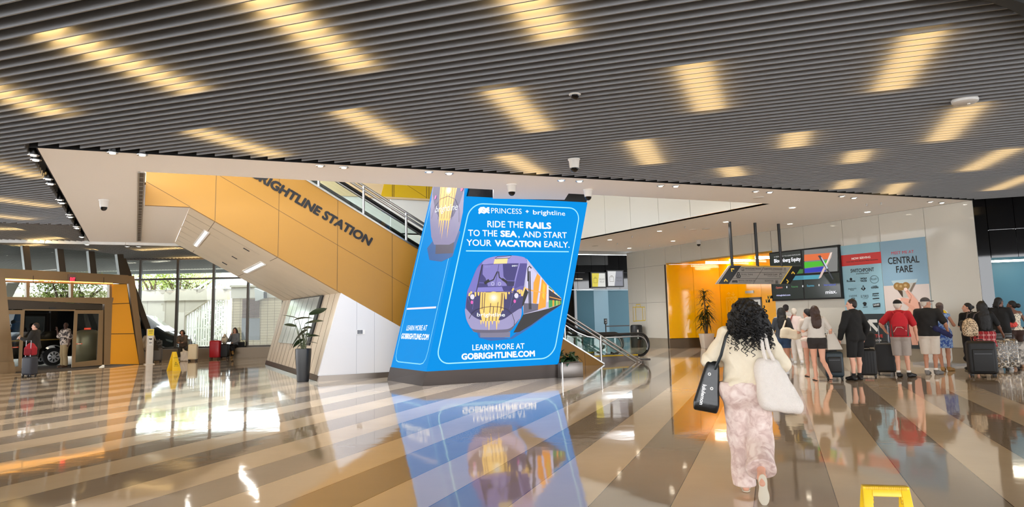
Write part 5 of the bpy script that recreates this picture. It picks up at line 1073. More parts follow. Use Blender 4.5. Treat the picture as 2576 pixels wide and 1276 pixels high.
lf.build('foliage', mat('leaf_dark', (70, 110, 62), .6, noise=.3, nscale=7), hb); MB().tube([CW.pt(c_(760, 900)[0], -.04, -1.6), CW.pt(c_(760, 900)[0], 1.5, -1.6)], .06, 6).build('stem', BARK, hb)
# black van at the kerb
VP = SP.off(-3.2); v_ = lambda x, y: VP.uv(*z2(x, y)); CARB = mat('car_black', (10, 10, 12), .12, coat=.6); TYRE = mat('tyre', (18, 18, 19), .8); CHR = mat('chrome', (206, 206, 208), .35, .35); DGL = mat('dark_glass', (14, 16, 18), .04)
van = thing('van', 'long black van standing right outside the sliding doors', 'vehicle', VP.pt(v_(450, 1000)[0], 0, -1))
def wheel(par, c, r, n_ax, w=.22):
    wm = MB().lathe([(r*.62, -w/2), (r*.96, -w/2), (r, -w*.3), (r, w*.3), (r*.96, w/2), (r*.62, w/2)], c, 28, n_ax, False).build('wheel', TYRE, par, smooth=True)
    MB().lathe([(r*.64, -w*.3), (r*.64, w*.42), (r*.55, w*.5), (r*.2, w*.46), (.02, w*.5)], c, 28, n_ax).build('rim', CHR, wm, smooth=True)
    sp_ = MB(); X = VP.d if abs(n_ax.dot(VP.n)) > .9 else WW.d
    for k in range(8):
        an = k*math.pi/4; d = X*math.cos(an)+Vector((0, 0, 1))*math.sin(an); sp_.bar(c+n_ax*(w*.5+.005)+d*r*.24, c+n_ax*(w*.5+.005)+d*r*.52, r*.12, .02, n_ax)
    sp_.build('spoke', TYRE, wm)
wc = VP.hit(*z2(480, 1075)); wr = abs(wc.z)-.0; wr = .36; wc.z = wr-.03; uw = (wc-VP.p).dot(VP.d)
ub0, ub1 = uw-1.3, uw+3.2
arch = [(uw+.46*math.cos(math.radians(a_)), wr-.02+.46*math.sin(math.radians(a_))) for a_ in range(170, 9, -16)]
mb = MB(); slab_uv(mb, VP, [(ub0-3.6, .32), (uw-.46, .32)]+arch+[(uw+.46, .32), (ub1, .32), (ub1, .95), (ub1-.3, 1.15), (ub1-.5, 2.3), (ub1-.8, 2.45), (ub0-3.4, 2.5), (ub0-3.6, 2.3)], 1.95, -.02); mb.build('body', CARB, van, bevel=.05)
mb = MB(); slab_uv(mb, VP, [(uw-2.6, 1.35), (uw+2.4, 1.35), (uw+2.3, 2.15), (uw-2.6, 2.15)], .02, .0); mb.build('side_window', DGL, van); slab_uv(MB(), VP, [(uw-3.8, 1.0), (uw+3.1, 1.0), (uw+3.1, 1.04), (uw-3.8, 1.04)], .02, .0).build('trim_line', mat('trim_gold', (150, 120, 60), .3, .8), van)
wheel(van, wc+VP.n*(-.13), wr, VP.n); wheel(van, wc+VP.n*(-1.75), wr, VP.n); wheel(van, wc-VP.d*3.4+VP.n*(-.13), wr, VP.n)
# dark car nose beyond the leaning mullion
QP = WW.off(-2.2); q_ = lambda x, y: QP.uv(*z3(x, y)); CARD = mat('car_graphite', (46, 50, 54), .15, coat=.6)
car = thing('car', 'dark grey car nose behind the leaning mullion by the window', 'vehicle', QP.pt(q_(350, 900)[0], 0, -1)); pr = [(-60, 640), (20, 640), (90, 660), (240, 770), (340, 830), (440, 870), (485, 905), (505, 950), (500, 1030)]
prof = [q_(*p) for p in pr]; mb = MB(); slab_uv(mb, QP, [(prof[0][0], .25)]+prof[:-1]+[(prof[-1][0], .25)], 1.8); mb.build('body', CARD, car, bevel=.06)
slab_uv(MB(), QP, [q_(60, 690), q_(200, 770), q_(240, 790), q_(60, 800)], .02, .02).build('side_window', DGL, car); mb = MB(); mb.prism([QP.pt(*q_(250, 772), -.15), QP.pt(*q_(345, 832), -.15), QP.pt(*q_(345, 832), -1.6), QP.pt(*q_(250, 772), -1.6)], (0, 0, .02)); mb.build('windscreen', DGL, car)
slab_uv(MB(), QP, [q_(370, 905), q_(450, 925), q_(440, 945), q_(380, 925)], .05, .03).build('headlamp', mat('lamp_glass', (150, 154, 156), .1), car); cu = q_(380, 980)[0]; wheel(car, QP.pt(cu-.2, .3, -.1), .33, QP.n)
# litter bin outside
bq = SP.off(-1.6); bp_ = bq.hit(*z2(770, 1000)); bt = thing('litter_bin', 'rounded bronze litter bin outside behind the right door leaf', 'bin', (bp_.x, bp_.y, -.04))
MB().lathe([(.42, -.04), (.46, 0), (.5, 1.0), (.5, 1.18), (.46, 1.26), (.3, 1.36), (.05, 1.4)], (bp_.x, bp_.y, 0), 24).build('body', mat('bin_bronze', (150, 134, 100), .4, .4), bt, smooth=True); MB().box((bp_.x-.3, bp_.y-.36, 1.12), (.2, .05, .06)).build('opening', BLACK, bt)
# ================================================================== people: smooth bodies grown from joints
class Sdf:
    def __init__(s): s.ops = []
    def cone(s, a, b, ra, rb, k=.03): s.ops.append(('c', np.array(a, float), np.array(b, float), ra, rb, k)); return s
    def ell(s, c, r, k=.03, rx=0.0, rz=0.0, ry=0.0):
        R = np.array((Matrix.Rotation(rz, 3, 'Z') @ Matrix.Rotation(rx, 3, 'X') @ Matrix.Rotation(ry, 3, 'Y')).transposed())
        s.ops.append(('e', np.array(c, float), np.array(r, float), R, None, k)); return s
    def box(s, c, h, rd=.02, k=.02, rx=0.0, rz=0.0, ry=0.0):
        R = np.array((Matrix.Rotation(rz, 3, 'Z') @ Matrix.Rotation(rx, 3, 'X') @ Matrix.Rotation(ry, 3, 'Y')).transposed())
        s.ops.append(('b', np.array(c, float), np.array(h, float), R, rd, k)); return s
    def path(s, pts, rs, k=.02):
        rs = rs if isinstance(rs, (list, tuple)) else [rs]*len(pts)
        for i in range(len(pts)-1): s.cone(pts[i], pts[i+1], rs[i], rs[i+1], k)
        return s
    def cut(s, p, n): s.ops.append(('x', np.array(p, float), np.array(n, float)/np.linalg.norm(n), None, None, 0)); return s     # removes what lies on the side n points to
    def hole(s, c, r): s.ops.append(('h', np.array(c, float), np.array(r, float), None, None, 0)); return s
    def folds(s, amp, freq, seed=0): s.ops.append(('f', amp, freq, seed, None, 0)); return s
    def inflate(s, d):
        o = Sdf()
        for t in s.ops:
            if t[0] == 'c': o.ops.append(('c', t[1], t[2], t[3]+d, t[4]+d, t[5]))
            elif t[0] == 'e': o.ops.append(('e', t[1], t[2]+d, t[3], t[4], t[5]))
            elif t[0] == 'b': o.ops.append(('b', t[1], t[2]+d, t[3], t[4], t[5]))
            else: o.ops.append(t)
        return o
    def tight(s, k): s.ops = [t[:5]+(min(t[5], k),) if t[0] in 'ceb' else t for t in s.ops]; return s
    def plus(s, *others):
        for o in others: s.ops += o.ops
        return s
    def mesh(s, cell):
        lo = np.full(3, 1e9); hi = -lo
        def bb(t):
            if t[0] == 'c': r = max(t[3], t[4]); return np.minimum(t[1], t[2])-r, np.maximum(t[1], t[2])+r
            m = np.linalg.norm(t[2]) if t[0] == 'b' else t[2].max()
            if t[0] == 'e': e = np.sqrt(((t[3].T*t[2][None, :])**2).sum(1)); return t[1]-e, t[1]+e
            e = np.abs(t[3].T) @ t[2]; return t[1]-e, t[1]+e
        for t in s.ops:
            if t[0] in 'ceb': a, b = bb(t); lo = np.minimum(lo, a); hi = np.maximum(hi, b)
        for t in s.ops:                                   # axis aligned cuts shrink the grid
            if t[0] == 'x':
                for ax in range(3):
                    if t[2][ax] > .99: hi[ax] = min(hi[ax], t[1][ax])
                    if t[2][ax] < -.99: lo[ax] = max(lo[ax], t[1][ax])
        kp = max([t[5] for t in s.ops]+[0])*.6
        lo = lo-3*cell-kp; n = np.ceil((hi+3*cell+kp-lo)/cell).astype(int)+1
        D = np.full(n, 1.0, np.float32); ax = [lo[i]+np.arange(n[i])*cell for i in range(3)]
        for t in s.ops:
            if t[0] in 'ceb':
                a, b = bb(t); pad = t[5]+3*cell
                i0 = np.clip(np.floor((a-pad-lo)/cell).astype(int), 0, n); i1 = np.clip(np.ceil((b+pad-lo)/cell).astype(int)+1, 0, n)
                if (i1 <= i0).any(): continue
                X, Y, Z = np.meshgrid(*[ax[i][i0[i]:i1[i]] for i in range(3)], indexing='ij', sparse=True)
                if t[0] == 'c':
                    d = t[2]-t[1]; L2 = max(float(d @ d), 1e-9); x, y, z = X-t[1][0], Y-t[1][1], Z-t[1][2]
                    h = np.clip((x*d[0]+y*d[1]+z*d[2])/L2, 0, 1); q = np.sqrt((x-h*d[0])**2+(y-h*d[1])**2+(z-h*d[2])**2)-(t[3]+(t[4]-t[3])*h)
                else:
                    x, y, z = X-t[1][0], Y-t[1][1], Z-t[1][2]; R = t[3]
                    u = R[0, 0]*x+R[0, 1]*y+R[0, 2]*z; v = R[1, 0]*x+R[1, 1]*y+R[1, 2]*z; w = R[2, 0]*x+R[2, 1]*y+R[2, 2]*z
                    if t[0] == 'e':
                        r = t[2]; k0 = np.sqrt((u/r[0])**2+(v/r[1])**2+(w/r[2])**2); k1 = np.sqrt((u/r[0]**2)**2+(v/r[1]**2)**2+(w/r[2]**2)**2); q = k0*(k0-1)/np.maximum(k1, 1e-6)
                        q = np.where(k0 < .25, -.5*r.min(), q)
                    else:
                        hb = t[2]-t[4]; du, dv, dw = np.abs(u)-hb[0], np.abs(v)-hb[1], np.abs(w)-hb[2]
                        q = np.sqrt(np.maximum(du, 0)**2+np.maximum(dv, 0)**2+np.maximum(dw, 0)**2)+np.minimum(np.maximum(du, np.maximum(dv, dw)), 0)-t[4]
                sl = tuple(slice(i0[i], i1[i]) for i in range(3)); S = D[sl]; k = max(t[5], 1e-4)
                h = np.maximum(k-np.abs(S-q), 0)/k; D[sl] = np.minimum(S, q)-h*h*k*.25
            else:
                X, Y, Z = np.meshgrid(*ax, indexing='ij', sparse=True)
                if t[0] == 'x': D = np.maximum(D, ((X-t[1][0])*t[2][0]+(Y-t[1][1])*t[2][1]+(Z-t[1][2])*t[2][2]).astype(np.float32))
                elif t[0] == 'h': r = t[2]; k0 = np.sqrt(((X-t[1][0])/r[0])**2+((Y-t[1][1])/r[1])**2+((Z-t[1][2])/r[2])**2); D = np.maximum(D, (-(k0-1)*r.min()).astype(np.float32))
                else:
                    a_, f, sd = t[1], t[2], t[3]
                    D = D+(a_*(np.sin(f*X+2.1*np.sin(f*.37*Z+sd)+sd)*np.sin(f*.45*Z+1.7*np.sin(f*.5*X+sd*1.3)+.6*f*Y))).astype(np.float32)
        return surface_nets(D, lo, cell)
def surface_nets(D, lo, cell):
    ins = D < 0; n = D.shape
    c = [ins[i:n[0]-1+i, j:n[1]-1+j, k:n[2]-1+k] for i in (0, 1) for j in (0, 1) for k in (0, 1)]
    cnt = sum(x.astype(np.int8) for x in c); act = (cnt > 0) & (cnt < 8)
    idx = np.full(act.shape, -1, np.int64); I = np.argwhere(act); idx[act] = np.arange(len(I))
    acc = np.zeros((len(I), 3)); num = np.zeros(len(I))
    cv = np.array([[i, j, k] for i in (0, 1) for j in (0, 1) for k in (0, 1)])
    vals = np.stack([D[I[:, 0]+o[0], I[:, 1]+o[1], I[:, 2]+o[2]] for o in cv], 1)
    for a in range(8):
        for b in range(a+1, 8):
            if np.abs(cv[a]-cv[b]).sum() != 1: continue
            va, vb = vals[:, a], vals[:, b]; m = (va < 0) != (vb < 0); t = np.zeros(len(I)); t[m] = va[m]/(va[m]-vb[m])
            p = cv[a]+(cv[b]-cv[a])*t[:, None]; acc[m] += p[m]; num[m] += 1
    V = lo+(I+acc/np.maximum(num, 1)[:, None])*cell; F = []
    for ax in range(3):
        s0 = [slice(1, n[i]-1) for i in range(3)]; s1 = list(s0); s0[ax] = slice(0, n[ax]-1); s1[ax] = slice(1, n[ax])
        A, B = ins[tuple(s0)], ins[tuple(s1)]; E = np.argwhere(A != B); E = E+np.array([0 if i == ax else 1 for i in range(3)])
        if not len(E): continue
        flip = ins[E[:, 0], E[:, 1], E[:, 2]]; u, v = [(1, 2), (2, 0), (0, 1)][ax]; q = []
        for du, dv in ((0, 0), (-1, 0), (-1, -1), (0, -1)):
            P = E.copy(); P[:, u] += du; P[:, v] += dv; q.append(idx[P[:, 0], P[:, 1], P[:, 2]])
        q = np.stack(q, 1); q[~flip] = q[~flip][:, ::-1]; q = q[(q >= 0).all(1)]; F.append(q)
    return V, np.concatenate(F) if F else np.zeros((0, 4), int)
def sdf_obj(name, sd, cell, m, parent):
    V, F = sd.mesh(cell); me = bpy.data.meshes.new(name); me.vertices.add(len(V)); me.vertices.foreach_set('co', V.astype(np.float32).ravel())
    me.loops.add(F.size); me.loops.foreach_set('vertex_index', F.astype(np.int32).ravel()); me.polygons.add(len(F))
    me.polygons.foreach_set('loop_start', np.arange(0, F.size, 4, dtype=np.int32)); me.polygons.foreach_set('use_smooth', np.ones(len(F), bool))
    me.update(calc_edges=True); me.validate(); me.materials.append(m); o = bpy.data.objects.new(name, me); COL.objects.link(o); o.parent = parent; ORG[o.name] = ORG[parent.name]; return o

SKINS = {'light': mat('skin_light', (224, 172, 148), .55), 'fair': mat('skin_fair', (214, 160, 134), .55), 'tan': mat('skin_tan', (186, 132, 104), .55), 'brown': mat('skin_brown', (116, 76, 58), .5), 'dark': mat('skin_dark', (86, 56, 44), .5)}
HAIRB = mat('hair_black', (10, 7, 7), .6, bump=.4, bscale=60); HAIRD = mat('hair_dark_brown', (32, 20, 16), .55, bump=.4, bscale=60); HAIRM = mat('hair_brown', (56, 34, 25), .55, bump=.4, bscale=60); HAIRW = mat('hair_white', (206, 196, 182), .6, bump=.4, bscale=60)
def V3(*a): return np.array(a, float)
class Fig:                                                # joints in the person's own frame: +y ahead, +x to the right, z up
    def __init__(s, H=1.7, female=False, legs=None, arms=None, lean=(0, 0), head=(0, 0), width=1.0, hipz=None, seat=None):
        s.k = k = H/1.75; s.f = female; w = width
        L = dict(L=dict(kn=(-.095, .02, .49), an=(-.10, -.03, .085), toe=(-.02, .17, 0)), R=dict(kn=(.095, .02, .49), an=(.10, -.03, .085), toe=(.02, .17, 0)))
        for q in (legs or {}): L[q].update(legs[q])
        hz = hipz or .93; lx, ly = lean
        s.hip = {'L': V3(-.085*w, 0, hz)*k, 'R': V3(.085*w, 0, hz)*k}; s.kn = {q: V3(*L[q]['kn'])*k for q in 'LR'}; s.an = {q: V3(*L[q]['an'])*k for q in 'LR'}; s.toe = {q: V3(*L[q]['toe'])*k for q in 'LR'}
        up = lambda z: V3(lx*(z-hz), ly*(z-hz), z)*k      # spine leans with height
        s.up = up; s.pel = up(hz+.03); s.waist = up(hz+.17); s.chest = up(hz+.37); s.sh0 = up(hz+.50); s.neck = up(hz+.575)
        sw = (.15 if female else .166)*w; s.sh = {'L': s.sh0+V3(-sw, 0, 0)*k, 'R': s.sh0+V3(sw, 0, 0)*k}
        A = dict(L=dict(el=(-.1, -.03, -.28), wr=(-.09, .08, -.53)), R=dict(el=(.1, -.03, -.28), wr=(.09, .08, -.53)))
        for q in (arms or {}): A[q].update(arms[q])
        s.el = {q: s.sh[q]+V3(*A[q]['el'])*k for q in 'LR'}; s.wr = {q: s.sh[q]+V3(*A[q]['wr'])*k for q in 'LR'}; s.hdir = {q: A[q].get('hand') for q in 'LR'}
        s.yaw, s.pitch = head; s.hc = up(hz+.70)+V3(0, .015, 0)*k; s.w = w
        cy, sy = math.cos(s.yaw), math.sin(s.yaw); s.fx = V3(-sy, cy, 0); s.rx = V3(cy, sy, 0)
    def H(s, x, y, z): cp_, sp_ = math.cos(s.pitch), math.sin(s.pitch); y, z = y*cp_-z*sp_, y*sp_+z*cp_; return s.hc+(s.rx*x+s.fx*y+V3(0, 0, z))*s.k      # head frame
    def torso(s, d=0.0):
        k, w = s.k, s.w; f = s.f; o = Sdf()
        o.ell(s.pel, V3(.165 if f else .155, .115, .13)*k*V3(w, w, 1)+d, .06).ell(s.waist, V3(.125 if f else .145, .095, .15)*k*V3(w, w, 1)+d, .07).ell(s.chest, V3(.148 if f else .17, .105, .19)*k*V3(w, w, 1)+d, .07)
        for q in 'LR': o.cone(s.sh0+(s.sh[q]-s.sh0)*.35+V3(0, 0, .02)*k, s.sh[q]-V3(0, 0, .008)*k, .068*k+d, .05*k+d, .05)
        for q in 'LR': o.ell(s.hip[q]+V3(0, -.045, -.01)*k, V3(.095, .095, .11)*k*V3(w, w, 1)+d, .05)
        if f:
            for q, x in (('L', -.07), ('R', .07)): o.ell(s.chest+V3(x, .075, .03)*k, V3(.062, .055, .062)*k+d, .04)
        return o
    def arm(s, q, d=0.0, part=(0, 1)):
        k = s.k; o = Sdf(); r = .046 if not s.f else .041; a, b, c = s.sh[q], s.el[q], s.wr[q]
        if part[1] <= .5: o.cone(a, a+(b-a)*part[1]*2, r*1.12*k+d, r*.98*k+d, .03)
        else: o.cone(a, b, r*1.12*k+d, r*.82*k+d, .03).cone(b, b+(c-b)*.35, r*.84*k+d, r*.82*k+d, .03).cone(b+(c-b)*.35, c, r*.82*k+d, r*.56*k+d, .03)
        return o
    def hand(s, q):
        k = s.k; o = Sdf(); c = s.wr[q]; fw = s.wr[q]-s.el[q]; fw = fw/np.linalg.norm(fw)
        if s.hdir[q] is not None: fw = V3(*s.hdir[q]); fw = fw/np.linalg.norm(fw)
        sx = -1 if q == 'L' else 1; side = V3(0, 1, 0)-fw*fw[1]; side = side/max(np.linalg.norm(side), .1); nrm = np.cross(fw, side)*(-sx); nrm = nrm/max(np.linalg.norm(nrm), 1e-3)
        palm = c+fw*.05*k; o.cone(c, palm, .024*k, .026*k, .02)
        for i, (sp_, ln) in enumerate(((-.027, .062), (-.009, .078), (.009, .083), (.027, .074))):
            r0 = c+fw*.078*k+side*sp_*k; o.cone(palm+side*sp_*.8*k, r0, .0125*k, .011*k, .012); m_ = r0+fw*ln*.5*k-nrm*.008*k*(-1); o.cone(r0, m_, .0095*k, .009*k, .006); o.cone(m_, m_+(fw*.8+nrm*.55)*ln*.5*k, .009*k, .0075*k, .006)
        t0 = c+fw*.03*k+side*.02*k; t1 = t0+(side*.8+fw*.6)*.04*k; o.cone(t0, t1, .014*k, .011*k, .012); o.cone(t1, t1+(side*.3+fw*.9+nrm*.2)*.03*k, .0105*k, .0085*k, .008); return o
    def leg(s, q, d=0.0, t0=0.0, t1=1.0, flare=0.0):
        k, w = s.k, s.w; o = Sdf(); h, n, a = s.hip[q], s.kn[q], s.an[q]; r = .088*w*(1.04 if s.f else 1)
        if t1 <= .5: f = t1*2; o.cone(h+V3(0, -.01, -.02)*k, h+(n-h)*f, r*k+d, (r-(r-.058)*f)*k+d+flare, .04)
        else:
            o.cone(h+V3(0, -.01, -.02)*k, n, r*k+d, .057*k+d, .04); m = n+(a-n)*.32+V3(0, -.018, 0)*k; f = (t1-.5)*2
            o.cone(n, m, .054*k+d, .053*k+d, .03).cone(m, n+(a-n)*f, .053*k+d, (.053-.017*f)*k+d+flare, .03)
        return o
    def foot(s, q, d=0.0, sole=True):
        k = s.k; a = s.an[q]; t = a+s.toe[q]*k if False else a+s.toe[q]*k; o = Sdf(); heel = a+V3(0, -.035, 0)*k-V3(0, 0, .045)*k
        dn = V3(0, 0, -.05)*k; o.cone(a, heel, .036*k+d, .03*k+d, .03).cone(heel, t+dn, .03*k+d, .024*k+d, .03).cone(a, t+dn*.8-(t-a)*.35, .034*k+d, .028*k+d, .03)
        sd = V3(.02, 0, 0)*k; o.cone(t+dn-(t-a)*.25-sd, t+dn-sd*.6, .026*k+d, .02*k+d, .02).cone(t+dn-(t-a)*.25+sd, t+dn+sd*.6, .026*k+d, .018*k+d, .02); return o
    def head(s):
        k = s.k; o = Sdf(); rz = s.yaw
        o.ell(s.H(0, -.012, .03), V3(.074, .094, .088)*k, .03, rx=s.pitch, rz=rz).ell(s.H(0, .03, -.045), V3(.056, .06, .068)*k, .04, rx=s.pitch, rz=rz)
        o.cone(s.H(0, .09, .005), s.H(0, .112, -.03), .010*k, .015*k, .015).ell(s.H(0, .088, -.062), V3(.026, .014, .009)*k, .012, rz=rz).ell(s.H(0, .075, -.1), V3(.024, .022, .018)*k, .02, rz=rz).ell(s.H(0, .082, .028), V3(.05, .016, .012)*k, .02, rz=rz)
        for x in (-.077, .077): o.ell(s.H(x, -.008, -.008), V3(.01, .02, .032)*k, .008, rz=rz)
        o.cone(s.neck-V3(0, 0, .04)*k, s.H(0, -.015, -.06), .054*k, .05*k, .03); return o
    def body(s, shoes=True):
        o = s.torso(-.012)
        for q in 'LR': o.plus(s.leg(q, -.004), s.foot(q, -.008))
        for q in 'LR': o.plus(s.arm(q))
        o.plus(s.head())
        for q in 'LR': o.plus(s.hand(q))
        return o
    def shirt(s, hem, sleeve=.34, d=.012, loose=.0, folds=.005, neck=True, seed=1):
        o = s.torso(d).ell(s.waist, V3(.14, .11, .2)*s.k*V3(s.w, s.w, 1)+d+loose, .06)
        for q in 'LR':
            if sleeve > 0: o.plus(s.arm(q, d+.004+loose*.4, (0, sleeve)))
        if neck: o.cone(s.sh0+V3(0, -.01, .02)*s.k, s.neck-V3(0, .01, .02)*s.k, .075*s.k, .06*s.k, .03).cut(s.neck+V3(0, 0, -.005)*s.k, (0, .35, 1))
        if folds: o.folds(folds, 26/s.k, seed)
        o.cut(V3(0, 0, hem), (0, 0, -1)); 
        return o
    def shorts(s, top, hem, d=.018, flare=.012, folds=.004, seed=2):
        o = s.torso(d*.6)
        for q in 'LR': o.plus(s.leg(q, d*.8, 0, .5, flare*.5).tight(.012))
        if folds: o.folds(folds, 24/s.k, seed)
        return o.cut(V3(0, 0, top), (0, 0, 1)).cut(V3(0, 0, hem), (0, 0, -1))
    def trousers(s, top, d=.016, flare=.0, t1=.93, folds=.005, seed=3, hems=None):
        o = s.torso(d*.6)
        for q in 'LR': o.plus(s.leg(q, d, 0, t1, flare).tight(.015))
        if folds: o.folds(folds, 22/s.k, seed)
        return o.cut(V3(0, 0, top), (0, 0, 1))
    def cap_hair(s, d=.008, back=.0, low=-.05): # close hair over the skull
        k = s.k; o = Sdf().ell(s.H(0, -.018, .036), V3(.078+d, .094+d, .088+d)*k, .02, rx=s.pitch, rz=s.yaw).ell(s.H(0, -.055, -.01), V3(.066+d, .055+d+back, .075)*k, .03, rz=s.yaw)
        n = s.fx*.75+V3(0, 0, -.62); o.cut(s.H(0, .045, .045), n); o.cut(s.H(0, 0, low-.05), (0, 0, -1)); return o
    def long_hair(s, length, wid=.1, d=.012, fold=.006, seed=4):
        k = s.k; o = s.cap_hair(d, .01, -.2); b = s.H(0, -.07, 0); n = 5
        for i in range(n):
            t = i/(n-1); z = -.02-length*t; back_ = min(1, max(0, (length*t-.06)/.14)); o.ell(s.H(0, -.07, z)+V3(0, -.085*back_, 0)*k, V3(wid*(1+.12*math.sin(t*2.6)), .045+.012*(1-t), .06+length/9)*k, .05, rz=s.yaw*(1-back_))
        for x in (-.075, .075): o.cone(s.H(x, -.01, .02), s.H(x*1.1, -.03, -.02-length*.55), .03*k, .035*k, .03)
        o.ops = [t for t in o.ops if t[0] != 'x']; n = s.fx*.9+V3(0, 0, -.35); o.cut(s.H(0, .05, .03), n)
        return o.folds(fold, 60, seed)
    def bun(s, r=.045, z=.0, y=-.13): return s.cap_hair(.006).ell(s.H(0, y, z), V3(r, r*.85, r)*s.k, .015)
    def capsdf(s, visor=0.0):
        k = s.k; o = Sdf().ell(s.H(0, -.015, .045), V3(.09, .108, .088)*k, .01, rz=s.yaw).cut(s.H(0, 0, .035), (0, 0, -1)); return o
    def visor(s, turn=0.0):
        k = s.k; cy, sy = math.cos(turn), math.sin(turn); f = s.fx*cy-s.rx*sy; c = s.H(0, -.015, .048)+f*.115*k; return Sdf().ell(c, V3(.075, .085, .02)*k, .01, rz=s.yaw+turn).cut(c+V3(0, 0, .006)*k, (0, 0, 1))
    def shoe(s, q, d=.01): return s.foot(q, d).cut(s.an[q]+V3(0, 0, .025)*s.k, (0, 0, 1)) if s.an[q][2] < .14*s.k else s.foot(q, d)
CELL = .011
def person(label, P, heading, fig, skin, parts, face=False, eyec=(30, 22, 20), cell=None):
    rz = math.atan2(-heading[0], heading[1]); t = thing('person', label, 'person', (P[0], P[1], 0), rz); c = cell or CELL
    t.location.z = 0; sdf_obj('body', fig.body(), c, SKINS[skin], t)
    for nm, sd, m in parts: sdf_obj(nm, sd, c*(1.1 if nm in ('shirt', 'shorts', 'trousers', 'dress', 'hair') else .9), m, t)
    if face:
        e = Sdf()
        for x in (-.03, .03): e.ell(fig.H(x, .082, .008), V3(.013, .008, .007)*fig.k, .001, rz=fig.yaw)
        sdf_obj('eyes', e, .004, mat('eye_dark', (26, 20, 18), .2), t); b = Sdf()
        for x in (-.032, .032): b.cone(fig.H(x-.016, .09, .03), fig.H(x+.016, .09, .031), .0045, .0045, .002)
        b.ell(fig.H(0, .098, -.064), V3(.022, .006, .005)*fig.k, .001, rz=fig.yaw) if False else None
        sdf_obj('brows', b, .004, mat('brow_dark', (34, 24, 20), .6), t); sdf_obj('lips', Sdf().ell(fig.H(0, .094, -.063), V3(.022, .01, .007)*fig.k, .001, rz=fig.yaw), .004, mat('lip_'+skin, {'light': (190, 110, 100), 'fair': (180, 104, 94), 'tan': (150, 90, 76), 'brown': (96, 56, 48), 'dark': (80, 46, 42)}[skin], .45), t)
    return t
def cloth(name, c, rough=.85, noise=.06): return mat('cloth_'+name, c, rough, noise=noise, nscale=14, bump=.12, bscale=90)
def held(name, label, cat, P, heading, group=None): return thing(name, label, cat, (P[0], P[1], 0), math.atan2(-heading[0], heading[1]), group)
BLKC = cloth('black', (9, 9, 10)); WHC = cloth('white', (226, 220, 214)); NAVY = cloth('navy', (34, 38, 60)); DENIM = cloth('denim', (40, 62, 92))
# ---------------------------------------------------------------- woman in front, walking away
WP = at(1893, 1240); WHD = (.27, .96)
f = Fig(1.68, True, legs=dict(L=dict(kn=(-.075, .09, .5), an=(-.055, .03, .085), toe=(0, .17, 0)), R=dict(kn=(.085, -.02, .48), an=(.075, -.36, .215), toe=(.01, .02, -.13))),
        arms=dict(L=dict(el=(-.17, -.02, -.23), wr=(-.06, .2, -.27)), R=dict(el=(.12, -.02, -.27), wr=(.06, .18, -.25))), width=1.16, lean=(.06, .03))
k = f.k
sw = f.torso(.02).ell(f.waist+V3(0, -.01, -.02), V3(.185, .14, .19), .06).ell(f.chest+V3(0, -.015, 0), V3(.19, .14, .2), .06)
for q in 'LR': sw.cone(f.sh[q], f.el[q], .072, .066, .05).cone(f.el[q], f.wr[q], .068, .045, .04)
sw.ell(f.pel+V3(0, -.02, .02), V3(.205, .16, .06), .03).folds(.011, 24, 1.0).folds(.004, 55, 2.0); sw.cut(V3(0, 0, .915), (0, 0, -1)); sw.cone(f.sh0+V3(0, 0, .02), f.neck, .08, .07, .03)
pt = Sdf().cone(f.hip['R']+V3(.0, -.02, .0), f.kn['R']+V3(.01, 0, 0), .12, .108, .05); ha = f.an['R']+(f.kn['R']-f.an['R'])*.18
pt.cone(f.kn['R']+V3(.01, 0, 0), f.an['R'], .108, .128, .05).cut(ha, f.an['R']-f.kn['R'])
lg = Sdf().cone(f.hip['L']+V3(0, -.02, 0), f.kn['L'], .12, .1, .05).cone(f.kn['L'], V3(-.06, .02, .0), .1, .098, .05)
pt.plus(lg).ell(f.pel+V3(0, -.03, -.02), V3(.195, .15, .15), .07).ell(f.hip['L']+V3(-.01, -.06, 0), V3(.12, .11, .13), .05).ell(f.hip['R']+V3(.01, -.06, 0), V3(.12, .11, .13), .05)
pt.folds(.009, 19, 4.0).cut(V3(0, 0, .965), (0, 0, 1)).cut(V3(0, 0, .055), (0, 0, -1))
hr = Sdf(); hx = V3(.03, -.02, 0)
hr.ell(f.H(.0, -.02, .035), V3(.11, .125, .1), .04).ell(f.H(.01, -.07, -.06), V3(.165, .11, .13), .06).ell(f.H(.025, -.09, -.17), V3(.185, .085, .12), .06).ell(f.H(-.09, -.06, -.1), V3(.07, .07, .12), .05).ell(f.H(.12, -.07, -.18), V3(.08, .07, .12), .05).ell(f.H(-.1, -.075, -.2), V3(.06, .05, .08), .05)
hr.folds(.014, 75, 2.0).folds(.007, 150, 5.0); hr.cut(f.H(0, .065, 0), (0, 1, -.25))
tiedye = pattern('tie_dye_pink', (236, 220, 212), (200, 172, 164), 12, .36, .66, c3=(222, 200, 192))
wm = person('curly haired woman in cream sweater and pink tie-dye trousers walking away in front', WP, WHD, f, 'fair',
   [('sweater', sw, cloth('cream', (232, 220, 196))), ('trousers', pt, tiedye), ('hair', hr, HAIRB)], cell=.0075)
hro = [c for c in wm.children if c.name.startswith('hair')][0]
rnd = random.Random(11); mb = MB()
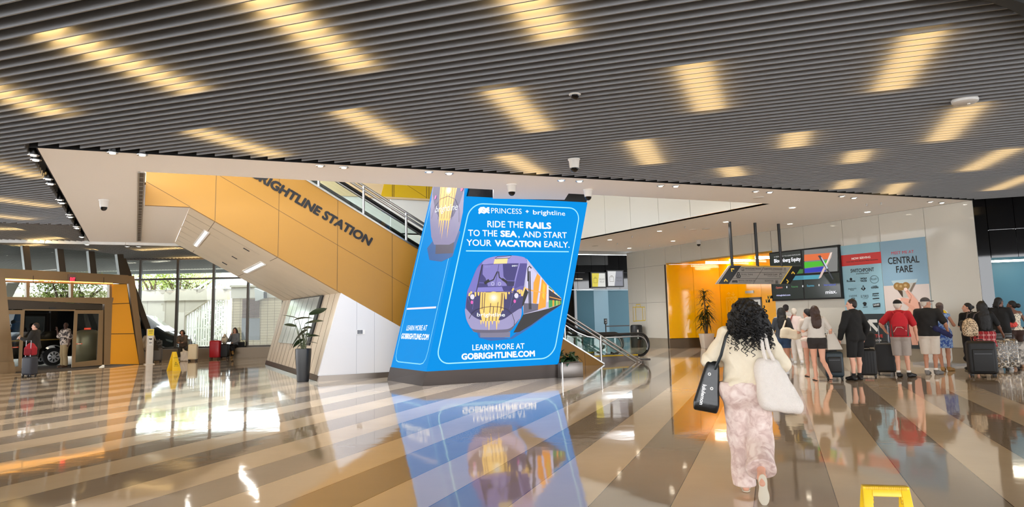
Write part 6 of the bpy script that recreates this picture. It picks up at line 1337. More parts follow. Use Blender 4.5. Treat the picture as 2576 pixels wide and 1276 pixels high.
for i in range(150):
    an = rnd.uniform(-2.5, 2.5) if i < 110 else rnd.uniform(-1.9, 1.9); low = i < 110
    z0 = rnd.uniform(-.2, -.08) if low else rnd.uniform(-.08, .08); R0 = (.175 if z0 < -.05 else .14); L_ = rnd.uniform(.1, .2) if low else rnd.uniform(.1, .2)
    b = f.H(math.sin(an)*R0+.02, -.065-.128*math.cos(an), z0); r = rnd.uniform(.009, .018); ph = rnd.random()*6.28; turns = L_/rnd.uniform(.035, .055); n = int(turns*7)+3; pts = []
    ox, oy = math.sin(an), -math.cos(an)
    for j in range(n):
        t = j/(n-1); a_ = ph+turns*6.28*t; rr = r*min(1, t*5); pts.append((b[0]+ox*.035*t+rr*math.cos(a_), b[1]+oy*.03*t+rr*math.sin(a_)*.8, b[2]-L_*t))
    mb.tube(pts, [.0062*(1-.55*j/(n-1)) for j in range(n)], 5)
for i in range(60):
    an = rnd.uniform(-3.1, 3.1); e = rnd.uniform(.1, 1.3); p0 = f.H(.11*math.sin(an)*math.cos(e), -.02+.12*math.cos(an)*-1*math.cos(e)*.9, .035+.1*math.sin(e)); d = (np.array(p0)-np.array(f.hc)); d = d/np.linalg.norm(d)
    mb.tube([tuple(p0+d*.03*j/3+V3(.008*math.sin(j*2+i), .008*math.cos(j*2.3+i), -.004*j*j)) for j in range(5)], .0022, 4)
cu = mb.build('curls', HAIRB, hro, smooth=True, local=True)
sole = mat('sandal_sole', (206, 196, 176), .7)
for q, c, rx in (('L', V3(f.an['L'][0], f.an['L'][1]+.06, .012), 0.0), ('R', f.an['R']+V3(.005, -.045, -.085), 1.40)):
    Z = V3(0, math.cos(rx), math.sin(rx)); s1 = Sdf()
    s1.ell(c+(Z*.055 if rx == 0 else -Z*.055), V3(.046, .075, .011), .01, rx=rx).ell(c-(Z*.06 if rx == 0 else -Z*.06), V3(.036, .06, .011), .01, rx=rx).ell(c, V3(.034, .1, .011), .01, rx=rx); sdf_obj('sandal', s1, .005, sole, wm)
tb = held('tote_bag', 'black glossy tote bag with white lettering hanging at the front woman left side', 'bag', WP, WHD)
c0 = V3(-.33, -.03, .915); bg_ = Sdf()
for i in range(13): t_ = i/12; bg_.box(c0+V3(.05-.075*t_, 0, .19-.36*t_), V3(.05+.055*t_, .05+.02*t_, .045), .02, .03, ry=.18)
sdf_obj('body', bg_, .008, mat('tote_black', (13, 15, 16), .32, bump=.12, bscale=14), tb)
sh = f.sh['L']+V3(.05, 0, .075); mb = MB()
for dy in (-.03, ): mb.tube([(-.265, -.075, 1.06), (-.2, -.15, 1.2), (-.15, -.13, 1.36), tuple(sh+V3(0, -.03, .012)), tuple(sh+V3(0, .05, .0)), (-.15, .14, 1.25), (-.24, .09, 1.07)], .014, 6)
mb.build('strap', mat('strap_dark', (24, 32, 36), .5), tb, local=True, smooth=True)
a = Art(lambda u, v, k_: Vector((c0[0]+.0+u*math.cos(.22)*1.0+v*math.sin(.22), -.03-(.05+.02*(.19-v)/.36)-.016-k_, c0[2]+v*math.cos(.22)-u*math.sin(.22))), 0, .0005)
bx = a.fr; aa = Art(lambda u, v, k_: a.fr(-.045+v, -u, k_), .0, .0005); aa.text('lululemon', -.02, 0, .16, .034, (240, 240, 240), .03)
art_ = aa
def art_local(art, name, m, par):
    o = art.build(name, m); o.parent = par; return o
art_local(aa, 'lettering', ART_P, tb)
for u, v in ((.01, .12), (.05, -.0)): a2 = Art(aa.fr, .001, .0006); a2.disc(-v, .03+u, .014, .014, (230, 230, 226), 14); a2.disc(-v, .03+u, .008, .008, (90, 90, 90), 10); art_local(a2, 'stud', ART_P, tb)
fb = held('shoulder_bag', 'big soft off-white plush bag hanging at the front woman right hip', 'bag', WP, WHD)
c1 = V3(.235, -.17, .95); b2 = Sdf()
for i in range(13): t_ = i/12; b2.box(c1+V3(-.06+.10*t_, -.01*t_, .17-.34*t_), V3(.09+.075*t_, .05+.045*t_, .055), .045, .05, ry=.1)
b2.folds(.006, 30, 3.0)
PLUSH = mat('plush_white', (232, 224, 216), .95, bump=.5, bscale=140, noise=.05, nscale=30); sdf_obj('body', b2, .008, PLUSH, fb)
sR = f.sh['R']+V3(-.035, 0, .08)
for dx in (-.035, .035): MB().tube([(c1[0]-.02+dx, c1[1]-.03, 1.12), (c1[0]-.06+dx*.6, c1[1]-.02, 1.26), tuple(sR+V3(dx*.5, -.1, -.03)), tuple(sR+V3(dx*.4, 0, .015)), tuple(sR+V3(dx*.4, .08, -.04))], .017, 7).build('strap', PLUSH, fb, local=True, smooth=True)
# ---------------------------------------------------------------- the queue on the right
QH = (.40, .91)
def std_shoes(f, m, sock=None):
    out = []
    for q in 'LR':
        out.append(('shoe', f.shoe(q, .008), m))
        if sock is not None: a_ = f.an[q]; out.append(('sock', Sdf().cone(a_+V3(0, 0, .0), a_+(f.kn[q]-a_)*.2, .043*f.k, .046*f.k, .01).cut(a_+V3(0, 0, .07)*f.k, (0, 0, 1)), sock))
    return out
def flipflops(f, m):
    out = []
    for q in 'LR':
        c = (f.an[q]+f.an[q]+f.toe[q])/2; g = V3(c[0], c[1]+.0, max(f.an[q][2]-.08*f.k, .008)); d = f.toe[q]; rz = math.atan2(-d[0], d[1]); out.append(('flip_flop', Sdf().ell(g, V3(.048, .14, .014)*f.k, .005, rz=rz), m))
    return out
SNK = mat('sneaker_white', (206, 206, 206), .6); SHB = mat('shoe_black', (20, 20, 21), .5); CANV = cloth('canvas', (226, 214, 190))
# dark haired woman with canvas tote
P = at(1976, 946); f = Fig(1.62, True, legs=dict(L=dict(kn=(-.07, .1, .5), an=(-.07, .1, .09)), R=dict(kn=(.08, .0, .47), an=(.04, -.2, .14), toe=(0, .13, -.09))), arms=dict(L=dict(el=(-.1, .05, -.27), wr=(-.02, .22, -.18)), R=dict(el=(.09, .04, -.27), wr=(.02, .2, -.3))))
person('woman with long black hair in grey jacket and denim shorts carrying a canvas tote', P, (.25, .97), f, 'tan', [('shirt', f.shirt(.88, .98, .016), cloth('slate', (62, 66, 72))), ('shorts', f.shorts(.98, .66, .022, .02), DENIM), ('hair', f.long_hair(.34, .105), HAIRB)]+std_shoes(f, SNK))
b = held('tote_bag', 'cream canvas tote slung across the back of the woman in denim shorts', 'bag', P, (.25, .97)); c = V3(.12, -.2, 1.0)
sdf_obj('body', Sdf().box(c, V3(.2, .06, .11), .04, .05, ry=.12).box(c+V3(-.05, .0, .08), V3(.1, .05, .07), .03, .05).box(c+V3(.18, 0, -.05), V3(.1, .05, .07), .03, .05).folds(.008, 26, 1), .012, CANV, b); MB().tube([(.0, -.19, 1.14), (.06, -.16, 1.3), (.12, -.03, 1.42), (.14, .06, 1.3)], .022, 6).build('strap', CANV, b, local=True, smooth=True)
b = held('shopping_bag', 'crumpled white plastic bag at the left hip of the woman in denim shorts', 'bag', P, (.25, .97)); sdf_obj('body', Sdf().box(V3(-.26, .05, .9), V3(.08, .09, .17), .05, .05).folds(.012, 30, 3), .012, mat('plastic_white', (216, 212, 206), .35), b)
# three people beyond her
P = at(2006, 917); f = Fig(1.6, True, legs=dict(L=dict(kn=(-.06, .1, .5), an=(-.05, .12, .09)), R=dict(kn=(.1, -.03, .47), an=(.13, -.2, .12), toe=(0, .14, -.07))), arms=dict(L=dict(el=(-.1, .03, -.28), wr=(-.08, .18, -.42))))
person('white haired person in pale pink shirt and white trousers with a red shoulder strap', P, (.3, .95), f, 'light', [('shirt', f.shirt(.86, .34, .016), cloth('pale_pink', (232, 214, 208))), ('trousers', f.trousers(.97, .02), WHC), ('hair', f.cap_hair(.014, .012, -.1).folds(.008, 90, 2), HAIRW)]+std_shoes(f, SNK))
b = held('crossbody_bag', 'reddish shoulder strap bag on the white haired person', 'bag', P, (.3, .95)); MB().tube([(.17, .1, 1.05), (.12, .12, 1.3), (-.02, 0, 1.45), (-.1, -.13, 1.3), (-.17, -.13, 1.02)], .02, 6).build('strap', cloth('rust', (150, 76, 66)), b, local=True, smooth=True); sdf_obj('body', Sdf().box(V3(-.2, -.08, .95), V3(.06, .1, .08), .03, .03), .012, cloth('rust', (150, 76, 66)), b)
P = at(1971, 912); f = Fig(1.58, True, head=(.5, 0)); person('dark haired woman in white shirt half hidden beyond the canvas tote woman', P, (.5, .86), f, 'fair', [('shirt', f.shirt(.86, .34, .016), WHC), ('shorts', f.shorts(.97, .5), NAVY), ('hair', f.bun(.05), HAIRB)]+std_shoes(f, SNK))
P = at(1986, 910); f = Fig(1.72); person('person in dark cap standing farthest in the queue by the white wall', P, (.3, .95), f, 'fair', [('shirt', f.shirt(.86, .34, .018), WHC), ('shorts', f.shorts(.97, .5), NAVY), ('hair', f.cap_hair(.01), HAIRD), ('cap', f.capsdf(), cloth('cap_dark', (44, 36, 34)))]+std_shoes(f, SNK))
# ponytail woman in pink shorts
FLIP = mat('flip_black', (18, 18, 18), .6)
P = at(2042, 949); f = Fig(1.58, True, legs=dict(L=dict(kn=(-.06, .1, .5), an=(-.05, .1, .085)), R=dict(kn=(.08, .0, .48), an=(.09, -.12, .1))), arms=dict(L=dict(el=(-.09, .03, -.28), wr=(.02, .22, -.25))), head=(.7, 0))
pony = f.cap_hair(.01).plus(Sdf().cone(f.H(0, -.13, .03), f.H(.02, -.17, -.06), .045, .05, .03).cone(f.H(.02, -.17, -.06), f.H(.02, -.16, -.18), .05, .03, .03)).folds(.006, 70, 3)
person('woman with dark ponytail in white top and pink shorts in the queue', P, (.1, 1), f, 'fair', [('shirt', f.shirt(.95, .36, .02), cloth('offwhite', (222, 208, 196))), ('shorts', f.shorts(.98, .68, .024, .02), cloth('pink', (224, 184, 172))), ('sweater', Sdf().ell(f.pel+V3(0, -.02, .0), V3(.21, .17, .085), .03).folds(.012, 40, 2), cloth('offwhite', (222, 208, 196))), ('hair', pony, HAIRB)]+flipflops(f, FLIP))
# brown haired woman in grey tee and black shorts
P = at(2062, 958); f = Fig(1.64, True, legs=dict(L=dict(kn=(-.08, .05, .49), an=(-.075, .02, .085)), R=dict(kn=(.09, -.06, .48), an=(.2, -.26, .13), toe=(.02, .13, -.08))), arms=dict(L=dict(el=(-.13, -.02, -.26), wr=(-.04, .2, -.26)), R=dict(el=(.15, -.03, -.25), wr=(.16, .15, -.42))), width=1.12)
person('brown haired woman in pale grey tee and black shorts with a flip-flop lifted behind', P, (.2, .98), f, 'fair', [('shirt', f.shirt(.94, .38, .02), cloth('pale_grey', (202, 196, 188))), ('shorts', f.shorts(.99, .70, .024, .018), cloth('black_soft', (40, 34, 33))), ('hair', f.long_hair(.3, .1, .014), HAIRM)]+flipflops(f, FLIP))
# man in black, looking left
P = at(2158, 957); f = Fig(1.78, legs=dict(L=dict(an=(-.1, .0, .085)), R=dict(an=(.09, .03, .085))), arms=dict(L=dict(el=(-.1, .03, -.29), wr=(-.08, .14, -.52)), R=dict(el=(.13, -.06, -.28), wr=(.12, .03, -.53))), head=(.75, 0), width=1.08)
gl_ = Sdf(); rx_, fx_ = f.rx, f.fx
for x in (-.033, .033): gl_.path([tuple(f.H(x+.026*math.cos(t*.785), .1, .008+.022*math.sin(t*.785))) for t in range(9)], .0028, .001)
for x in (-.072, .072): gl_.path([tuple(f.H(x*.82, .098, .012)), tuple(f.H(x*1.05, .0, .012))], .003, .001)
person('man with glasses all in black sweater and shorts facing left', P, (-.35, .94), f, 'light', [('shirt', f.shirt(.86, .97, .022, .01), BLKC), ('collar', Sdf().cone(f.sh0+V3(0, -.005, .04)*f.k, f.neck+V3(0, .0, .02)*f.k, .085*f.k, .07*f.k, .02).cut(f.neck+V3(0, 0, .025), (0, .2, 1)), BLKC), ('shorts', f.shorts(.96, .50, .03, .03), cloth('black_short', (12, 12, 13))), ('hair', f.cap_hair(.004), HAIRD), ('glasses', gl_, BLACK)]+std_shoes(f, SHB, cloth('sock_black', (20, 20, 22))), face=True)
# man in red with red backpack
P = at(2274, 949); f = Fig(1.74, legs=dict(L=dict(an=(-.1, -.03, .085), toe=(.05, .16, 0)), R=dict(an=(.11, 0, .085), toe=(.12, .13, 0))), arms=dict(L=dict(el=(-.2, -.07, -.22), wr=(-.12, .12, -.38)), R=dict(el=(.12, -.06, -.28), wr=(.15, .0, -.54))), head=(-.3, 0), width=1.1)
person('man in red shirt and grey shorts with black cap wearing a red backpack', P, (.45, .89), f, 'fair', [('shirt', f.shirt(.9, .4, .022, .008), cloth('red', (176, 24, 36))), ('shorts', f.shorts(.95, .48, .03, .03), cloth('grey_short', (160, 150, 142))), ('hair', f.cap_hair(.004), HAIRW), ('cap', f.capsdf(), cloth('cap_black', (20, 20, 21))), ('cap_visor', f.visor(), cloth('cap_black', (20, 20, 21)))]+std_shoes(f, SHB, cloth('sock_white', (220, 214, 206))))
b = held('backpack', 'red backpack with grey mesh sides worn by the man in the red shirt', 'backpack', P, (.45, .89)); REDB = cloth('pack_red', (186, 26, 40))
y0 = -.21; sdf_obj('body', Sdf().ell((0, y0, 1.2), (.165, .09, .27), .03).box((0, y0+.02, 1.12), (.165, .07, .2), .06, .04).cut((0, y0+.075, 0), (0, 1, 0)), .012, REDB, b); sdf_obj('front_pocket', Sdf().box((0, y0-.07, 1.04), (.13, .045, .11), .04, .02), .011, cloth('pack_red_dark', (150, 18, 32)), b)
for sx in (-1, 1):
    MB().tube([(sx*.08, y0+.06, 1.42), (sx*.13, -.1, 1.47), (sx*.13, .05, 1.45), (sx*.14, .15, 1.3), (sx*.16, .08, 1.08)], .022, 6).build('strap', REDB, b, local=True, smooth=True); sdf_obj('side_mesh', Sdf().box((sx*.155, y0+.02, 1.06), (.02, .06, .14), .015, .01), .011, cloth('pack_grey', (84, 74, 70)), b)
MB().tube([(-.13, y0-.105, 1.02), (-.06, y0-.115, 1.13), (.03, y0-.115, 1.13), (.13, y0-.1, 1.04)], .008, 5).build('piping', cloth('pack_pipe', (196, 170, 160)), b, local=True)
# man in black tee and white shorts
P = at(2346, 943); f = Fig(1.78, legs=dict(L=dict(an=(-.11, -.06, .085), toe=(.06, .16, 0)), R=dict(an=(.08, .05, .085), toe=(.13, .12, 0))), arms=dict(L=dict(el=(-.07, .02, -.29), wr=(-.0, .2, -.42)), R=dict(el=(.14, -.1, -.26), wr=(.2, .1, -.44))), head=(-1.15, 0), width=1.15)
person('man in black tee, white shorts and grey cap looking right', P, (.42, .91), f, 'tan', [('shirt', f.shirt(.89, .42, .024, .012), cloth('tee_black', (20, 19, 19))), ('shorts', f.shorts(.96, .47, .032, .032), cloth('short_white', (214, 204, 190))), ('hair', f.cap_hair(.002), HAIRW), ('cap', f.capsdf(), cloth('cap_grey', (66, 62, 64))), ('cap_visor', f.visor(), cloth('cap_grey', (66, 62, 64)))]+std_shoes(f, mat('sneaker_grey', (110, 108, 106), .6), cloth('sock_white', (220, 214, 206))), face=True)
b = held('folded_umbrella', 'navy folded umbrella under the arm of the man in white shorts', 'umbrella', P, (.42, .91)); sdf_obj('canopy', Sdf().cone((.14, -.13, 1.06), (.4, -.05, .93), .075, .04, .03).box((.36, -.05, .93), (.12, .04, .05), .02, .03, ry=.5).folds(.008, 40, 2), .011, cloth('umbrella_navy', (26, 30, 74)), b); MB().tube([(.12, -.14, 1.07), (.02, -.18, 1.12)], .015, 6).build('handle', BLACK, b, local=True)
# woman in blue flowered dress
P = at(2379, 934); f = Fig(1.66, True, legs=dict(L=dict(an=(-.06, 0, .085), toe=(.05, .16, 0)), R=dict(an=(.08, .02, .085), toe=(.12, .12, 0))), arms=dict(R=dict(el=(.13, -.02, -.26), wr=(.1, .2, -.18))), head=(-.1, 0))
dress = f.torso(.016)
for q in 'LR': dress.cone(f.hip[q], f.hip[q]+V3(0, 0, -.34), .12, .125, .06)
dress.ell(f.pel, V3(.19, .15, .2), .06).folds(.006, 22, 2).cut(V3(0, 0, .56), (0, 0, -1)).cut(f.sh0+V3(0, 0, .03), (0, .3, 1))
pt_h = f.cap_hair(.008).plus(Sdf().ell(f.H(0, -.1, -.1), V3(.075, .05, .13), .04).ell(f.H(.0, -.1, -.2), V3(.06, .04, .08), .04)).folds(.006, 60, 1)
person('woman in blue flowered dress and grey cap in the queue', P, (.42, .91), f, 'tan', [('dress', dress, pattern('flower_blue', (44, 84, 168), (150, 180, 214), 16, .45, .6)), ('hair', pt_h, HAIRM), ('cap', f.capsdf(), cloth('cap_taupe', (100, 88, 84))), ('cap_visor', f.visor(), cloth('cap_taupe', (100, 88, 84)))]+std_shoes(f, mat('shoe_tan', (150, 112, 60), .5)))
# woman with bun, black outfit
P = at(2449, 931); f = Fig(1.64, True, head=(1.15, .1), arms=dict(L=dict(el=(-.07, .0, -.28), wr=(.02, .2, -.3))))
person('woman with sleek black bun all in black looking down to the left', P, (.1, 1), f, 'fair', [('shirt', f.shirt(.9, .45, .016), BLKC), ('trousers', f.trousers(.97, .03, .04, .72), cloth('black_wide', (24, 23, 24))), ('hair', f.bun(.042, .02), HAIRB)]+std_shoes(f, SHB), face=True)
b = held('shoulder_bag', 'dark grey shoulder bag on the back of the woman with the bun', 'bag', P, (.1, 1)); sdf_obj('body', Sdf().box((-.13, -.2, 1.08), (.17, .07, .14), .05, .04).ell((-.13, -.2, 1.0), (.17, .09, .09), .04), .011, mat('bag_charcoal', (44, 40, 40), .35), b)
for dx in (-.06, .06): MB().tube([(-.1+dx, -.2, 1.2), (-.02+dx, -.13, 1.38), (.05+dx*.3, 0, 1.44), (.08, .1, 1.3)], .016, 6).build('strap', MATS['bag_charcoal'], b, local=True, smooth=True)
# woman with waist length black hair and plaid shirt
def plaid_mat():
    m = mat('plaid_red', (176, 40, 48), .85); nt = m.node_tree; b_ = nt.nodes['Principled BSDF']; tc = nt.nodes.new('ShaderNodeTexCoord'); fac = None
    for ax, sc in (('X', 5), ('Z', 5), ('X', 15)):
        w = nt.nodes.new('ShaderNodeTexWave'); w.bands_direction = ax; w.inputs['Scale'].default_value = sc*.6; nt.links.new(tc.outputs['Object'], w.inputs['Vector']); r_ = nt.nodes.new('ShaderNodeMath'); r_.operation = 'GREATER_THAN'; r_.inputs[1].default_value = .72; nt.links.new(w.outputs['Fac'], r_.inputs[0])
        if fac is None: fac = r_.outputs[0]
        else: a_ = nt.nodes.new('ShaderNodeMath'); nt.links.new(fac, a_.inputs[0]); nt.links.new(r_.outputs[0], a_.inputs[1]); fac = a_.outputs[0]
    rp = nt.nodes.new('ShaderNodeValToRGB'); rp.color_ramp.interpolation = 'CONSTANT'; dv = nt.nodes.new('ShaderNodeMath'); dv.operation = 'DIVIDE'; dv.inputs[1].default_value = 3; nt.links.new(fac, dv.inputs[0]); nt.links.new(dv.outputs[0], rp.inputs['Fac'])
    e = rp.color_ramp.elements; e[0].color = rgb(176, 40, 48); e[1].position = .3; e[1].color = rgb(110, 20, 30); x = e.new(.6); x.color = rgb(214, 150, 146); nt.links.new(rp.outputs['Color'], b_.inputs['Base Color']); return m
PLAID = plaid_mat()
P = at(2486, 940); f = Fig(1.66, True, width=1.2, arms=dict(R=dict(el=(.14, .02, -.27), wr=(.24, .16, -.46))))
sk = Sdf().ell(f.pel+V3(0, -.01, 0), V3(.23, .18, .12), .05).cone(f.pel+V3(-.06, 0, -.05), f.pel+V3(-.07, 0, -.3), .16, .165, .06).cone(f.pel+V3(.06, 0, -.05), f.pel+V3(.08, 0, -.3), .16, .165, .06).folds(.008, 24, 3).cut(V3(0, 0, .62), (0, 0, -1)).cut(V3(0, 0, .98), (0, 0, 1))
person('woman with waist long black hair in black tee with red plaid shirt round her waist', P, (.35, .94), f, 'brown', [('shirt', f.shirt(.92, .42, .02), BLKC), ('plaid_shirt', sk, PLAID), ('trousers', f.trousers(.97, .016), cloth('black_legging', (24, 24, 26))), ('hair', f.long_hair(.54, .125, .016, .004), HAIRB)]+std_shoes(f, SHB))
# man with braids, woman with patterned top
P = at(2531, 927); f = Fig(1.76, head=(-.75, 0), arms=dict(L=dict(el=(-.08, .05, -.28), wr=(.04, .24, -.2)), R=dict(el=(.08, .06, -.28), wr=(.0, .26, -.22))))
br = f.cap_hair(.006)
for x in (-.05, -.02, .02, .05): br.path([tuple(f.H(x, -.09, 0)), tuple(f.H(x*1.2, -.11, -.09)), tuple(f.H(x*1.3, -.115, -.17))], [.022, .02, .012], .01)
person('bearded man with black braids in black tee and grey denim shorts looking right', P, (.55, .83), f, 'brown', [('shirt', f.shirt(.87, .42, .02, .01), cloth('tee_ink', (14, 14, 15))), ('shorts', f.shorts(.96, .5, .03, .03), cloth('grey_denim', (112, 114, 116))), ('hair', br, HAIRB), ('beard', Sdf().ell(f.H(0, .06, -.095), V3(.05, .04, .035), .02, rz=f.yaw), HAIRB)]+std_shoes(f, SNK), face=True)
P = at(2562, 925); f = Fig(1.67, True, head=(.95, 0), arms=dict(L=dict(el=(-.12, .05, -.26), wr=(-.02, .2, -.15)), R=dict(el=(.13, -.02, -.27), wr=(.14, .14, -.4))), width=1.1)
tank = f.torso(.014).folds(.004, 24, 2).cut(V3(0, 0, .93), (0, 0, -1)).cut(f.sh0+V3(0, 0, -.02), (0, 0, 1)); tank.cone(f.sh0+V3(-.07, -.06, -.06), f.sh0+V3(-.07, .0, .055), .03, .028, .02).cone(f.sh0+V3(.07, -.06, -.06), f.sh0+V3(.07, .0, .055), .03, .028, .02)
person('woman with black bun in patterned tank top and dark brown leggings looking left', P, (.2, .98), f, 'brown', [('tank_top', tank, pattern('tank_print', (226, 214, 190), (120, 116, 110), 14, .5, .58)), ('trousers', f.trousers(.98, .014), cloth('brown_legging', (58, 36, 28))), ('hair', f.bun(.06, -.01, -.15), HAIRB)]+std_shoes(f, mat('shoe_nude', (190, 150, 124), .5)), face=True)
b = held('waist_bag', 'small coral red frilly bag behind the woman in the patterned tank top', 'bag', P, (.2, .98)); sdf_obj('body', Sdf().ell((-.14, -.2, 1.08), (.15, .06, .08), .03).folds(.012, 60, 2), .01, cloth('coral', (226, 84, 74)), b); MB().tube([(-.26, -.17, 1.1), (-.2, -.02, 1.2), (-.1, .14, 1.25)], .008, 5).build('strap', MATS['cloth_coral'], b, local=True)
# ---------------------------------------------------------------- people near the entrance
CELL = .014
P = at(83, 943); f = Fig(1.68, head=(.15, 0), arms=dict(L=dict(el=(-.06, .1, -.27), wr=(.0, .34, -.2)), R=dict(el=(.07, .06, -.28), wr=(-.02, .3, -.24))))
person('man in black jacket holding a phone by the sliding doors behind a red backpack', P, (-.9, -.1), f, 'light', [('shirt', f.shirt(.84, .97, .022, .01), cloth('jacket_black', (30, 28, 26))), ('trousers', f.trousers(.97, .02), cloth('trouser_black', (22, 22, 24))), ('hair', f.cap_hair(.002), HAIRD)]+std_shoes(f, SHB), face=True)
b = held('phone', 'white phone in the hand of the man in the black jacket', 'phone', P, (-.9, -.1)); w_ = f.wr['L']; mb = MB().box((w_[0]+.03, w_[1]+.11, w_[2]+.04), (.04, .008, .075), (1, 0, 0), (0, .8, .6), (0, -.6, .8)); mb.build('body', mat('phone_white', (220, 220, 222), .3), b, local=True, bevel=.004)
P = at(159, 925); f = Fig(1.68, head=(.5, -.1), arms=dict(R=dict(el=(.1, .12, -.24), wr=(.06, .2, .02)), L=dict(el=(-.08, -.06, -.28), wr=(-.06, .0, -.55))), lean=(.08, -.08))
person('man in patterned shirt and khaki trousers leaning by the right door leaf', P, (-.5, -.86), f, 'dark', [('shirt', f.shirt(.84, .45, .03, .015), pattern('shirt_print', (206, 190, 176), (52, 40, 40), 9, .47, .56)), ('trousers', f.trousers(.96, .025, .02), cloth('khaki', (168, 146, 108))), ('hair', f.cap_hair(-.004), HAIRB)]+std_shoes(f, mat('shoe_brown', (84, 58, 40), .5)), face=True)
def sitting(hz=.50): return dict(L=dict(kn=(-.1, .42, .47), an=(-.1, .46, .085)), R=dict(kn=(.1, .42, .47), an=(.1, .46, .085)))
lp = lambda x, k: (lambda Q: Vector((Q.x, Q.y, 0)))(WW.off(k).hit(x, 880))
P = lp(590, -.2); f = Fig(1.66, True, legs=dict(L=dict(kn=(-.1, .42, .5), an=(-.06, .44, .085)), R=dict(kn=(.06, .46, .56), an=(-.12, .56, .3), toe=(-.08, .14, -.05))), arms=dict(L=dict(el=(-.06, .12, -.27), wr=(.1, .3, -.35)), R=dict(el=(.06, .14, -.27), wr=(-.05, .2, -.02))), hipz=.545)
person('woman in grey cardigan and black trousers sitting on the window ledge with crossed legs', P, (.0, -1), f, 'fair', [('shirt', f.shirt(.5, .98, .02, .012), cloth('cardigan_grey', (120, 122, 124))), ('trousers', f.trousers(.62, .018), cloth('trouser_black', (22, 22, 24))), ('hair', f.long_hair(.2, .1), HAIRM)]+std_shoes(f, mat('shoe_tan', (150, 112, 60), .5)), face=True)
b = held('handbag', 'black handbag on the ledge beside the woman in the grey cardigan', 'bag', P, (0, -1)); sdf_obj('body', Sdf().box((-.3, .0, .56), (.13, .07, .11), .03, .02), .012, cloth('bag_black', (16, 16, 17)), b); MB().tube([(-.38, 0, .66), (-.34, 0, .76), (-.26, 0, .76), (-.22, 0, .66)], .01, 6).build('handle', BLACK, b, local=True)
P = lp(462, -.12); f = Fig(1.6, True, legs=sitting(), arms=dict(L=dict(el=(-.02, .2, -.22), wr=(.06, .42, -.25)), R=dict(el=(.02, .2, -.22), wr=(-.06, .42, -.25))), hipz=.545, lean=(0, .75), head=(0, -.9))
person('long haired person hunched forward on the ledge over their knees', P, (.25, -.97), f, 'fair', [('shirt', f.shirt(.5, .98, .025, .012), cloth('taupe', (104, 90, 80))), ('trousers', f.trousers(.64, .02), cloth('olive_dark', (70, 64, 56))), ('hair', f.long_hair(.16, .1), HAIRM)]+std_shoes(f, SNK))
P = lp(374, -.15); f = Fig(1.65, legs=sitting(), hipz=.545); person('person in cream clothes sitting on the ledge behind the sanitizer stand', P, (.6, -.8), f, 'brown', [('shirt', f.shirt(.5, .98, .025), cloth('cream2', (206, 190, 168))), ('trousers', f.trousers(.64, .03), cloth('beige', (190, 170, 146))), ('hair', f.cap_hair(.006), HAIRB)]+std_shoes(f, mat('shoe_cream', (206, 190, 160), .6)))
# ================================================================== luggage
WHEEL = mat('wheel_black', (22, 22, 23), .5); ALU = mat('handle_alloy', (120, 120, 122), .3, .9)
def suitcase(label, P, heading, w, d, h, m, group=None, handle=0.0, ribs=0, pocket=None, soft=True, m2=None):
    t = thing('suitcase', label, 'suitcase', (P[0], P[1], 0), math.atan2(-heading[0], heading[1]), group); z0 = .07
    MB().box((0, 0, z0+h/2), (w/2, d/2, h/2)).build('shell', m, t, local=True, bevel=min(w, d)*.22, seg=4)
    if ribs:
        mb = MB()
        for i in range(ribs):
            x = -w*.4+w*.8*(i+.5)/ribs
            for sy in (-1, 1): mb.box((x, sy*d*.5, z0+h/2), (w*.018, .006, h*.38))
        mb.build('ribs', m2 or m, t, local=True, bevel=.003)
    if pocket:
        for zc, hh in pocket: MB().box((0, -d/2-.012, z0+h*zc), (w*.36, .03, h*hh)).build('front_pocket', m2 or m, t, local=True, bevel=.02, seg=3)
        mb = MB()
        for zc, hh in pocket: mb.box((0, -d/2-.043, z0+h*(zc+hh*.6)), (w*.3, .004, .006)); pass
        mb.build('zip', mat('zip_dark', (66, 66, 68), .4, .5), t, local=True)
    for sx in (-1, 1):
        for sy in (-1, 1):
            c = (sx*w*.38, sy*d*.34, .03); wl_ = MB().lathe([(.012, -.014), (.03, -.012), (.03, .012), (.012, .014)], c, 14, (1, 0, .2)).build('wheel', WHEEL, t, local=True, smooth=True); MB().box((c[0], c[1], .058), (.02, .02, .016)).build('caster', WHEEL, wl_, local=True)
    MB().tube([(-.07, 0, z0+h-.005), (-.06, 0, z0+h+.028), (.06, 0, z0+h+.028), (.07, 0, z0+h-.005)], .011, 8).build('carry_handle', WHEEL, t, local=True, smooth=True)
    if handle: MB().tube([(-.1, d*.3, z0+h-.02), (-.1, d*.3, z0+h+handle), (.1, d*.3, z0+h+handle), (.1, d*.3, z0+h-.02)], .011, 8).build('pull_handle', ALU, t, local=True, smooth=True)
    return t
SB = mat('case_black', (11, 11, 12), .6, noise=.1, nscale=30); LEO = pattern('leopard', (196, 168, 130), (232, 222, 206), 15, .0, .82, 'vor', .3, (8, 6, 6))
suitcase('dark teal and black suitcase under a white bag beside the woman in black shorts', at(2101, 957), (.3, .95), .38, .26, .56, mat('case_teal', (24, 40, 48), .5), handle=0, pocket=((.5, .3),), m2=SB)
t = thing('shopping_bag', 'grey white paper bag sitting on top of the dark teal suitcase', 'bag', at(2101, 957)); P = at(2101, 957)
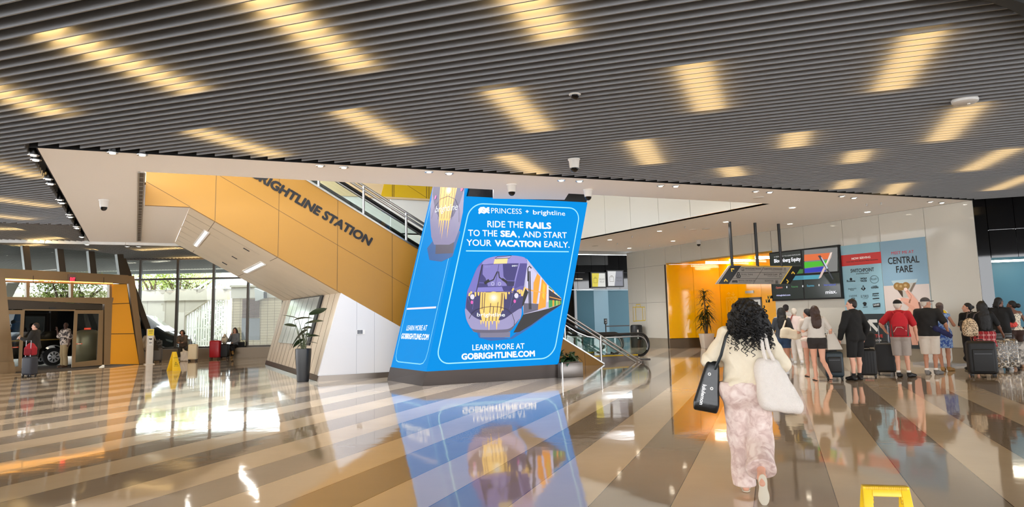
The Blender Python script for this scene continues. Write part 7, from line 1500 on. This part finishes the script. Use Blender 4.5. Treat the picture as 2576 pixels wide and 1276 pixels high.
MB().add([P+Vector(v) for v in ((-.15, -.09, .67), (.19, -.09, .67), (.19, .09, .67), (-.15, .09, .67), (-.14, -.06, 1.0), (.03, -.06, 1.06), (.03, .06, 1.06), (-.14, .06, 1.0))], [[3, 2, 1, 0], [4, 5, 6, 7], [0, 1, 5, 4], [1, 2, 6, 5], [2, 3, 7, 6], [3, 0, 4, 7]]).build('body', mat('paper_grey', (202, 196, 186), .8), t, bevel=.012); MB().tube([P+Vector((-.1, -.06, .99)), P+Vector((-.08, -.06, 1.1)), P+Vector((-.02, -.06, 1.1)), P+Vector((0, -.06, 1.04))], .006, 5).build('handle', WHC, t)
suitcase('black ribbed suitcase with a black duffel on top behind the man in black', at(2186, 952), (.35, .94), .36, .25, .58, SB, ribs=5)
t = thing('duffel_bag', 'soft black duffel resting on the ribbed black suitcase', 'bag', at(2186, 952)); sdf_obj('body', Sdf().box((0, 0, .86), (.19, .13, .17), .09, .05).box((0, -.1, .8), (.13, .05, .1), .04, .03), .011, BLKC, t); MB().tube([(-.08, -.02, 1.02), (-.05, -.02, 1.1), (.05, -.02, 1.1), (.08, -.02, 1.02)], .014, 6).build('handle', BLKC, t, local=True, smooth=True)
suitcase('tall plain black suitcase with pulled up handle left of the man in red', at(2231, 944), (.45, .89), .42, .28, .68, SB, handle=.4)
suitcase('large black suitcase with zipped front pockets in front of the plaid shirt woman', at(2474, 949), (.35, .94), .56, .32, .72, SB, pocket=((.42, .34),), handle=.0)
suitcase('leopard print suitcase right of the big black one, left of the pair', at(2522, 933), (.5, .86), .30, .26, .66, LEO, 'leopard suitcases', handle=.1)
suitcase('leopard print suitcase beside the woman in leggings, right of the pair', at(2547, 931), (.5, .86), .32, .26, .68, LEO, 'leopard suitcases', handle=.1)
suitcase('pale mottled suitcase cut off by the right edge of the picture', at(2581, 925), (.4, .9), .36, .26, .58, pattern('mottled', (214, 208, 200), (120, 116, 112), 9, .45, .6), handle=.3)
t = held('backpack', 'small leopard print backpack hanging before the plaid shirt woman hip', 'backpack', at(2452, 944), (.3, .95)); sdf_obj('body', Sdf().ell((0, 0, 1.08), (.16, .1, .21), .03).box((0, 0, 1.0), (.15, .1, .12), .06, .04), .011, pattern('leopard_small', (170, 136, 96), (206, 182, 150), 34, .14, .54, 'vor', .7, (16, 12, 10)), t)
for sx in (-.07, .07): MB().tube([(sx, 0, 1.26), (sx+.05, .0, 1.38), (sx+.16, .02, 1.44)], .012, 6).build('strap', mat('strap_brown', (60, 44, 36), .5), t, local=True)
suitcase('dark blue suitcase with a red backpack on top by the sliding doors', at(73, 949), (-.3, -.95), .40, .26, .56, mat('case_navy', (40, 42, 52), .6), handle=.5, pocket=((.5, .36),))
P = at(73, 949); t = thing('backpack', 'red backpack standing on the dark blue suitcase', 'backpack', P); sdf_obj('body', Sdf().ell((0, 0, .86), (.16, .11, .2), .03).box((0, 0, .8), (.16, .11, .13), .05, .04), .012, cloth('pack_crimson', (150, 22, 36)), t); sdf_obj('front_pocket', Sdf().box((0, -.1, .78), (.12, .04, .09), .03, .02), .012, cloth('pack_crimson_dark', (124, 16, 30)), t)
suitcase('cream suitcase on the floor right of the hunched person', at(485, 909), (.1, -1), .36, .25, .62, mat('case_cream', (222, 206, 170), .4), ribs=4, handle=.35)
P = at(466, 909); t = thing('shopping_bag', 'white plastic bag on the floor between the hunched person and cream suitcase', 'bag', P); sdf_obj('body', Sdf().box((0, 0, .2), (.19, .12, .2), .07, .05).cone((-.05, 0, .38), (-.1, 0, .5), .06, .03, .04).folds(.02, 26, 2).cut((0, 0, .002), (0, 0, -1)), .014, mat('plastic_cream', (206, 196, 182), .4), t)
suitcase('bright red ribbed hard suitcase standing before the window ledge', at(541, 904), (.0, -1), .44, .28, .72, mat('case_red', (176, 22, 34), .35), ribs=6, handle=.2)
suitcase('black suitcase with a beige sack on top right of the red suitcase', at(564, 903), (.0, -1), .38, .26, .56, SB, handle=.45)
P = at(564, 903); t = thing('sack_bag', 'beige and black drawstring sack on the black suitcase', 'bag', P); sdf_obj('body', Sdf().ell((0, 0, .8), (.15, .11, .18), .03).cone((0, 0, .93), (0, 0, 1.02), .06, .04, .04), .014, pattern('sack', (196, 180, 150), (40, 36, 34), 5, .5, .6), t)
suitcase('grey suitcase on the floor behind the sanitizer stand', at(394, 912), (.2, -1), .38, .25, .5, mat('case_grey', (96, 90, 84), .6), handle=.35)
P = at(394, 912); t = thing('shoulder_bag', 'black patterned bag on the grey suitcase behind the sanitizer stand', 'bag', P); sdf_obj('body', Sdf().box((0, 0, .73), (.17, .1, .15), .04, .03), .014, pattern('bag_mono', (26, 24, 24), (110, 104, 100), 14, .5, .56), t); MB().tube([(-.1, 0, .86), (-.06, 0, .98), (.06, 0, .98), (.1, 0, .86)], .012, 6).build('handle', BLACK, t, local=True) if False else None
# ================================================================== wet floor signs, stands, bins
WETY = mat('sign_yellow', (250, 206, 40), .35); WETD = mat('sign_mark', (40, 36, 20), .6)
def wet_sign(name, label, P, heading, near):
    t = thing(name, label, 'floor sign', (P[0], P[1], 0), math.atan2(-heading[0], heading[1])); H_, wt, wb, sp_ = .62, .235, .30, .2
    for sy in (-1, 1):
        # each leaf: side stiles, a hand opening at the top, a board below
        def q(x, z, k=0): f = 1-z/H_; return Vector((x*(wt+(wb-wt)*f)/wt if near else x, sy*(.012+sp_*f+k), z))
        mb = MB(); th = Vector((0, sy*.014, 0))
        def pan(x0, x1, z0, z1): mb.prism([q(x0, z0), q(x1, z0), q(x1, z1), q(x0, z1)], th)
        hw = wt/2
        if near: pan(-hw, hw, 0.03, .40); pan(-hw, -hw+.045, .40, H_); pan(hw-.045, hw, .40, H_); pan(-hw+.045, hw-.045, H_-.042, H_-.001)
        else: mb.prism([q(-.14, .0), q(.14, .0), q(.06, H_), q(-.06, H_)], th)
        if near: pan(-hw, -hw+.06, 0, .05); pan(hw-.06, hw, 0, .05)
        mb.build('leaf', WETY, t, local=True, bevel=.004)
        a_ = Art(lambda u, v, k: q(u, v, .0146+k) , 0, .0006)
        a_.text('CAUTION', -.07, .36 if near else .42, .07, .022, (40, 36, 20), .02); a_.poly([(-.05, .2), (.05, .2), (0, .3)], (40, 36, 20)); a_.poly([(-.032, .211), (.032, .211), (0, .276)], (250, 206, 40)); a_.text('WET FLOOR', -.075, .15, .075, .022, (40, 36, 20), .02)
        art_local(a_, 'warning_print', ART_P, t)
    if near:
        mb = MB(); 
        for sx in (-1, 1):
            x = sx*(wt/2-.024)
            for z in (H_-.052, H_-.072): mb.tube([(x-.024, -.028, z), (x+.024, -.028, z)], .0095, 10)
        mb.build('hinge', WETY, t, local=True, smooth=True); MB().box((0, 0, H_-.004), (wt/2, .027, .012)).build('handle_bar', WETY, t, local=True, bevel=.006); mb = MB()
        for i in range(20): mb.box((-.1+.2*i/19, -.0275, H_-.002), (.0025, .002, .008))
        mb.build('grip_ridges', mat('sign_yellow_dark', (222, 172, 28), .4), t, local=True)
    return t
yh_ = lambda x: YH-(x-IMG_W/2)*ROLL
def near_pt(x, y, z): return at(x, y, z)
Pn = near_pt(2226, 1226, .62); wet_sign('wet_floor_sign', 'yellow folding wet floor sign at the bottom edge of the picture', Pn, (.22, .97), True)
wet_sign('wet_floor_sign', 'yellow wet floor sign standing on the floor near the entrance window', at(437, 933), (-.75, .66), False)
P = at(375, 917); t = thing('sanitizer_stand', 'white floor stand with yellow top label beside the entrance pier', 'stand', P); h_ = .0
X = Vector((.8, .6, 0)); Yv = Vector((-.6, .8, 0)); zt_s = 1.36
MB().box(P+Vector((0, 0, zt_s/2)), (.12, .09, zt_s/2), X, Yv).build('column', mat('stand_white', (206, 204, 198), .4), t, bevel=.012); MB().box(P+Vector((0, 0, .015)), (.17, .16, .015), X, Yv).build('base', mat('stand_white', (206, 204, 198), .4), t, bevel=.006)
fs = lambda u, v, k: P+X*u-Yv*(.091+k)+Vector((0, 0, v)); a = Art(fs, .0, .0006); a.rect(-.11, 1.1, .11, 1.35, (236, 214, 60)); a.line([(-.07, 1.28), (.07, 1.28)], .025, (90, 84, 40)); a.line([(-.06, 1.2), (.06, 1.2)], .02, (120, 110, 50)); a.rect(-.09, .72, .09, 1.06, (226, 226, 222)); a.line([(-.08, .74), (.08, .74), (.08, 1.04), (-.08, 1.04)], .008, (60, 60, 60), True); a.poly([(-.06, 1.0), (.05, 1.0), (.06, .97), (.03, .93), (-.06, .96)], (30, 30, 30)); a.poly([(-.045, .8), (.05, .8), (.05, .86), (-.045, .86)], (150, 150, 150)); a.build('notice', ART_P, t)
# black standing sign and other small things by the white wall
P = at(2110, 893); P = W.hit(2098, 870)+W.n*.35; P.z = 0; t = thing('totem_sign', 'black upright board with white lettering by the wall under the screens', 'sign', P)
zt_b2 = W.off(.35).hit(2098, 839).z; X = W.d; MB().box(P+Vector((0, 0, zt_b2/2)), (.35, .05, zt_b2/2), X, W.n).build('board', mat('totem_black', (30, 31, 33), .4), t, bevel=.008)
a = Art(lambda u, v, k: P+X*u+W.n*(.051+k)+Vector((0, 0, v)), 0, .001); aa = Art(lambda u, v, k: a.fr(.2-v, .25+u, k), 0, .001); aa.text('PICK-UP', .35, 0, .95, .13, (226, 226, 226), .02); aa.build('lettering', ART_P, t)
P = at(1621, 878); P = W.hit(1621, 872)+W.n*.4; P.z = 0; t = thing('litter_bin', 'black cylindrical bin by the white wall beyond the escalator end', 'bin', P); MB().lathe([(.24, 0), (.27, .03), (.27, .95), (.25, 1.0), (.18, 1.02)], P, 22).build('body', mat('bin_black', (20, 20, 21), .4), t, smooth=True); MB().box(P+Vector((.02, -.265, .6)), (.03, .012, .2)).build('label_plate', mat('bin_label', (196, 196, 192), .5), t)
# stanchion with belt before the blue booth
SP_ = GP.off(.8); P = SP_.hit(1525, 850); P.z = 0; t = thing('belt_stanchion', 'black belt post with sign head in front of the blue booth', 'stanchion', P); MB().lathe([(.17, 0), (.17, .015), (.04, .03), (.032, .05), (.032, 1.0), (.04, 1.02)], P, 16).build('post', BLACK, t, smooth=True); MB().box(P+Vector((0, 0, 1.16)), (.09, .015, .14), SP_.d, SP_.n).build('sign_head', BLACK, t, bevel=.006); a = Art(lambda u, v, k: P+SP_.d*u+SP_.n*(.016+k)+Vector((0, 0, v)), 0, .001); a.rect(-.05, 1.18, .05, 1.25, (120, 120, 118)); a.line([(-.04, 1.1), (0, 1.07), (.05, 1.14)], .015, (200, 200, 200)); a.build('notice', ART_P, t)
e = SP_.hit(1585, 806); MB().prism([P+Vector((0, 0, .88)), Vector((e.x, e.y, .88)), Vector((e.x, e.y, .94)), P+Vector((0, 0, .94))], SP_.n*.004).build('belt', BLACK, t)
# white board with yellow round top behind the queue, dark pole
BP2 = W.off(.9); u0, z1 = BP2.uv(*zr(610, 215)); u1, _ = BP2.uv(*zr(965, 215)); zb = .06; t = thing('standing_board', 'tall white floor board with rounded yellow top behind the flowered dress woman', 'sign', BP2.pt((u0+u1)/2, 0)); zy = BP2.uv(*zr(900, 290))[1]
pts = rrect(u0, zb, u1, z1, .12); slab_uv(MB(), BP2, pts, .05).build('board', mat('board_white', (222, 220, 214), .4), t)
a = Art(lambda u, v, k: BP2.pt(u, v, k), .003, .001); tp = [p for p in rrect(u0, zb, u1, z1, .12) if p[1] > zy]; a.poly(tp+[(u0, zy), (u1, zy)], (244, 208, 40)); a.line([(u0+.1, .5), (u1-.1, .5), (u1-.1, zy-.2), (u0+.1, zy-.2)], .01, (60, 60, 60), True); a.build('print', ART_P, t)
MB().prism([BP2.pt(u0-.15, 0, .3), BP2.pt(u1+.2, 0, .3), BP2.pt(u1+.2, 0, -.3), BP2.pt(u0-.15, 0, -.3)], (0, 0, .06)).build('base', mat('board_base', (150, 148, 146), .4), t)
BP3 = W.off(.7); P = BP3.hit(2238, 870); P.z = 0; zt_p = BP3.hit(2236, 825).z; t = thing('pole_stand', 'slim dark blue pole stand by the poster left of the man in red', 'stand', P); MB().lathe([(.16, 0), (.16, .02), (.05, .03), (.05, zt_p), (.03, zt_p+.02)], P, 16).build('post', mat('pole_blue', (52, 66, 80), .35), t, smooth=True); MB().lathe([(.052, zt_p*.3), (.053, zt_p*.3), (.053, zt_p*.95), (.052, zt_p*.95)], P+Vector((.12, 0, 0)), 12).build('side_tube', mat('tube_white', (206, 204, 200), .4), t, smooth=True)
# ================================================================== plants
def leaf(mb, base, d, L, w, droop, n=6, fold=.15, twist=0.0):
    d = Vector(d).normalized(); side = d.cross(Vector((0, 0, 1)))
    if side.length < .05: side = Vector((1, 0, 0))
    side.normalize(); side = (Matrix.Rotation(twist, 3, d) @ side); up = side.cross(d); A, B, M_ = [], [], []
    for i in range(n+1):
        t = i/n; p = Vector(base)+d*L*t+Vector((0, 0, -droop*L*t*t)); ww = w*(math.sin(math.pi*min(1, t*.92+.06))**.8)*.5
        if i == n: ww = .002
        A.append(p-side*ww+up*fold*ww); M_.append(p); B.append(p+side*ww+up*fold*ww)
    fs = []
    for i in range(n): fs += [[i, i+1, n+1+i+1, n+1+i], [n+1+i, n+1+i+1, 2*(n+1)+i+1, 2*(n+1)+i]]
    mb.add(A+M_+B, fs)
LFD = mat('leaf_deep', (44, 60, 36), .35, noise=.25, nscale=8); LFG = mat('leaf_glossy', (56, 84, 50), .3, noise=.25, nscale=8); SOIL = mat('soil', (52, 40, 32), .95)
P = at(762, 960); t = thing('potted_plant', 'broad leaved plant in a tall black tapered pot before the stair base', 'plant', P); sc_ = 1.0
ph_ = .84; MB().lathe([(.135, 0), (.15, .01), (.185, .4), (.205, .7), (.208, ph_), (.19, ph_), (.18, ph_-.05), (.01, ph_-.05)], P, 28).build('pot', mat('pot_black', (24, 25, 27), .35), t, smooth=True)
tips = (((-.42, .1, 1.62), .5, .15, -.2), ((-.36, -.05, 1.42), .34, .12, -.1), ((.05, .0, 1.58), .55, .22, .05), ((.42, -.05, 1.72), .5, .2, -.35), ((.3, .05, 1.48), .5, .2, -.05), ((-.13, -.1, 1.32), .5, .24, .9), ((.08, .1, 1.35), .34, .16, .1), ((.3, -.05, 1.14), .38, .14, .1), ((-.16, 0, 1.08), .3, .14, .4), ((.12, -.08, 1.2), .28, .13, .3), ((-.14, .05, .98), .26, .12, .5), ((.22, .1, .98), .3, .12, .3))
mb, ms_ = MB(), MB()
for i, (tp, L_, w_, dr) in enumerate(tips):
    tp = P+Vector(tp); st0 = P+Vector((.05*math.cos(i*2.1), .05*math.sin(i*2.1), ph_-.05)); d = Vector((tp.x-P.x, tp.y-P.y, 0)); d = d.normalized() if d.length > .02 else Vector((1, 0, 0))
    b0_ = tp-d*L_*.55; ms_.tube([st0, st0.lerp(b0_, .55)+Vector((0, 0, .03)), b0_], [.012, .01, .006], 6); leaf(mb, b0_, d+Vector((0, 0, -.35 if dr > .3 else .25)), L_, w_*1.05, dr*.6+.15, 7, .2, .7*math.sin(i*1.7))
ms_.build('stem', mat('stem_green', (70, 78, 46), .5), t, smooth=True); mb.build('foliage', LFD, t, smooth=True); MB().lathe([(.178, ph_-.05), (.178, ph_-.045)], P, 20).build('soil', SOIL, t)
# tall narrow-leaved plant in a white square pot by the yellow wall
P = at(1779, 876.5); t = thing('potted_plant', 'tall dark narrow leaved plant in a white square pot by the yellow wall', 'plant', P); sc_ = 32.6/1830
X = Vector((1, .2, 0)).normalized(); Yv = Vector((-.2, 1, 0)).normalized(); mb = MB()
a0, a1 = .19, .25; q = lambda r, z: [P+X*r*i+Yv*r*j+Vector((0, 0, z)) for i, j in ((-1, -1), (1, -1), (1, 1), (-1, 1))]
mb.add(q(a0, 0)+q(a1, .62), [[3, 2, 1, 0], [4, 5, 6, 7], [0, 1, 5, 4], [1, 2, 6, 5], [2, 3, 7, 6], [3, 0, 4, 7]]); mb.build('pot', mat('pot_white', (206, 198, 184), .5), t, bevel=.015)
stm, lv = MB(), MB(); rnd = random.Random(4)
for j, (x, y, z1) in enumerate(((0, 0, 2.35), (.1, .06, 1.7), (-.1, -.04, 1.3))):
    tp = P+Vector((x, y, z1)); stm.tube([P+Vector((x*.4, y*.4, .6)), P+Vector((x*.8, y, z1*.6)), tp], [.03, .026, .02], 7)
    for i in range((95, 60, 45)[j]):
        zz_ = z1-rnd.random()**1.2*(.95, .6, .45)[j]; an = rnd.random()*6.28; el = .9-1.1*(z1-zz_)/.9+rnd.uniform(-.2, .3); leaf(lv, P+Vector((x, y, zz_)), (math.cos(an)*math.cos(el), math.sin(an)*math.cos(el), math.sin(el)), rnd.uniform(.4, .62), .05, rnd.uniform(.45, .9), 5, .2)
stm.build('stem', BARK, t, smooth=True); lv.build('foliage', mat('leaf_dracaena', (40, 58, 30), .35, noise=.3, nscale=9), t, smooth=True)
# low planter and rail right of the screen
P = at(1424, 951); t = thing('planter', 'grey metal planter with bushy glossy leaves at the right foot of the screen', 'plant', P+FK.d*.05); X, Yv = FK.d, -FK.n; pc = P+FK.d*.2-FK.n*.3; gh = .36
MB().box(pc+Vector((0, 0, gh/2)), (.32, .26, gh/2), X, Yv).build('box', mat('planter_grey', (132, 126, 122), .35, .6), t, bevel=.008)
mb = MB(); rnd = random.Random(9)
for i in range(70): an = rnd.random()*6.28; el = rnd.uniform(-.1, 1.2); leaf(mb, pc+Vector((rnd.uniform(-.2, .2), rnd.uniform(-.15, .15), gh+rnd.uniform(0, .18))), (math.cos(an)*math.cos(el), math.sin(an)*math.cos(el)*.8, math.sin(el)), rnd.uniform(.25, .42), rnd.uniform(.09, .13), rnd.uniform(.4, .9), 6, .25)
mb.build('foliage', LFG, t, smooth=True)
t = thing('post_rail', 'low steel rail on thin posts in front of the planter', 'railing', P); mb = MB()
r0, r1 = at(1415.5, 954), at(1457, 948)
for p in (r0, r1): MB().tube([p, p+Vector((0, 0, .40))], .017, 8).build('post', STEEL, t, smooth=True)
MB().bar(r0+Vector((0, 0, .38)), r1+Vector((0, 0, .38)), .05, .03).build('rail', mat('rail_grey', (110, 100, 94), .4, .5), t)
